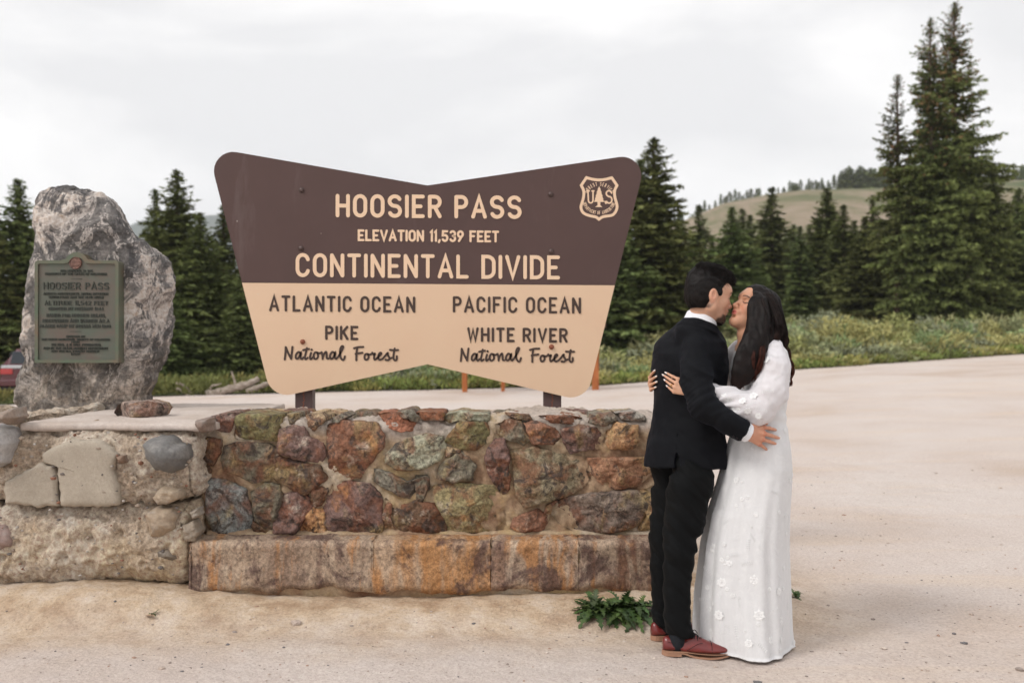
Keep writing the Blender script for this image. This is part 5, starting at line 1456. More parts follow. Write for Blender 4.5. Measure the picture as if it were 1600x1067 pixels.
# body: cross-sections from the tail (Y = YC) forwards
secs = []
def sec(y, hw, zb, zbelt, ztop, tw):
    z = g0
    a = [(-hw * .93, zb), (-hw, zb + .12), (-hw, (zb + zbelt) / 2), (-hw * .985, zbelt - .04), (-hw * .95, zbelt), (-tw, ztop - .10), (-tw * .9, ztop - .02), (0, ztop)]
    pts = a + [(-x_, z_) for x_, z_ in a[:-1][::-1]]
    return [(cx_ + x_, YC + y, z + z_) for x_, z_ in pts]
S_ = [sec(0.0, .80, .38, .86, .88, .70), sec(.03, .88, .30, .98, 1.0, .74), sec(.14, .90, .27, 1.0, 1.30, .66), sec(.30, .905, .25, 1.0, 1.44, .63), sec(.8, .91, .24, 1.0, 1.49, .66), sec(2.0, .91, .24, .99, 1.50, .68), sec(2.8, .91, .24, .97, 1.42, .64), sec(3.3, .90, .25, .95, .99, .78), sec(4.1, .86, .28, .84, .86, .72), sec(4.4, .76, .36, .66, .70, .6)]
K = len(S_[0]); V = np.concatenate([np.array(q) for q in S_])
Fc = [tuple(f) for f in grid_faces(len(S_), K, wrap=True)] + [tuple(range(K)), tuple(range((len(S_) - 1) * K, len(S_) * K))[::-1]]
body = mk('body', V, Fc, m_paint.m, car, smooth=False)
def quadbox(name, x0, x1, z0, z1, y, th, m, par=car, bev=.01, lean=0.0):
    V, Fc = box(cx_ + x0, cx_ + x1, YC + y, YC + y + th, g0 + z0, g0 + z1, bev)
    V = V.copy(); V[:, 1] += lean * (V[:, 2] - g0 - z0)
    return mk(name, V, Fc, m.m, par)
quadbox('rear_window', -.60, .60, 1.03, 1.36, .018, .03, m_glass, lean=.36)
quadbox('light_band', -.84, .84, .90, .985, -.015, .05, m_chr)
for s in (-1, 1):
    quadbox('tail_light', min(s * .86, s * .52), max(s * .86, s * .52), .74, .89, -.03, .06, m_lamp)
    quadbox('side_window', min(s * .915, s * .90), max(s * .915, s * .90), 1.02, 1.32, .6, 1.9, m_glass)
quadbox('licence_plate', -.26, .26, .72, .84, -.045, .03, m_plate)
quadbox('bumper', -.90, .90, .40, .60, -.07, .14, m_paint, bev=.04)
quadbox('bumper_trim', -.86, .86, .30, .40, -.05, .12, m_plas, bev=.03)
a = np.arange(22) * 2 * math.pi / 22
for s in (-1, 1):
    for yy_ in (.75, 3.45):
        V = []
        for (xx, r) in ((-.10, .20), (-.10, .30), (-.07, .33), (.07, .33), (.10, .30), (.10, .20)):
            V.append(np.stack([np.full(22, cx_ + s * .80 + xx), YC + yy_ + r * np.cos(a), g0 + .33 + r * np.sin(a)], -1))
        w = mk('tyre', np.concatenate(V), [tuple(f) for f in grid_faces(6, 22, wrap=True)], m_tyre.m, car, smooth=True)
        V = np.concatenate([np.stack([np.full(22, cx_ + s * .80 + s * .09 + d), YC + yy_ + r * np.cos(a), g0 + .33 + r * np.sin(a)], -1) for d, r in ((0, .21), (-.02 * s, .18), (-.01 * s, .05), (0, 0))])
        mk('rim', V, grid_faces(4, 22, wrap=True), m_chr.m, w, smooth=True)
# ---------------------------------------------------------------- implicit surfaces (for the two people)
def nrm(v): v = np.asarray(v, float); return v / (np.linalg.norm(v) + 1e-12)
class Prim:
    k = 0.01; op = 'u'
def rc(a, b, ra, rb, k=0.01, op='u'):
    a, b = np.asarray(a, float), np.asarray(b, float); ab = b - a; L2 = ab @ ab + 1e-12
    def f(p):
        t = np.clip(((p - a) @ ab) / L2, 0, 1)
        return np.linalg.norm(p - a - t[:, None] * ab, axis=1) - (ra + (rb - ra) * t)
    return (f, k, op)
def ell(c, r, k=0.01, op='u', R=None):
    c, r = np.asarray(c, float), np.asarray(r, float)
    def f(p):
        q = p - c
        if R is not None: q = q @ R
        k0 = np.linalg.norm(q / r, axis=1); k1 = np.linalg.norm(q / (r * r), axis=1)
        return k0 * (k0 - 1) / (k1 + 1e-9)
    return (f, k, op)
def rbx(c, h, rad, k=0.01, op='u', R=None):
    c, h = np.asarray(c, float), np.asarray(h, float) - rad
    def f(p):
        q = p - c
        if R is not None: q = q @ R
        d = np.abs(q) - h
        return np.linalg.norm(np.maximum(d, 0), axis=1) + np.minimum(d.max(1), 0) - rad
    return (f, k, op)
def chain(pts, rads, k=0.01, op='u', kk=0.012):
    segs = [rc(pts[i], pts[i + 1], rads[i], rads[i + 1])[0] for i in range(len(pts) - 1)]
    def f(p):
        d = segs[0](p)
        for s in segs[1:]:
            e = s(p); h = np.maximum(kk - np.abs(d - e), 0) / kk; d = np.minimum(d, e) - h * h * kk * .25
        return d
    return (f, k, op)
def loft(zs, cx, cy, a, b, rot=0.0, k=0.01, op='u', fold=None, capr=0.0, power=2.0, shell=None):
    """stack of (super)ellipses along z; rot = yaw of the a-axis; fold(theta,z)->radial factor"""
    zs = np.asarray(zs, float); o = np.argsort(zs); zs = zs[o]
    arr = [np.broadcast_to(np.asarray(v, float), zs.shape)[o] for v in (cx, cy, a, b, rot)]
    z0, z1 = zs[0], zs[-1]
    def f(p):
        z = np.clip(p[:, 2], z0, z1)
        X, Y_, A_, B_, Rr = [np.interp(z, zs, v) for v in arr]
        dx, dy = p[:, 0] - X, p[:, 1] - Y_
        c, s = np.cos(Rr), np.sin(Rr)
        u, v = dx * c + dy * s, -dx * s + dy * c
        if power == 2.0: q = np.sqrt((u / A_) ** 2 + (v / B_) ** 2)
        else: q = (np.abs(u / A_) ** power + np.abs(v / B_) ** power) ** (1 / power)
        m = np.sqrt(A_ * B_) * 0.55 + np.minimum(A_, B_) * 0.45
        if fold is not None: q = q / fold(np.arctan2(v / B_, u / A_), z)
        d = (q - 1) * m
        if shell is not None: d = np.abs(d + shell) - shell
        dz = np.maximum(z0 - p[:, 2], p[:, 2] - z1)
        if capr: 
            return np.where(dz > -capr, np.minimum(np.maximum(d, dz), 0) + np.hypot(np.maximum(d + capr, 0), np.maximum(dz + capr, 0)) - capr, d)
        return np.maximum(d, dz)
    return (f, k, op)
def combine(prims, p):
    d = None
    for f, k, op in prims:
        e = f(p)
        if d is None: d = e; continue
        if op == 'u':
            if k > 0: h = np.maximum(k - np.abs(d - e), 0) / k; d = np.minimum(d, e) - h * h * k * .25
            else: d = np.minimum(d, e)
        elif op == 's':
            e = -e; h = np.maximum(k - np.abs(d - e), 0) / max(k, 1e-6); d = np.maximum(d, e) + h * h * k * .25
        elif op == 'i':
            h = np.maximum(k - np.abs(d - e), 0) / max(k, 1e-6); d = np.maximum(d, e) + h * h * k * .25
    return d
def sdf_mesh(prims, lo, hi, h, disp=None, B=14, amp=0.0):
    """sparse surface nets of the combined field inside lo..hi at spacing h"""
    lo, hi = np.asarray(lo, float), np.asarray(hi, float)
    nb = np.ceil((hi - lo) / (h * B)).astype(int); Nn = nb * B + 3
    bi = np.stack(np.meshgrid(*[np.arange(q) for q in nb], indexing='ij'), -1).reshape(-1, 3)
    ctr = lo + (bi + 0.5) * B * h; R = B * h * 0.87 + h * 2
    D = np.stack([f(ctr) for f, k, op in prims], 0)
    tot = combine([((lambda p, i=i: D[i]), k, op) for i, (f, k, op) in enumerate(prims)], ctr)
    sel = np.where(np.abs(tot) < R * 1.9 + amp)[0]
    g = np.arange(B + 2); L = np.stack(np.meshgrid(g, g, g, indexing='ij'), -1).reshape(-1, 3)
    vid, vpos, quads = [], [], []
    strd = np.array([Nn[1] * Nn[2], Nn[2], 1])
    umin = np.min(np.stack([D[i] for i in range(len(prims)) if prims[i][2] == 'u' or i == 0]), 0)
    for bidx in sel:
        o = bi[bidx] * B
        pts = lo + (o + L) * h
        act = [prims[i] for i in range(len(prims)) if (D[i][bidx] < umin[bidx] + 3.2 * R + prims[i][1] * 2 if (prims[i][2] == 'u' or i == 0) else (D[i][bidx] < 2.6 * R + prims[i][1] if prims[i][2] == 's' else True))]
        v = combine(act, pts)
        if disp is not None: v = v - disp(pts)
        v = v.reshape(B + 2, B + 2, B + 2)
        s = v < 0
        if s.all() or not s.any(): continue
        # cells 0..B (B+1 per axis); a block owns cells 0..B-1
        acc = np.zeros((B + 1, B + 1, B + 1, 3)); cnt = np.zeros((B + 1, B + 1, B + 1))
        ii = np.stack(np.meshgrid(*[np.arange(B + 1)] * 3, indexing='ij'), -1).astype(float)
        for ax in range(3):
            o1, o2 = [a_ for a_ in range(3) if a_ != ax]
            for d1 in (0, 1):
                for d2 in (0, 1):
                    sl0 = [slice(0, B + 1)] * 3
                    sl0[o1] = slice(d1, B + 1 + d1); sl0[o2] = slice(d2, B + 1 + d2)
                    sl1 = list(sl0); sl1[ax] = slice(1, B + 2)
                    v0, v1 = v[tuple(sl0)], v[tuple(sl1)]
                    c = (v0 < 0) != (v1 < 0)
                    t = np.where(c, v0 / (v0 - v1 + 1e-20), 0)
                    off = np.zeros((B + 1, B + 1, B + 1, 3)); off[..., ax] = t; off[..., o1] = d1; off[..., o2] = d2
                    acc += off * c[..., None]; cnt += c
        own = np.zeros_like(cnt, bool); own[:B, :B, :B] = True
        m = (cnt > 0) & own
        idx = np.argwhere(m)
        vid.append((o + idx) @ strd)
        vpos.append(lo + (o + idx + acc[m] / cnt[m][:, None]) * h)
        # quads: edges along ax starting at grid point (i,j,k) with cells around it
        for ax in range(3):
            o1, o2 = [(1, 2), (2, 0), (0, 1)][ax]
            a0 = [slice(0, B)] * 3; a0[o1] = slice(1, B + 1); a0[o2] = slice(1, B + 1)
            a1 = list(a0); a1[ax] = slice(1, B + 1)
            s0, s1 = s[tuple(a0)], s[tuple(a1)]
            e = np.argwhere(s0 != s1)
            if not len(e): continue
            flip = s0[tuple(e.T)]
            gp = e.copy(); gp[:, o1] += 1; gp[:, o2] += 1
            gp = gp + o
            u1 = np.zeros(3, int); u1[o1] = 1; u2 = np.zeros(3, int); u2[o2] = 1
            q = np.stack([(gp - u1 - u2) @ strd, (gp - u2) @ strd, gp @ strd, (gp - u1) @ strd], -1)
            q[~flip] = q[~flip][:, ::-1]
            quads.append(q)
    vid = np.concatenate(vid); vpos = np.concatenate(vpos); quads = np.concatenate(quads)
    vid, ui = np.unique(vid, return_index=True); vpos = vpos[ui]
    w = np.searchsorted(vid, quads); w = np.minimum(w, len(vid) - 1)
    ok = (vid[w] == quads).all(1)
    return vpos, w[ok]
def laplace(V, Q, it=1, lam=0.5):
    e = np.concatenate([Q[:, [0, 1]], Q[:, [1, 2]], Q[:, [2, 3]], Q[:, [3, 0]]])
    for _ in range(it):
        s = np.zeros_like(V); c = np.zeros(len(V))
        for a, b in ((0, 1), (1, 0)):
            for ax in range(3): s[:, ax] += np.bincount(e[:, a], V[e[:, b], ax], len(V))
            c += np.bincount(e[:, a], minlength=len(V))
        V = V + lam * (s / np.maximum(c, 1)[:, None] - V)
    return V
def frame(fwd, up):
    x = nrm(fwd); y = nrm(np.cross(up, x)); z = np.cross(x, y); return np.stack([x, y, z], 1)   # columns: forward, left, up

def head_prims(c, R, s, female=False):
    """head in local axes (forward, left, up), scaled by s"""
    L = lambda x, y, z: c + s * (R @ np.array([x, y, z]))
    E = lambda p, r, k=0.01, op='u', RR=None: ell(L(*p), np.array(r) * s, k * s, op, R if RR is None else R @ RR)
    C = lambda a, b, ra, rb, k=0.01, op='u': rc(L(*a), L(*b), ra * s, rb * s, k * s, op)
    jw = 0.047 if female else 0.054
    pr = [E((-.012, 0, .035), (.092, .074, .082), .02), E((.030, 0, .025), (.068, .064, .078), .03),
          E((.050, 0, -.035), (.040, .052, .060), .03),                      # face mass
          C((.005, jw, -.062), (.072, .016, -.100), .020, .019, .03), C((.005, -jw, -.062), (.072, -.016, -.100), .020, .019, .03),
          C((.0, jw + .008, -.02), (.005, jw, -.062), .016, .018, .03), C((.0, -jw - .008, -.02), (.005, -jw, -.062), .016, .018, .03),
          E((.080, 0, -.104), (.019, .021, .017), .016),                    # chin
          E((.040, 0, -.085), (.045, .036, .022), .03),
          E((.060, .034, -.030), (.026, .022, .024), .02), E((.060, -.034, -.030), (.026, .022, .024), .02),   # cheeks
          E((.082, 0, .030), (.018, .045, .018), .02),                      # brow
          E((.086, .0, .020), (.012, .030, .010), .012),
          E((.094, .032, .000), (.014, .015, .011), .010, 's'), E((.094, -.032, .000), (.014, .015, .011), .010, 's'),   # sockets
          E((.0775, .031, .000), (.0125, .0135, .0125), .002), E((.0775, -.031, .000), (.0125, .0135, .0125), .002),  # eyeballs under lids
          C((.088, 0, .010), (.112, 0, -.030), .0075, .0090, .010),          # nose bridge
          E((.113, 0, -.034), (.0115, .0105, .0090), .006), E((.103, .0115, -.037), (.010, .0070, .0075), .004), E((.103, -.0115, -.037), (.010, .0070, .0075), .004),
          E((.088, 0, -.058), (.018, .028, .020), .012),                    # mouth mound
          E((.100, 0, -.0585), (.0085, .0205, .0052), .003), E((.098, 0, -.070), (.0090, .0180, .0062), .003),
          E((.104, 0, -.0640), (.006, .020, .0016), .002, 's'),
          E((.093, 0, -.083), (.006, .014, .006), .006, 's')]
    if not female or True:
        for sy in (-1, 1):
            pr += [E((-.010, sy * .076, -.010), (.018, .010, .030), .004), E((-.006, sy * .0845, -.008), (.010, .007, .019), .003, 's'), E((-.006, sy * .076, -.036), (.009, .006, .010), .004)]
    return pr, L
def hand_prims(wrist, knuckles, tips, thumb, normal, scale=1.0, curl=0.006, r=0.0085, palm=0.0):
    """wrist point; four knuckle points; four tips; thumb (base, mid, tip); normal = out of the back of the hand"""
    n = nrm(normal); pr = []
    kn = [np.asarray(q, float) for q in knuckles]
    w = np.asarray(wrist, float)
    ax = nrm(np.mean(kn, 0) - w); side = nrm(kn[0] - kn[3])
    th = 0.0115 * scale
    for i, q in enumerate(kn):
        b = w + side * (0.016 - 0.0105 * i) * scale
        pr.append(rc(b - n * .003, q - n * 0.003, 0.0135 * scale, 0.0105 * scale, 0.014))
        pr.append(ell(q + n * 0.0015, [0.0085 * scale] * 3, 0.007))
    for i in range(4):
        q, t = kn[i], np.asarray(tips[i], float); L = np.linalg.norm(t - q)
        rr = r * scale * (1.0, 1.03, .98, .86)[i]
        p1 = q + (t - q) * 0.43 + n * curl * (1.0 if i < 3 else .8); p2 = q + (t - q) * 0.74 + n * curl * 0.75
        pr.append(rc(q - n * .001, p1, rr * 1.08, rr * .98, 0.005)); pr.append(rc(p1, p2, rr * .98, rr * .88, 0.002)); pr.append(rc(p2, t, rr * .88, rr * .72, 0.002))
        pr.append(ell(p1 + n * .001, [rr * 1.03] * 3, .003))
    a, m, t = [np.asarray(v, float) for v in thumb]
    pr.append(rc(w + side * .012 * scale, a, 0.016 * scale, 0.0145 * scale, 0.014)); pr.append(rc(a, m, 0.0135 * scale, 0.0105 * scale, 0.008)); pr.append(rc(m, t, 0.0105 * scale, 0.0082 * scale, 0.002))
    return pr
def nails(tips, knuckles, normal, mat, parent, L=0.010, wd=0.0048, ext=0.0, scale=1.0, curl=.006):
    n = nrm(normal); 
    for t, q in zip(tips, knuckles):
        t, q = np.asarray(t, float), np.asarray(q, float)
        p2 = q + (t - q) * .74 + n * curl * .75
        d = nrm(t - p2); s = nrm(np.cross(d, n)); n2 = np.cross(s, d)
        V = []
        us = np.linspace(-0.6, 1.0 + ext, 6)
        for u in us:
            w = wd * scale * (1.0 if u < .5 else max(0.25, 1 - ((u - .5) / (0.55 + ext)) ** 2.2))
            for v in (-1, -.5, 0, .5, 1):
                V.append(t + d * (u * L * .62) + s * (v * w) + n2 * (0.0066 * scale + .0013 - 0.0022 * v * v - 0.0012 * max(u, 0)))
        mk('fingernail', V, grid_faces(6, 5), mat, parent, smooth=True)
# ---------------------------------------------------------------- materials for the couple
m_skin = Mat('skin', 0.5, 0.35)
_m = m_skin
_m.base(_m.mix(0.25, _m.attr(), _m.ramp(_m.noise(45, 4, 0.6), [(0.3, 0.4), (0.7, 0.6)]), 'OVERLAY'))
_m.set(Subsurface_Weight=0.12, Subsurface_Scale=0.012); _m.b.inputs['Subsurface Radius'].default_value = (1.0, 0.35, 0.2)
_m.bump(_m.noise(260, 3), 0.12, 0.0015)
def cloth(name, col, rough=0.85, sheen=0.3, weave=700, bs=0.2):
    m = Mat(name, rough, 0.12)
    m.base(m.mix(0.25, col, m.ramp(m.noise(9, 5, 0.6), [(0.3, 0.35), (0.7, 0.65)]), 'OVERLAY')); m.set(Sheen_Weight=sheen, Sheen_Roughness=0.5)
    b0 = m.bump(m.noise(18, 4, 0.6, 0.5), 0.25, 0.01)
    m.bump(m.noise(weave, 2), bs, 0.001, b0); return m
m_suit = cloth('suit_wool', (0.0046, 0.0050, 0.0066), 0.75, 0.03)
m_suit.b.inputs['Sheen Tint'].default_value = (0.5, 0.6, 0.9, 1)
m_trou = cloth('trouser_wool', (0.0028, 0.0032, 0.0036), 0.75, 0.02)
m_shirt = cloth('white_shirt', (0.78, 0.79, 0.83), 0.8, 0.1)
m_shoe = Mat('oxblood_leather', 0.28, 0.5); m_shoe.base(m_shoe.ramp(m_shoe.noise(16, 5, 0.6), [(0.3, (0.10, 0.009, 0.010)), (0.6, (0.175, 0.022, 0.019)), (0.8, (0.26, 0.045, 0.032))])); m_shoe.set(Coat_Weight=0.35, Coat_Roughness=0.2)
m_shoe.bump(m_shoe.noise(40, 3), .12, .003)
m_sole = Mat('tan_sole', 0.6, 0.3); m_sole.base((0.36, 0.20, 0.13))
m_lace = Mat('dark_lace', 0.8, 0.2); m_lace.base((0.015, 0.012, 0.014))
m_sock = Mat('dark_sock', 0.9, 0.1); m_sock.base((0.02, 0.022, 0.026))
m_nail = Mat('nail_polish', 0.25, 0.5); m_nail.base((0.80, 0.72, 0.69))
m_gold = Mat('gold_ring', 0.25, 0.5); m_gold.base((0.75, 0.5, 0.22)); m_gold.set(Metallic=1.0)
m_dress = Mat('dress_chiffon', 0.85, 0.2)
_m = m_dress
_m.base(_m.mix(_m.ramp(_m.noise(26, 5, 0.65, 1.2), [(0.50, 0.0), (0.62, 0.45)]), (0.66, 0.66, 0.67), (0.73, 0.73, 0.735)))
_m.bump(_m.noise(22, 5, 0.65, 0.8), 0.18, 0.008); _m.set(Sheen_Weight=0.15)
m_sleeve = Mat('sheer_sleeve', 0.8, 0.2)
_m = m_sleeve
_m.base((0.76, 0.74, 0.765)); _m.set(Alpha=0.86); _m.bump(_m.noise(30, 5, 0.6, 0.8), 0.35, 0.01)
m_lacew = Mat('lace_applique', 0.85, 0.2); m_lacew.base((0.79, 0.79, 0.795)); m_lacew.bump(m_lacew.noise(150, 3), .4, .002)
def hair_mat(name, c0, c1, sheen):
    m = Mat(name, 0.55, 0.16)
    m.base(m.mix(1.0, m.attr(), m.ramp(m.noise(30, 3), [(0.3, c0), (0.7, c1)]), 'MULTIPLY')); m.set(Anisotropic=0.5)
    return m
m_hairm = hair_mat('black_hair', (0.006, 0.005, 0.005), (0.013, 0.010, 0.0095), 0)
m_hairw = hair_mat('dark_brown_hair', (0.007, 0.005, 0.005), (0.017, 0.0105, 0.009), 0)

def rgb(*a): return np.array(a, float)
SK_M, SK_W = rgb(0.60, 0.345, 0.235), rgb(0.52, 0.27, 0.170)
def paint_head(V, base, c, R, s, lips, brow, lash, brow_w=0.004, beard=False, flush=0.0, hair_line=None):
    q = ((V - c) @ R) / s
    C = np.tile(base, (len(V), 1))
    x, y, z = q[:, 0], q[:, 1], q[:, 2]
    front = sstep(.05, .07, x)
    def blend(m, col): C[:] = C * (1 - m[:, None]) + col * m[:, None]
    blend(flush * front * np.exp(-(((np.abs(y) - .036) / .02) ** 2 + ((z + .035) / .022) ** 2)), rgb(.62, .22, .15))
    blend(0.5 * flush * np.exp(-((x - .11) / .02) ** 2 - (y / .012) ** 2 - ((z + .035) / .012) ** 2), rgb(.62, .22, .15))
    ml = sstep(.088, .094, x) * (1 - sstep(.0185, .022, np.abs(y) + np.abs(z + .064) * .5)) * (1 - sstep(.0085, .0115, np.abs(z + .0645)))
    blend(ml * .9, lips)
    ay = np.abs(y)
    bz = .0205 + .004 * np.sin((ay - .012) / .036 * math.pi)
    mb_ = sstep(.05, .06, x) * sstep(.011, .015, ay) * (1 - sstep(.044, .052, ay)) * (1 - sstep(brow_w * .6, brow_w * 1.3, np.abs(z - bz)))
    blend(mb_ * .85, brow)
    lz = -.004 - .004 * np.clip(1 - ((ay - .031) / .014) ** 2, 0, 1)
    me_ = sstep(.06, .068, x) * sstep(.014, .018, ay) * (1 - sstep(.044, .049, ay)) * (1 - sstep(.0014, .0034, np.abs(z - lz)))
    blend(me_ * .9, lash)
    if beard:
        mg = sstep(.036, .050, x) * (1 - sstep(-.084, -.076, z)) * (1 - sstep(.044, .054, ay))
        mm = sstep(.085, .09, x) * np.exp(-((z + .050) / .0045) ** 2) * (1 - sstep(.022, .028, ay))
        blend(np.clip(mg * .92 + mm * .6, 0, .94), rgb(.022, .016, .014))
        st = sstep(.0, .03, x) * (1 - sstep(-.065, -.045, z)) * .16
        blend(st * (1 - mg), rgb(.16, .10, .08))
    blend(np.exp(-((x + .010) / .02) ** 2) * (ay > .075) * (z > -.05) * (z < .025) * .35, rgb(.60, .22, .15))
    if hair_line is not None: blend(hair_line(q) * .93, rgb(.02, .016, .015))
    return C

# ================================================================ GROOM
TH = math.radians(32)
MF = np.array([math.cos(TH), math.sin(TH), 0]); MR = np.array([math.sin(TH), -math.cos(TH), 0])
YM = 4.72
def zc(py, Y): return CH + (CY - py) / F * Y
def xc(px, Y): return (px - CX) / F * Y
groom = thing('person', (xc(1055, 4.6), 4.6, 0.0), 'person in a black suit, white shirt and oxblood shoes, seen from behind, kissing the other with an arm round their waist', 'person')
groom['label'] = 'person in black suit and oxblood shoes, hand spread on the back of the white dress'
hc = P(1106.5, 460, 4.625); yaw, pit = math.radians(12), math.radians(-12)
hf = np.array([math.cos(yaw) * math.cos(pit), math.sin(yaw) * math.cos(pit), math.sin(pit)])
HR = frame(hf, (0.10, 0.06, 1)); HS = 1.03
hp, HL = head_prims(hc, HR, HS)
rhand = dict(wrist=P(1171, 677.5, 4.420), knuckles=[P(1194, 667.5, 4.435), P(1194.5, 677.5, 4.428), P(1192, 686.5, 4.432), P(1187, 694, 4.442)],
             tips=[P(1212, 671.5, 4.487), P(1217.5, 684.5, 4.490), P(1213.5, 694, 4.485), P(1199, 703.5, 4.472)],
             thumb=(P(1180, 661.5, 4.428), P(1189.5, 658, 4.440), P(1197.5, 661, 4.458)), normal=(0.12, -1, 0.12))
arm_r = [P(1089, 545, 4.575), P(1087, 590, 4.49), P(1100, 634, 4.42), P(1133, 657, 4.40), P(1171, 677.5, 4.42)]
arm_l = [P(1062, 535, 4.90), P(1090, 590, 4.98), P(1125, 632, 4.97), P(1160, 640, 4.90), P(1185, 646, 4.83)]
torso_z = [zc(y, YM) for y in (700, 700, 650, 620, 580, 550, 530, 515, 503)]
body = [loft(torso_z, [xc(p, YM) for p in (1070, 1070, 1073, 1075, 1076, 1077, 1082, 1088, 1092)], YM, [.11, .11, .10, .10, .105, .10, .085, .06, .045], [.15, .15, .14, .145, .155, .16, .13, .075, .05], TH, k=.02)]
body += [chain([P(1097, 486, 4.635), P(1092, 512, 4.66), P(1088, 535, 4.70)], [.056, .054, .048], .015), chain(arm_r, [.050, .05, .043, .038, .028], .02), chain(arm_l, [.055, .05, .043, .038, .03], .02)]
body += hp + hand_prims(scale=1.0, curl=.007, **rhand)
lk = [P(1196, 640 + 9 * i, 4.80) for i in range(4)]; lt_ = [P(1214, 643 + 9 * i, 4.775) for i in range(4)]
body += hand_prims(P(1180, 648, 4.83), lk, lt_, (P(1186, 634, 4.81), P(1194, 628, 4.80), P(1201, 627, 4.79)), (0.1, 1, 0), 1.0)
V, Q = sdf_mesh(body, P(1010, 740, YM) - [0, .35, 0.05], P(1230, 410, YM) + [0, .35, .02], 0.0031)
V = laplace(V, Q, 1, .35)
def mline(q):
    x, y, z = q.T
    top = sstep(.052, .060, z + .35 * np.clip(x - .06, -9, 9) * -1) * (1 - sstep(.075, .095, x + (z - .08) * .2))
    side = (1 - sstep(.020, .036, x + np.clip(-z, 0, 1) * .55)) * sstep(-.080, -.070, z - np.clip(-x, 0, .1) * .25)
    ear = np.exp(-(((x + .006) / .022) ** 2 + ((z + .010) / .034) ** 2)) * (np.abs(y) > .06)
    return np.clip(np.maximum(side, 0), 0, 1) * (1 - np.clip(ear * 2.2, 0, 1))
C = paint_head(V, SK_M, hc, HR, HS, rgb(.42, .17, .14), rgb(.03, .02, .018), rgb(.05, .03, .025), .0045, True, .35, mline)
hd = np.linalg.norm(V - hc, axis=1) > .2
C[hd] = SK_M * rgb(.95, .82, .80)
kd = np.min([np.linalg.norm(V - np.asarray(q), axis=1) for q in rhand['knuckles']], 0); C[kd < .012] *= rgb(.92, .78, .76)
man = mk('body', V, Q, m_skin.m, groom, smooth=True, cols=C)

# --- short hair: a combed mass and the strands over it
E = lambda p, r, k=0.01, op='u': ell(HL(*p), np.array(r) * HS, k, op, HR)
hair = [E((-.012, 0, .044), (.101, .081, .086), .01), E((-.035, 0, -.005), (.074, .0765, .085), .02), E((.040, 0, .090), (.054, .058, .030), .03), E((.076, .0, .076), (.022, .048, .018), .02), E((-.01, 0, .104), (.065, .055, .024), .03), E((.018, 0, .012), (.040, .0775, .050), .01),
        E((.120, 0, -.020), (.082, .11, .088), .008, 's'), E((.02, 0, -.125), (.14, .12, .060), .012, 's')]
for sy in (-1, 1): hair.append(E((-.004, sy * .094, -.014), (.030, .030, .036), .006, 's'))
cen_h = HL(0, 0, .03)
def hd_disp(p):
    q = (p - hc) @ HR / HS
    return 0.0020 * fbm(np.stack([q[:, 0] * 26, q[:, 1] * 60, q[:, 2] * 34], -1), 3) + 0.004 * fbm(q * np.array([26, 45, 26]), 2) * sstep(.05, .08, q[:, 2])
V, Q = sdf_mesh(hair, hc - .17, hc + .19, 0.0030, hd_disp, amp=.01)
hairm = mk('hair', V, Q, m_hairm.m, groom, smooth=True, cols=np.ones((len(V), 3)) * .8)
rs = np.random.RandomState(2)
N = vnormals(V, Q)
pick = rs.choice(len(V), 8000); b = V[pick]; nn = N[pick]
q = (b - hc) @ HR / HS
tz = sstep(.035, .085, q[:, 2] + .3 * np.clip(q[:, 0], -.1, .1)); comb = np.stack([-.35 + 1.1 * tz , rs.normal(0, .25, len(q)) + 0.25 * np.sign(q[:, 1]) * (q[:, 2] > .08), -1.0 + 1.1 * tz], -1) @ HR.T
comb -= nn * (comb * nn).sum(1, keepdims=True); comb /= np.linalg.norm(comb, axis=1, keepdims=True) + 1e-9
Ls = (.012 + .018 * tz) * rs.uniform(.6, 1.3, len(q)) * HS
t = np.linspace(0, 1, 5)[None, :, None]
lift = (.10 + .2 * tz)[:, None, None]
pts = b[:, None] - nn[:, None] * .002 + comb[:, None] * t * Ls[:, None, None] + nn[:, None] * (t * (1.3 - t)) * Ls[:, None, None] * lift + rs.normal(0, .0008, (len(b), 5, 3)) * t
keep = ~((q[:, 0] > .02) & (q[:, 2] < .05)); pts = pts[keep]
V2, F2 = tubes(pts, np.linspace(1, .35, 5)[None] * .0011, 3)
cc = np.repeat(rs.uniform(.6, 2.0, (len(pts), 1)), 15, 0) * np.array([[1.05, 1, .97]])
o = mk('hair_strands', V2, F2, m_hairm.m, groom, smooth=True, cols=cc); tag(o, kind='stuff')
# goatee
V, Q = sdf_mesh([ell(HL(.070, 0, -.108), np.array([.027, .031, .022]) * HS, .004, 'u', HR), ell(HL(.086, 0, -.096), np.array([.014, .018, .016]) * HS, .01, 'u', HR)], hc - .2, hc + .17, .003, lambda p: .0035 * perlin(p * 120))
mk('goatee', V, Q, m_hairm.m, groom, smooth=True, cols=np.ones((len(V), 3)) * .7)
bm = []
man_q = None
pt = []
for i in range(900):
    a_ = rs.uniform(-1, 1) * .026; u = rs.rand()
    x0 = .062 + .036 * math.sqrt(max(0, 1 - (a_ / .03) ** 2)) * (0.35 + .65 * u); z0 = -.086 - .030 * (1 - u) * 1.0
    p0 = np.array([x0, a_, z0]); d = nrm([.35, a_ * 6, -1.0])
    pt.append([HL(*p0), HL(*(p0 + d * .008)), HL(*(p0 + d * .016 + [-.002, 0, 0]))])
V2, F2 = tubes(np.array(pt), np.array([[1, .8, .3]]) * .0009, 3); o = mk('beard', V2, F2, m_hairm.m, groom, smooth=True, cols=np.ones((len(V2), 3)) * .9); tag(o, kind='stuff')

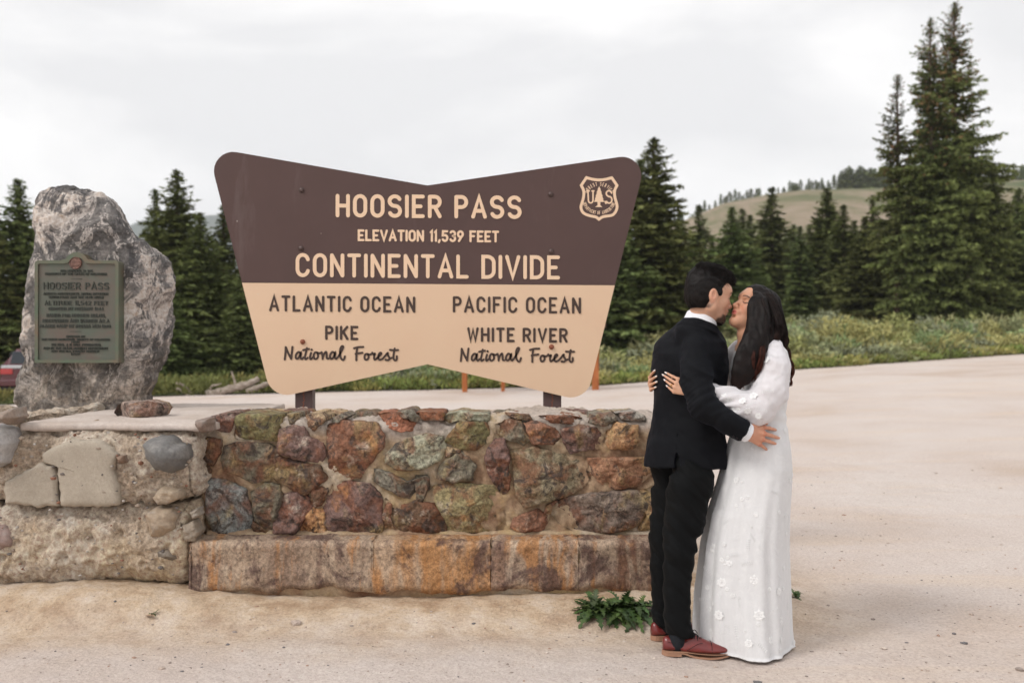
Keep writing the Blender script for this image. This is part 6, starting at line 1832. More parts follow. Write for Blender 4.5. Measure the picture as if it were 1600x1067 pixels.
# --- jacket
jy = (752, 720, 690, 650, 620, 580, 552, 534, 520, 508, 494)
jz = [zc(y, YM) for y in jy]
jx = [xc(p, YM) for p in (1070, 1072, 1072, 1074, 1076, 1077, 1078, 1080, 1083, 1086, 1088)]
ja = [.188, .180, .160, .138, .138, .146, .146, .128, .105, .086, .076]
jb = [.222, .214, .202, .192, .200, .214, .216, .200, .155, .105, .084]
def jfold(th, z): return 1 + 0.012 * np.sin(th * 9 + z * 14) * sstep(1.25, .85, z) + .006 * np.sin(th * 5 - z * 22)
jtor = loft(jz, jx, YM, ja, jb, TH, k=.0, fold=jfold)
def sleeve_fn(pts, rads, cut_at, cut_dir, wr=1.0, kk=.02):
    ch = chain(pts, rads, kk=kk)[0]; cut_at = np.asarray(cut_at); cut_dir = nrm(cut_dir)
    def f(p): return np.maximum(ch(p), (p - cut_at) @ cut_dir)
    return f
slv_r = sleeve_fn(arm_r[:4] + [P(1163, 673.5, 4.405)], [.073, .069, .061, .053, .0485], P(1162, 673, 4.405), arm_r[4] - arm_r[3])
slv_l = sleeve_fn(arm_l, [.078, .068, .060, .052, .047], arm_l[4], arm_l[4] - arm_l[3])
cn = P(1094, 504, 4.655); CRr = frame((.80, .42, -.42), (.32, .2, 1))     # tilted collar frame: forward, left, up
def ring(cc_, RR, a, b_, h, th, flare=0.0):
    def f(p):
        q = (p - cc_) @ RR
        r = np.sqrt((q[:, 0] / (a - flare * q[:, 2])) ** 2 + (q[:, 1] / (b_ - flare * q[:, 2])) ** 2); d = np.abs((r - 1) * (a + b_) / 2) - th
        return np.maximum(d, np.abs(q[:, 2]) - h)
    return f
vdir = nrm(-MF * .82 + MR * .57)
def vent(p):
    c0 = np.array([jx[1], YM, 0]); d = (p - c0); s = d @ np.array([-vdir[1], vdir[0], 0]); r = d @ vdir
    zz = p[:, 2]; w = np.clip(.985 - zz, 0, 1) * .055
    return np.maximum.reduce([np.abs(s + .02 * (zz - .9)) - w, zz - .985, -(r - .125)])
hem = lambda p: (.815 + .02 * ((p - np.array([jx[1], YM, 0])) @ MF) * -1) - p[:, 2] + .012 * np.sin(p[:, 0] * 9)
def jdisp(p):
    d = np.zeros(len(p))
    # elbow creases: ridges across the sleeve, and soft drag lines over the back
    e = arm_r[2]; r = np.linalg.norm(p - e, axis=1); w = np.exp(-(r / .10) ** 2)
    ax = nrm(arm_r[3] - arm_r[1]); u = (p - e) @ ax
    q0 = np.stack([u * 26, (p - e) @ np.array([.3, .3, 1.0]) * 5, p[:, 1] * 5], -1); d += w * .010 * (1 - 3.0 * np.abs(perlin(q0))) * (p[:, 1] < 4.5)
    e2 = arm_r[1]; w2 = np.exp(-(np.linalg.norm(p - e2, axis=1) / .09) ** 2); u2 = (p - e2) @ nrm(np.array([.5, 0, 1.0]))
    q1 = np.stack([u2 * 20, p[:, 0] * 4 - p[:, 2] * 4, p[:, 1] * 4], -1); d += w2 * .007 * (1 - 3.0 * np.abs(perlin(q1 + 5)))
    q = np.stack([p[:, 0] * 5 + p[:, 2] * 6, p[:, 1] * 5, p[:, 2] * 3 - p[:, 0] * 3], -1)
    d += .0085 * perlin(q * 1.6) + .0035 * perlin(q * 4)
    return d
jk = [jtor, (slv_r, .030, 'u'), (slv_l, .02, 'u'), (vent, .002, 's'), (hem, .004, 'i'), (ring(cn + [-.002, 0, -.016], CRr, .0810, .0895, .034, .0060, .45), .012, 'u'), rc(cn - CRr[:, 2] * .062, cn - CRr[:, 2] * .026, .100, .086, .02)]
neckhole = rc(P(1100, 478, 4.625), P(1096, 508, 4.65), .060, .056, .006, 's')
jk.append((lambda p: (p - (cn + CRr[:, 2] * -.006)) @ CRr[:, 2], .004, 'i'))
V, Q = sdf_mesh(jk, P(995, 765, YM) - [0, .45, 0], P(1225, 480, YM) + [0, .42, .02], 0.0050, jdisp, amp=.012)
V = laplace(V, Q, 1, .3)
jac = mk('jacket', V, Q, m_suit.m, groom, smooth=True)
V, Q = sdf_mesh([(ring(cn + [.002, -.002, .006], CRr, .0715, .0785, .026, .0030, .10), .004, 'u')], cn - .14, cn + .14, 0.0030)
mk('shirt_collar', V, Q, m_shirt.m, groom, smooth=True)
cu0, cu1 = P(1158, 671.5, 4.405), P(1168.5, 676.5, 4.415); ca = nrm(cu1 - cu0)
def cuff(p):
    q = p - cu0; t = q @ ca; r = np.linalg.norm(q - t[:, None] * ca, axis=1); return np.maximum(np.abs(r - .0405) - .0028, np.maximum(-t, t - np.linalg.norm(cu1 - cu0)))
V, Q = sdf_mesh([(cuff, 0, 'u')], cu0 - .07, cu1 + .07, 0.0027); mk('shirt_cuff', V, Q, m_shirt.m, groom, smooth=True)
for k_ in range(3):
    bb = P(1146 + k_ * 5.5, 682.0 + k_ * 2.4, 4.372 + .001 * k_); V, Q = sdf_mesh([ell(bb, [.006, .004, .006])], bb - .012, bb + .012, .0022); mk('cuff_button', V, Q, m_lace.m, jac, smooth=True)
# seams: centre back, side panel and pocket flap edge, laid on the cloth
from mathutils.bvhtree import BVHTree
_jb = BVHTree.FromPolygons([tuple(v) for v in V], [tuple(int(i) for i in q) for q in Q])
def on_cloth(L_, nn, tree):
    out = []
    for q in catmull(L_, nn):
        d = Vector(P(q[0], q[1], 4.5)) - Vector((0, 0, CH)); h = tree.ray_cast(Vector((0, 0, CH)), d.normalized(), 20)
        if h[0] is not None: out.append(np.array(h[0]) - np.array([0, .0004, 0]))
    return np.array(out)
for L_, r_ in (([(1060, 505), (1046, 545), (1041, 600), (1038, 640), (1036, 664)], .0013), ([(1069, 560), (1064, 600), (1062, 650), (1060, 715)], .0012), ([(1078, 657), (1090, 661), (1104, 667)], .0032), ([(1067, 530), (1064, 548), (1064, 570), (1069, 590)], .0013)):
    w = on_cloth(L_, 18, _jb)
    if len(w) > 3 and np.abs(np.diff(w[:, 1])).max() < .05:
        V_, F_ = tubes(w[None], r_, 5); mk('seam', V_, F_, m_trou.m, jac, smooth=True)
# --- trousers
def leg(pts, name='trousers'):
    zs = [zc(y, Y) for (px, y, hw, Y, d) in pts]
    return loft(zs, [xc(px, Y) for (px, y, hw, Y, d) in pts], [Y for (px, y, hw, Y, d) in pts], [hw / F * Y for (px, y, hw, Y, d) in pts], [d for (px, y, hw, Y, d) in pts], 0.12, k=.03, power=2.3)
near = leg([(1077, 700, 24, 4.64, .075), (1079, 725, 31, 4.61, .10), (1081, 741, 34, 4.60, .105), (1071, 803, 32, 4.575, .092), (1064.5, 838, 28, 4.56, .082), (1059, 882, 22.5, 4.54, .070), (1057.5, 924, 21, 4.515, .062), (1059.5, 975, 21.5, 4.50, .058), (1060.5, 990, 22.5, 4.495, .060)])
far = leg([(1054, 700, 24, 4.78, .075), (1052, 725, 30, 4.79, .095), (1051, 745, 32, 4.80, .10), (1046, 790, 28, 4.79, .09), (1040.5, 838, 24.5, 4.77, .08), (1037, 889, 21.5, 4.75, .068), (1039, 941, 19, 4.73, .060), (1041, 973, 19.5, 4.72, .058)])
def tdisp(p):
    q = np.stack([p[:, 0] * 6, p[:, 1] * 6, p[:, 2] * 16 + p[:, 0] * 16], -1)
    kn = np.exp(-((p[:, 2] - .50) / .12) ** 2); hp_ = sstep(.6, .78, p[:, 2]); an_ = np.exp(-((p[:, 2] - .12) / .06) ** 2)
    return (.004 + .016 * kn + .015 * hp_ + .014 * an_) * perlin(q) + .004 * perlin(q * 2.3)
V, Q = sdf_mesh([near, far], (xc(1000, 4.6), 4.35, .02), (xc(1130, 4.7), 4.98, .93), 0.0050, tdisp, amp=.02)
mk('trousers', V, Q, m_trou.m, groom, smooth=True)
# --- shoes
def shoe(heel, dirv, left):
    d = nrm([dirv[0], dirv[1], 0]); s = np.array([-d[1], d[0], 0]) * (1 if left else -1)
    xs_ = np.array([0, .006, .02, .045, .075, .095, .115, .14, .17, .20, .23, .26, .285, .298, .304])
    wi = np.array([.014, .023, .030, .034, .034, .033, .033, .036, .041, .045, .0455, .041, .031, .019, .008])
    wo = wi * np.interp(xs_, [0, .1, .2, .3], [1, 1.0, 1.1, 1.0])
    tp = np.array([.064, .079, .083, .075, .070, .075, .098, .093, .078, .065, .056, .053, .047, .038, .026])
    ofs = np.interp(xs_, [0, .15, .3], [0, .002, -.004])
    rows, K_ = [], 26
    ph = np.linspace(0, 2 * math.pi, K_, endpoint=False)
    for x, a, b2, t, of in zip(xs_, wi, wo, tp, ofs):
        zb = .022 if x < .08 else .014 + .004 * max(0, (x - .24) / .06)
        c, sn = np.cos(ph), np.sin(ph)
        wv = np.where(c > 0, a, b2) * np.sign(c) * np.abs(c) ** .7
        zz = np.where(sn > 0, (t - zb - .018) * np.abs(sn) ** .9 + .018, .018 + sn * .018) + zb
        nar = np.where(sn > 0, 1 - .42 * sn * np.interp(x, [0, .12, .3], [.35, 1, .6]), 1)
        rows.append(heel + d * x + s * (wv * nar + of)[:, None] + np.array([0, 0, 1]) * zz[:, None])
    V_ = np.concatenate(rows); f = [tuple(q_) for q_ in grid_faces(len(rows), K_, wrap=True)] + [tuple(range(K_))[::-1], tuple(range((len(rows) - 1) * K_, len(rows) * K_))]
    sh = mk('shoe', V_, f, m_shoe.m, groom, smooth=True)
    # sole with a stacked heel
    for nm, x0, x1, z0, z1, gr in (('sole', -.004, .309, .011, .0185, .0035), ('heel', -.004, .082, .0005, .0108, .0025), ('welt', -.002, .307, .0187, .0225, .0055)):
        xx = np.linspace(x0, x1, 26); rr = []
        for x in xx:
            a = np.interp(x, xs_, wi) + gr; b2 = np.interp(x, xs_, wo) + gr; e = min(1, (x - x0 + .0005) / .012, (x1 - x + .0005) / .012 if nm != 'heel' else 1) ** .5
            up = .0045 * max(0, (x - .24) / .06) ** 2 - (.006 * sstep(.085, .13, x) * (1 - sstep(.2, .28, x)) if nm == 'sole' else 0)
            lo = .0105 * float(sstep(.09, .16, x)) if nm != 'heel' else 0
            zq0, zq1 = z0 + up - lo * (1 if nm == 'sole' else .35), z1 + up - lo * (1 if nm == 'sole' else .7)
            of = np.interp(x, xs_, ofs)
            rr.append([heel + d * x + s * (a * e + of) + [0, 0, zq0], heel + d * x + s * (a * e + of) + [0, 0, zq1], heel + d * x - s * (b2 * e - of) + [0, 0, zq1], heel + d * x - s * (b2 * e - of) + [0, 0, zq0]])
        V_ = np.concatenate(rr); f = [tuple(q_) for q_ in grid_faces(26, 4, wrap=True)] + [(0, 1, 2, 3), (103, 102, 101, 100)]
        mk(nm, V_, f, m_sole.m, sh)
    T = lambda x, v, z: heel + d * x + s * v + np.array([0, 0, z])
    side = -1 if not left else 1
    lines_ = [[T(.215, v, z) for v, z in ((-.049, .026), (-.044, .045), (-.025, .058), (0, .0605), (.025, .058), (.044, .045), (.049, .026))],
              [T(.02, -.033, .066), T(.05, -.0355, .060), T(.085, -.036, .062), T(.11, -.035, .071)], [T(.105, -.037, .028), T(.13, -.038, .045), T(.155, -.038, .060), T(.175, -.035, .064)],
              [T(.02, .031, .066), T(.05, .0355, .060), T(.085, .036, .062), T(.11, .035, .071)]]
    for L_ in lines_[:1] + lines_[1:]:
        V_, F_ = tubes(catmull(L_, 14)[None], .0013, 4); mk('seam', V_, F_, m_lace.m, sh, smooth=True)
    for i in range(4):
        x = .125 + i * .014; z = .098 - i * .008
        V_, F_ = tubes(catmull([T(x, -.024, z - .010), T(x + .003, -.008, z + .002), T(x + .003, .008, z + .002), T(x, .024, z - .010)], 10)[None], .0021, 5); mk('shoelace', V_, F_, m_lace.m, sh, smooth=True)
    for L_ in ([T(.125, -.004, .100), T(.135, -.03, .108), T(.15, -.042, .094), T(.148, -.03, .085)], [T(.125, .004, .100), T(.145, .02, .106), T(.16, .03, .088)], [T(.128, -.01, .101), T(.15, -.02, .098), T(.165, -.03, .078)]):
        V_, F_ = tubes(catmull(L_, 14)[None], .0019, 5); mk('shoelace', V_, F_, m_lace.m, sh, smooth=True)
    V_, Q_ = sdf_mesh([rc(heel + d * .065 + [0, 0, .05], heel + d * .06 + [0, 0, .15], .038, .032)], heel + d * .065 - [.06, .06, -.0], heel + d * .065 + [.06, .06, .21], .006)
    mk('sock', V_, Q_, m_sock.m, groom, smooth=True)
gnd = lambda x, y: float(gz(x, y)) + .003
h1 = np.array([xc(1036, 4.47), 4.485, 0]); h1[2] = gnd(h1[0], h1[1]); shoe(h1, (1, -.06), True)
h2 = np.array([xc(1018, 4.70), 4.70, 0]); h2[2] = gnd(h2[0], h2[1]); shoe(h2, (.93, .30), False)

# ================================================================ BRIDE
YW = 4.62
TW = math.radians(200)
WF = np.array([math.cos(TW), math.sin(TW), 0])
bride = thing('person', (xc(1165, YW), YW, 0.0), 'person in a long white lace-sleeved dress with wavy dark brown hair, head tilted up', 'person')
whc = P(1181, 484.5, 4.645); yw, pw = math.radians(22), math.radians(27)
wf = np.array([-math.cos(yw) * math.cos(pw), -math.sin(yw) * math.cos(pw), math.sin(pw)])
WR = frame(wf, (.42, .1, 1)); WS = 0.985
wp, WL = head_prims(whc, WR, WS, True)
lhand = dict(wrist=P(1080, 611, 4.512), knuckles=[P(1060, 592.5, 4.553), P(1057, 599, 4.553), P(1054.5, 605.5, 4.556), P(1053, 612, 4.562)],
             tips=[P(1042, 583, 4.606), P(1037.5, 586.5, 4.618), P(1040, 594.5, 4.608), P(1043.5, 604, 4.597)],
             thumb=(P(1071, 596, 4.53), P(1068, 585, 4.545), P(1065.5, 577, 4.557)), normal=(-.5, -.86, 0.05))
warm_l = [P(1206, 548, 4.51), P(1205, 595, 4.46), P(1186, 636, 4.46), P(1140, 627, 4.475), P(1100, 616, 4.492), P(1080, 611, 4.512)]
warm_r = [P(1158, 552, 4.80), P(1128, 595, 4.95), P(1085, 606, 4.97), P(1040, 604, 4.93), P(1022, 600, 4.87)]
wz_y = (730, 690, 655, 620, 590, 560, 540, 530)
wb = [loft([zc(y, YW) for y in wz_y], [xc(p, YW) for p in (1184, 1186, 1187, 1187, 1184, 1186, 1183, 1178)], YW + .01, [.12, .11, .092, .10, .110, .092, .075, .055], [.155, .145, .115, .13, .145, .155, .14, .07], TW, k=.02),
      chain([P(1176, 500, 4.64), P(1169, 522, 4.62), P(1174, 548, 4.63)], [.050, .0485, .062], .025), chain(warm_l, [.036, .042, .036, .034, .025, .023], .02), chain(warm_r, [.045, .042, .036, .034, .026], .02)]
wb += wp + hand_prims(scale=.86, curl=.004, r=.0078, **lhand)
rt = [P(1023.5, 579, 4.725), P(1026, 588, 4.715), P(1026.5, 596.5, 4.715), P(1025, 605, 4.73)]; rk = [P(1015.5, 588 + 1.5, 4.80), P(1015.5, 596, 4.80), P(1016, 602.5, 4.80), P(1017, 609, 4.80)]
wb += hand_prims(P(1018, 601, 4.87), rk, rt, (P(1020, 590, 4.85), P(1025, 580, 4.84), P(1029, 573, 4.83)), (-1, -.15, 0), .86, curl=.004, r=.0080)
V, Q = sdf_mesh(wb, P(1005, 735, YW) - [0, .3, 0], P(1245, 440, YW) + [0, .42, .02], 0.0030)
V = laplace(V, Q, 1, .35)
C = paint_head(V, SK_W, whc, WR, WS, rgb(.42, .10, .09), rgb(.035, .02, .016), rgb(.012, .008, .008), .0036, False, .3)
hd = np.linalg.norm(V - whc, axis=1) > .19
C[hd] = rgb(.60, .34, .225)
wbody = mk('body', V, Q, m_skin.m, bride, smooth=True, cols=C)
nails(lhand['tips'], lhand['knuckles'], lhand['normal'], m_nail.m, bride, L=.014, wd=.0042, ext=.5, scale=.9, curl=.004)
nails(rt, rk, (-1, -.35, 0), m_nail.m, bride, L=.013, wd=.0042, ext=.4, scale=.9, curl=.004)
rp = lhand['knuckles'][2] + (lhand['tips'][2] - lhand['knuckles'][2]) * .28; ra_ = nrm(lhand['tips'][2] - lhand['knuckles'][2])
def tor(p):
    q = p - rp; t = q @ ra_; r = np.linalg.norm(q - t[:, None] * ra_, axis=1); return np.hypot(r - .0088, t) - .0016
V, Q = sdf_mesh([(tor, 0, 'u'), ell(rp + nrm(lhand['normal']) * .0105, [.0032] * 3, .001)], rp - .016, rp + .016, .0011); mk('ring', V, Q, m_gold.m, bride, smooth=True)

# --- dress
dy = (1037, 1000, 930, 850, 800, 760, 730, 700, 672, 655, 640, 620, 590, 565, 548, 538)
dz = [0.012] + [zc(y, YW) for y in dy[1:]]
dxp = (1158, 1158, 1159, 1163, 1169, 1177, 1182, 1185, 1187, 1188, 1188, 1188, 1186, 1188, 1188, 1186)
da = [.214, .208, .204, .190, .178, .162, .150, .136, .118, .110, .110, .116, .126, .112, .092, .070]
db = [.262, .250, .232, .212, .200, .188, .180, .165, .142, .130, .132, .142, .160, .168, .160, .130]
_ang0 = math.atan2(-1, -0.1) - TW
def dfold(th, z):
    A = .062 * (1 - sstep(.05, 1.0, z)) + .008
    w = .55 * (1 - 2 * np.abs(np.sin(th * 4 + 1.2 * np.sin(th * 2) + z * .8))) + .35 * np.sin(th * 11 + 2 + 2.0 * np.sin(th * 3 + z)) + .25 * np.sin(th * 19 + .7 + z * 2)
    d0 = np.angle(np.exp(1j * (th - _ang0)))
    return 1 + A * w + .10 * np.exp(-(d0 / .33) ** 2) * (1 - sstep(.0, .35, z)) + .035 * (1 - sstep(.0, .12, z)) * np.sin(th * 5 + 1)
dl = loft(dz, [xc(p, YW) for p in dxp], YW, da, db, TW, fold=dfold, k=.0)
vneck = ell(P(1150, 552, 4.55), [.055, .07, .075], .01, 's')
def ddisp(p):
    w = np.exp(-((p[:, 2] - zc(655, YW)) / .06) ** 2)
    q = np.stack([p[:, 0] * 8, p[:, 1] * 8, p[:, 2] * 2.0], -1)
    return .003 * perlin(q * 1.5) + w * .003 * np.sin(p[:, 2] * 90 + perlin(p * 8) * 3)
V, Q = sdf_mesh([dl, rc(P(1194, 545, 4.55), P(1206, 552, 4.52), .048, .052, .03), rc(P(1172, 546, 4.73), P(1156, 552, 4.79), .05, .055, .03), rc(P(1170, 480, 4.62), P(1167, 530, 4.62), .058, .056, .008, 's')], (xc(1060, 4.62) - .1, 4.2, -.01), (xc(1260, 4.62), 5.0, zc(522, 4.62)), 0.0052, ddisp, amp=.02)
dress = mk('dress', V, Q, m_dress.m, bride, smooth=True)
dV, dQ = V, Q
# hem frill lying on the ground
# --- sleeves
sl_pts = [P(1203, 545, 4.53), P(1209, 575, 4.475), P(1203, 612, 4.452), P(1184, 638, 4.448), P(1155, 634, 4.458), P(1134, 622, 4.47), P(1119, 616, 4.478)]
def sdisp(p):
    ax = nrm(sl_pts[5] - sl_pts[3]); u = (p - sl_pts[3]) @ ax
    th = np.arctan2((p - sl_pts[4])[:, 1], (p - sl_pts[4])[:, 2])
    w = sstep(.02, .16, u)
    return w * .007 * np.sin(th * 9 + u * 20) + .006 * perlin(p * 14) + .0035 * perlin(p * 34) + (1 - w) * .004 * perlin(np.stack([p[:, 0] * 20, p[:, 1] * 20, p[:, 2] * 7], -1))
V, Q = sdf_mesh([chain(sl_pts, [.056, .066, .074, .074, .062, .048, .036], kk=.03), rc(P(1119, 616, 4.478), P(1114, 614, 4.482), .036, .043, .006)], (xc(1095, 4.5), 4.33, zc(675, 4.5)), (xc(1240, 4.5), 4.62, zc(520, 4.5)), 0.0042, sdisp, amp=.015)
slv = mk('sleeve', V, Q, m_sleeve.m, bride, smooth=True)
sV, sQ = V, Q
V, Q = sdf_mesh([chain([P(1158, 548, 4.79), P(1140, 575, 4.87), P(1118, 598, 4.94), P(1085, 606, 4.965), P(1062, 605, 4.955)], [.056, .066, .070, .058, .042], kk=.03)], (xc(1040, 4.9), 4.68, zc(680, 4.9)), (xc(1185, 4.8), 5.08, zc(515, 4.8)), 0.006, lambda p: .005 * perlin(p * 14))
mk('sleeve', V, Q, m_sleeve.m, bride, smooth=True)

# --- lace flowers on dress and sleeve
from mathutils.bvhtree import BVHTree
def flower(mb, c, n, size, rs, kind=0):
    size = size * .72
    n = nrm(n); a = nrm(np.cross(n, [0.3, .2, 1])); b = np.cross(n, a); rot = rs.uniform(0, 6.28)
    def leaf(ang, r0, r1, w):
        d = a * math.cos(ang) + b * math.sin(ang); s = np.cross(n, d)
        P_ = [c + d * r0 * size + n * .0008, c + d * (r0 + r1) / 2 * size + s * w * size + n * .0016, c + d * r1 * size + n * .0002, c + d * (r0 + r1) / 2 * size - s * w * size + n * .0016, c + d * (r0 + r1) * .5 * size + n * .0026]
        mb.add(P_, [(0, 4, 1), (1, 4, 2), (2, 4, 3), (3, 4, 0)])
    if kind == 0:
        m = rs.randint(6, 9)
        for i in range(m): leaf(rot + i * 6.283 / m, .22, 1.0, .34)
        for i in range(5): leaf(rot + .4 + i * 6.283 / 5, .05, .5, .2)
    else:
        d = a * math.cos(rot) + b * math.sin(rot); s = np.cross(n, d)
        for i in range(6):
            for sg in (-1, 1):
                c2 = c + d * (i - 2.5) * size * .42; ang = rot + sg * .9
                dd = a * math.cos(ang) + b * math.sin(ang); ss = np.cross(n, dd); sz = size * .42
                mb.add([c2 + n * .0016, c2 + dd * sz * .5 + ss * sz * .25 + n * .003, c2 + dd * sz + n * .0016, c2 + dd * sz * .5 - ss * sz * .25 + n * .003], [(0, 1, 2, 3)])
camo = Vector((0, 0, CH))
def lace(Vx, Qx, spots, name, extra, seed, parent):
    tr = BVHTree.FromPolygons([tuple(v) for v in Vx], [tuple(int(i) for i in q) for q in Qx])
    rs = np.random.RandomState(seed); mb = MB()
    for (px, py, sz, kd) in spots:
        d = Vector(P(px, py, 4.5)) - camo; h = tr.ray_cast(camo, d.normalized(), 20)
        if h[0] is None: continue
        flower(mb, np.array(h[0]), np.array(h[1]) * (-1 if h[1].dot(d) > 0 else 1), sz, rs, kd)
    N = vnormals(Vx, Qx)
    for i in rs.choice(len(Vx), extra):
        if Vx[i, 2] < .03 or (name == 'lace_applique' and Vx[i, 2] > .8 and rs.rand() < .6): continue
        flower(mb, Vx[i], N[i], rs.uniform(.010, .022), rs, int(rs.rand() < .65))
    o = mb.build(name, m_lacew.m, parent); tag(o, kind='stuff')
lace(dV, dQ, [(1150,750,.024,0),(1131,796,.02,1),(1134,815,.02,1),(1114,856,.034,0),(1131,850,.018,0),(1128,910,.034,0),(1178,906,.036,0),(1123,961,.036,0),(1186,961,.038,0),(1217,924,.030,0),(1221,968,.032,0),(1169,851,.03,1),(1210,769,.024,1),(1105,890,.03,1),(1100,935,.03,1),(1150,985,.034,1),(1165,880,.03,1),(1112,990,.03,0),(1205,1000,.03,0),(1155,940,.02,1),(1193,700,.012,0),(1176,699,.014,0),(1226,610,.02,1),(1215,640,.026,1),(1140,880,.022,0),(1213,860,.02,1),(1190,1010,.03,1),(1170,1005,.03,0)], 'lace_applique', 260, 3, dress)
lace(sV, sQ, [(1177,618,.034,0),(1178,600,.03,1),(1186,585,.03,1),(1160,626,.028,0),(1150,640,.028,0),(1168,642,.026,0),(1140,625,.026,0),(1190,640,.03,1),(1199,612,.03,1),(1197,562,.028,0),(1214,590,.022,1),(1185,650,.024,0),(1172,632,.024,1),(1131,617,.02,0),(1208,556,.02,1)], 'lace_applique', 26, 4, slv)

# --- long hair
EW = lambda p, r, k=0.01, op='u': ell(WL(*p), np.array(r) * WS, k, op, WR)
GU = [([(1168,459,4.61),(1173,468,4.562),(1177,490,4.532),(1174,520,4.50),(1163,548,4.475),(1152,580,4.465),(1147,612,4.47)], [.008,.020,.030,.038,.040,.032,.012]),
      ([(1170,456,4.62),(1186,466,4.555),(1193,492,4.520),(1190,522,4.49),(1176,552,4.462),(1163,585,4.452),(1156,606,4.455)], [.010,.026,.036,.040,.038,.028,.010]),
      ([(1180,454,4.65),(1200,466,4.585),(1209,492,4.560),(1206,520,4.53),(1192,545,4.485),(1178,568,4.452),(1170,596,4.448)], [.008,.022,.034,.036,.028,.024,.010]),
      ([(1185,454,4.68),(1206,468,4.65),(1214,500,4.645),(1216,530,4.655),(1221,556,4.665),(1229,580,4.655),(1234,604,4.645)], [.008,.020,.030,.032,.026,.018,.007]),
      ([(1180,455,4.69),(1200,466,4.73),(1208,500,4.74),(1208,535,4.75),(1212,565,4.74),(1222,590,4.72)], [.008,.022,.036,.040,.034,.014]),
      ([(1168,458,4.68),(1176,470,4.74),(1180,500,4.765),(1180,535,4.77),(1176,565,4.79)], [.008,.020,.034,.030,.016])]
GC = [(catmull([P(*q) for q in g], 26), np.interp(np.linspace(0, 1, 26), np.linspace(0, 1, len(r)), r)) for g, r in GU]
hm = [EW((-.016, 0, .032), (.100, .083, .087), .03), EW((.004, .040, .0), (.056, .046, .075), .03), EW((.030, 0, .034), (.066, .069, .079), .02)]
for g, r in GC: hm.append(chain([g[i] for i in range(3, 26, 2)], [max(.003, r[i] * .62) for i in range(3, 26, 2)], .03, kk=.03))
hm.append(EW((.122, 0, -.015), (.080, .080, .100), .006, 's'))
hm.append(EW((.095, -.01, -.085), (.062, .085, .075), .006, 's'))
def wdisp(p): return .0035 * perlin(np.stack([p[:, 0] * 60, p[:, 1] * 60, p[:, 2] * 7], -1))
V, Q = sdf_mesh(hm, P(1125, 640, 4.65) - [0, .28, 0], P(1245, 435, 4.65) + [0, .25, 0], 0.0036, wdisp, amp=.01)
wz_ = (1 - sstep(zc(625, 4.6), zc(575, 4.6), V[:, 2]))[:, None]
wh = mk('hair', V, Q, m_hairw.m, bride, smooth=True, cols=np.array([.55, .5, .5]) * (1 - wz_) + np.array([1.3, .75, .6]) * wz_)
rs = np.random.RandomState(12)
PT, RD, CCl = [], [], []
m_ = 26; tt = np.linspace(0, 1, m_)
wts = [.22, .22, .2, .16, .12, .08]
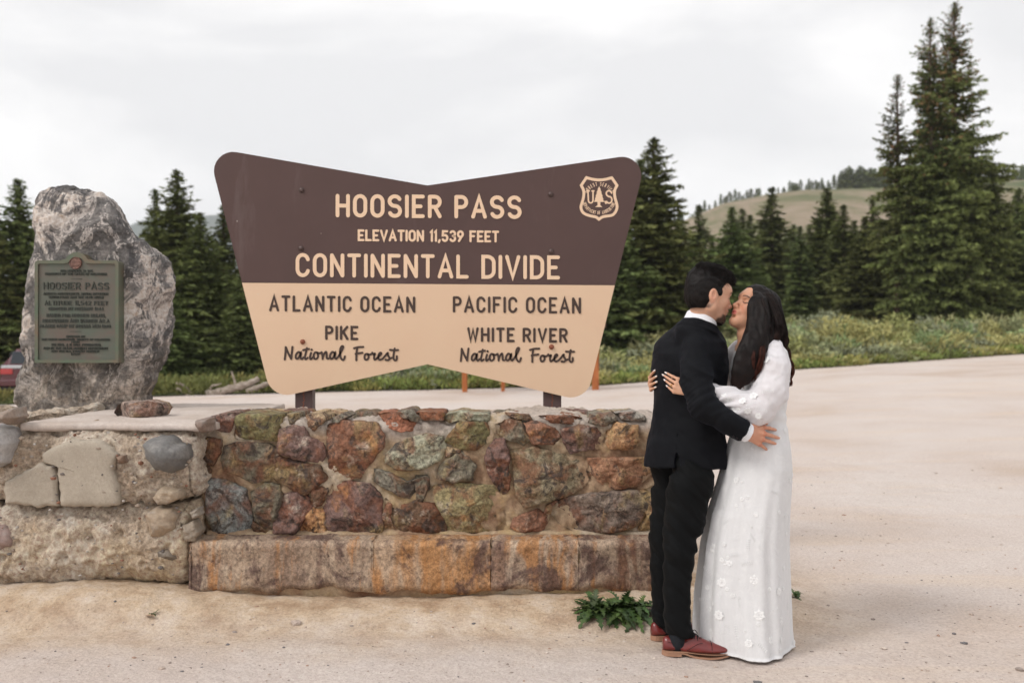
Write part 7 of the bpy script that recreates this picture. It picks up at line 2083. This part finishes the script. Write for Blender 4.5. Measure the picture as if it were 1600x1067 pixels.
for gi in range(6):
    g, r = GC[gi]; T = np.gradient(g, axis=0); T /= np.linalg.norm(T, axis=1, keepdims=True)
    A_ = np.cross(T, [0.2, 1, 0.1]); A_ /= np.linalg.norm(A_, axis=1, keepdims=True); B_ = np.cross(T, A_)
    for i in range(int(5600 * wts[gi])):
        ph = rs.uniform(0, 6.28); ro = rs.uniform(.82, 1.12) if rs.rand() < .8 else rs.uniform(.3, 1.35)
        lock = int((ph + gi * 1.7) / 0.9) % 8; tw = .5 * math.sin(lock * 2.1); fr = 2.6 + .4 * math.sin(lock * 3.3)
        amp = .022 * sstep(.25, .7, tt) * (1.1 - .3 * tt)
        a_ = ph + tw * tt * 2
        p = g + A_ * (np.cos(a_) * r * ro)[:, None] + B_ * (np.sin(a_) * r * ro)[:, None]
        wv = 2 * math.pi * fr * tt + lock * 2.4 + gi + rs.normal(0, .12)
        p = p + A_ * (amp * np.sin(wv))[:, None] + B_ * (amp * np.cos(wv))[:, None]
        end = rs.uniform(.86, 1.0); ti = tt * end * (m_ - 1); i0 = np.minimum(ti.astype(int), m_ - 2); p = p[i0] + (p[i0 + 1] - p[i0]) * (ti - i0)[:, None]
        q = (p - whc) @ WR / WS
        bad = (q[:, 0] > .058) & (q[:, 2] > -.13) & (q[:, 2] < .075) & (np.abs(q[:, 1]) < .075)
        if bad[1:].sum() > 1: continue
        PT.append(p); RD.append(.00115 * np.interp(tt, [0, .1, .8, 1], [.5, 1, .9, .35]))
        cb = rs.uniform(.5, 2.3); warm = sstep(.45, 1.0, tt) * rs.uniform(.2, 1)
        CCl.append(np.stack([cb * (1 + 6.0 * warm), cb * (1 + 2.2 * warm), cb * (1 + 1.2 * warm)], -1))
print('STRANDS', len(PT)); PT = np.array(PT); V2, F2 = tubes(PT, np.array(RD), 3)
o = mk('hair_strands', V2, F2, m_hairw.m, bride, smooth=True, cols=np.repeat(np.array(CCl).reshape(-1, 3), 3, 0)); tag(o, kind='stuff')
fy = []
for i in range(90):
    g, r = GC[rs.randint(1, 6)]; k_ = rs.randint(0, 14); k_ = k_ + 3; a0 = g[k_]; dd = nrm(a0 - P(1185, 495, 4.64)) ; t5 = np.linspace(0, 1, 7)[:, None]
    tg = nrm(g[k_ + 1] - g[k_]); L_ = rs.uniform(.03, .09)
    fy.append(a0 + dd * r[k_] + tg * L_ * t5 + dd * (t5 * (1.2 - t5)) * L_ * rs.uniform(.1, .5) + rs.normal(0, .002, (7, 3)) * t5)
V2, F2 = tubes(np.array(fy), .0006, 3); o = mk('flyaway_hair', V2, F2, m_hairw.m, bride, smooth=True, cols=np.ones((len(V2), 3)) * 2); tag(o, kind='stuff')
e1 = P(1217, 509, 4.60); V, Q = sdf_mesh([ell(e1, [.006, .004, .008])], e1 - .012, e1 + .012, .002); mk('hair_clip', V, Q, m_gold.m, bride, smooth=True)
# ---------------------------------------------------------------- air
m_air = bpy.data.materials.new('air'); m_air.use_nodes = True
_t = m_air.node_tree; _t.nodes.clear()
_o = _t.nodes.new('ShaderNodeOutputMaterial'); _v = _t.nodes.new('ShaderNodeVolumePrincipled')
_v.inputs['Color'].default_value = (0.93, 0.95, 1.0, 1); _v.inputs['Density'].default_value = 0.00022; _v.inputs['Anisotropy'].default_value = 0.2
_t.links.new(_v.outputs[0], _o.inputs['Volume'])
V, Fc = box(-3600, 3600, -640, 2900, -10, 345)
hz = mk('haze', V, Fc, m_air); tag(hz, kind='stuff')
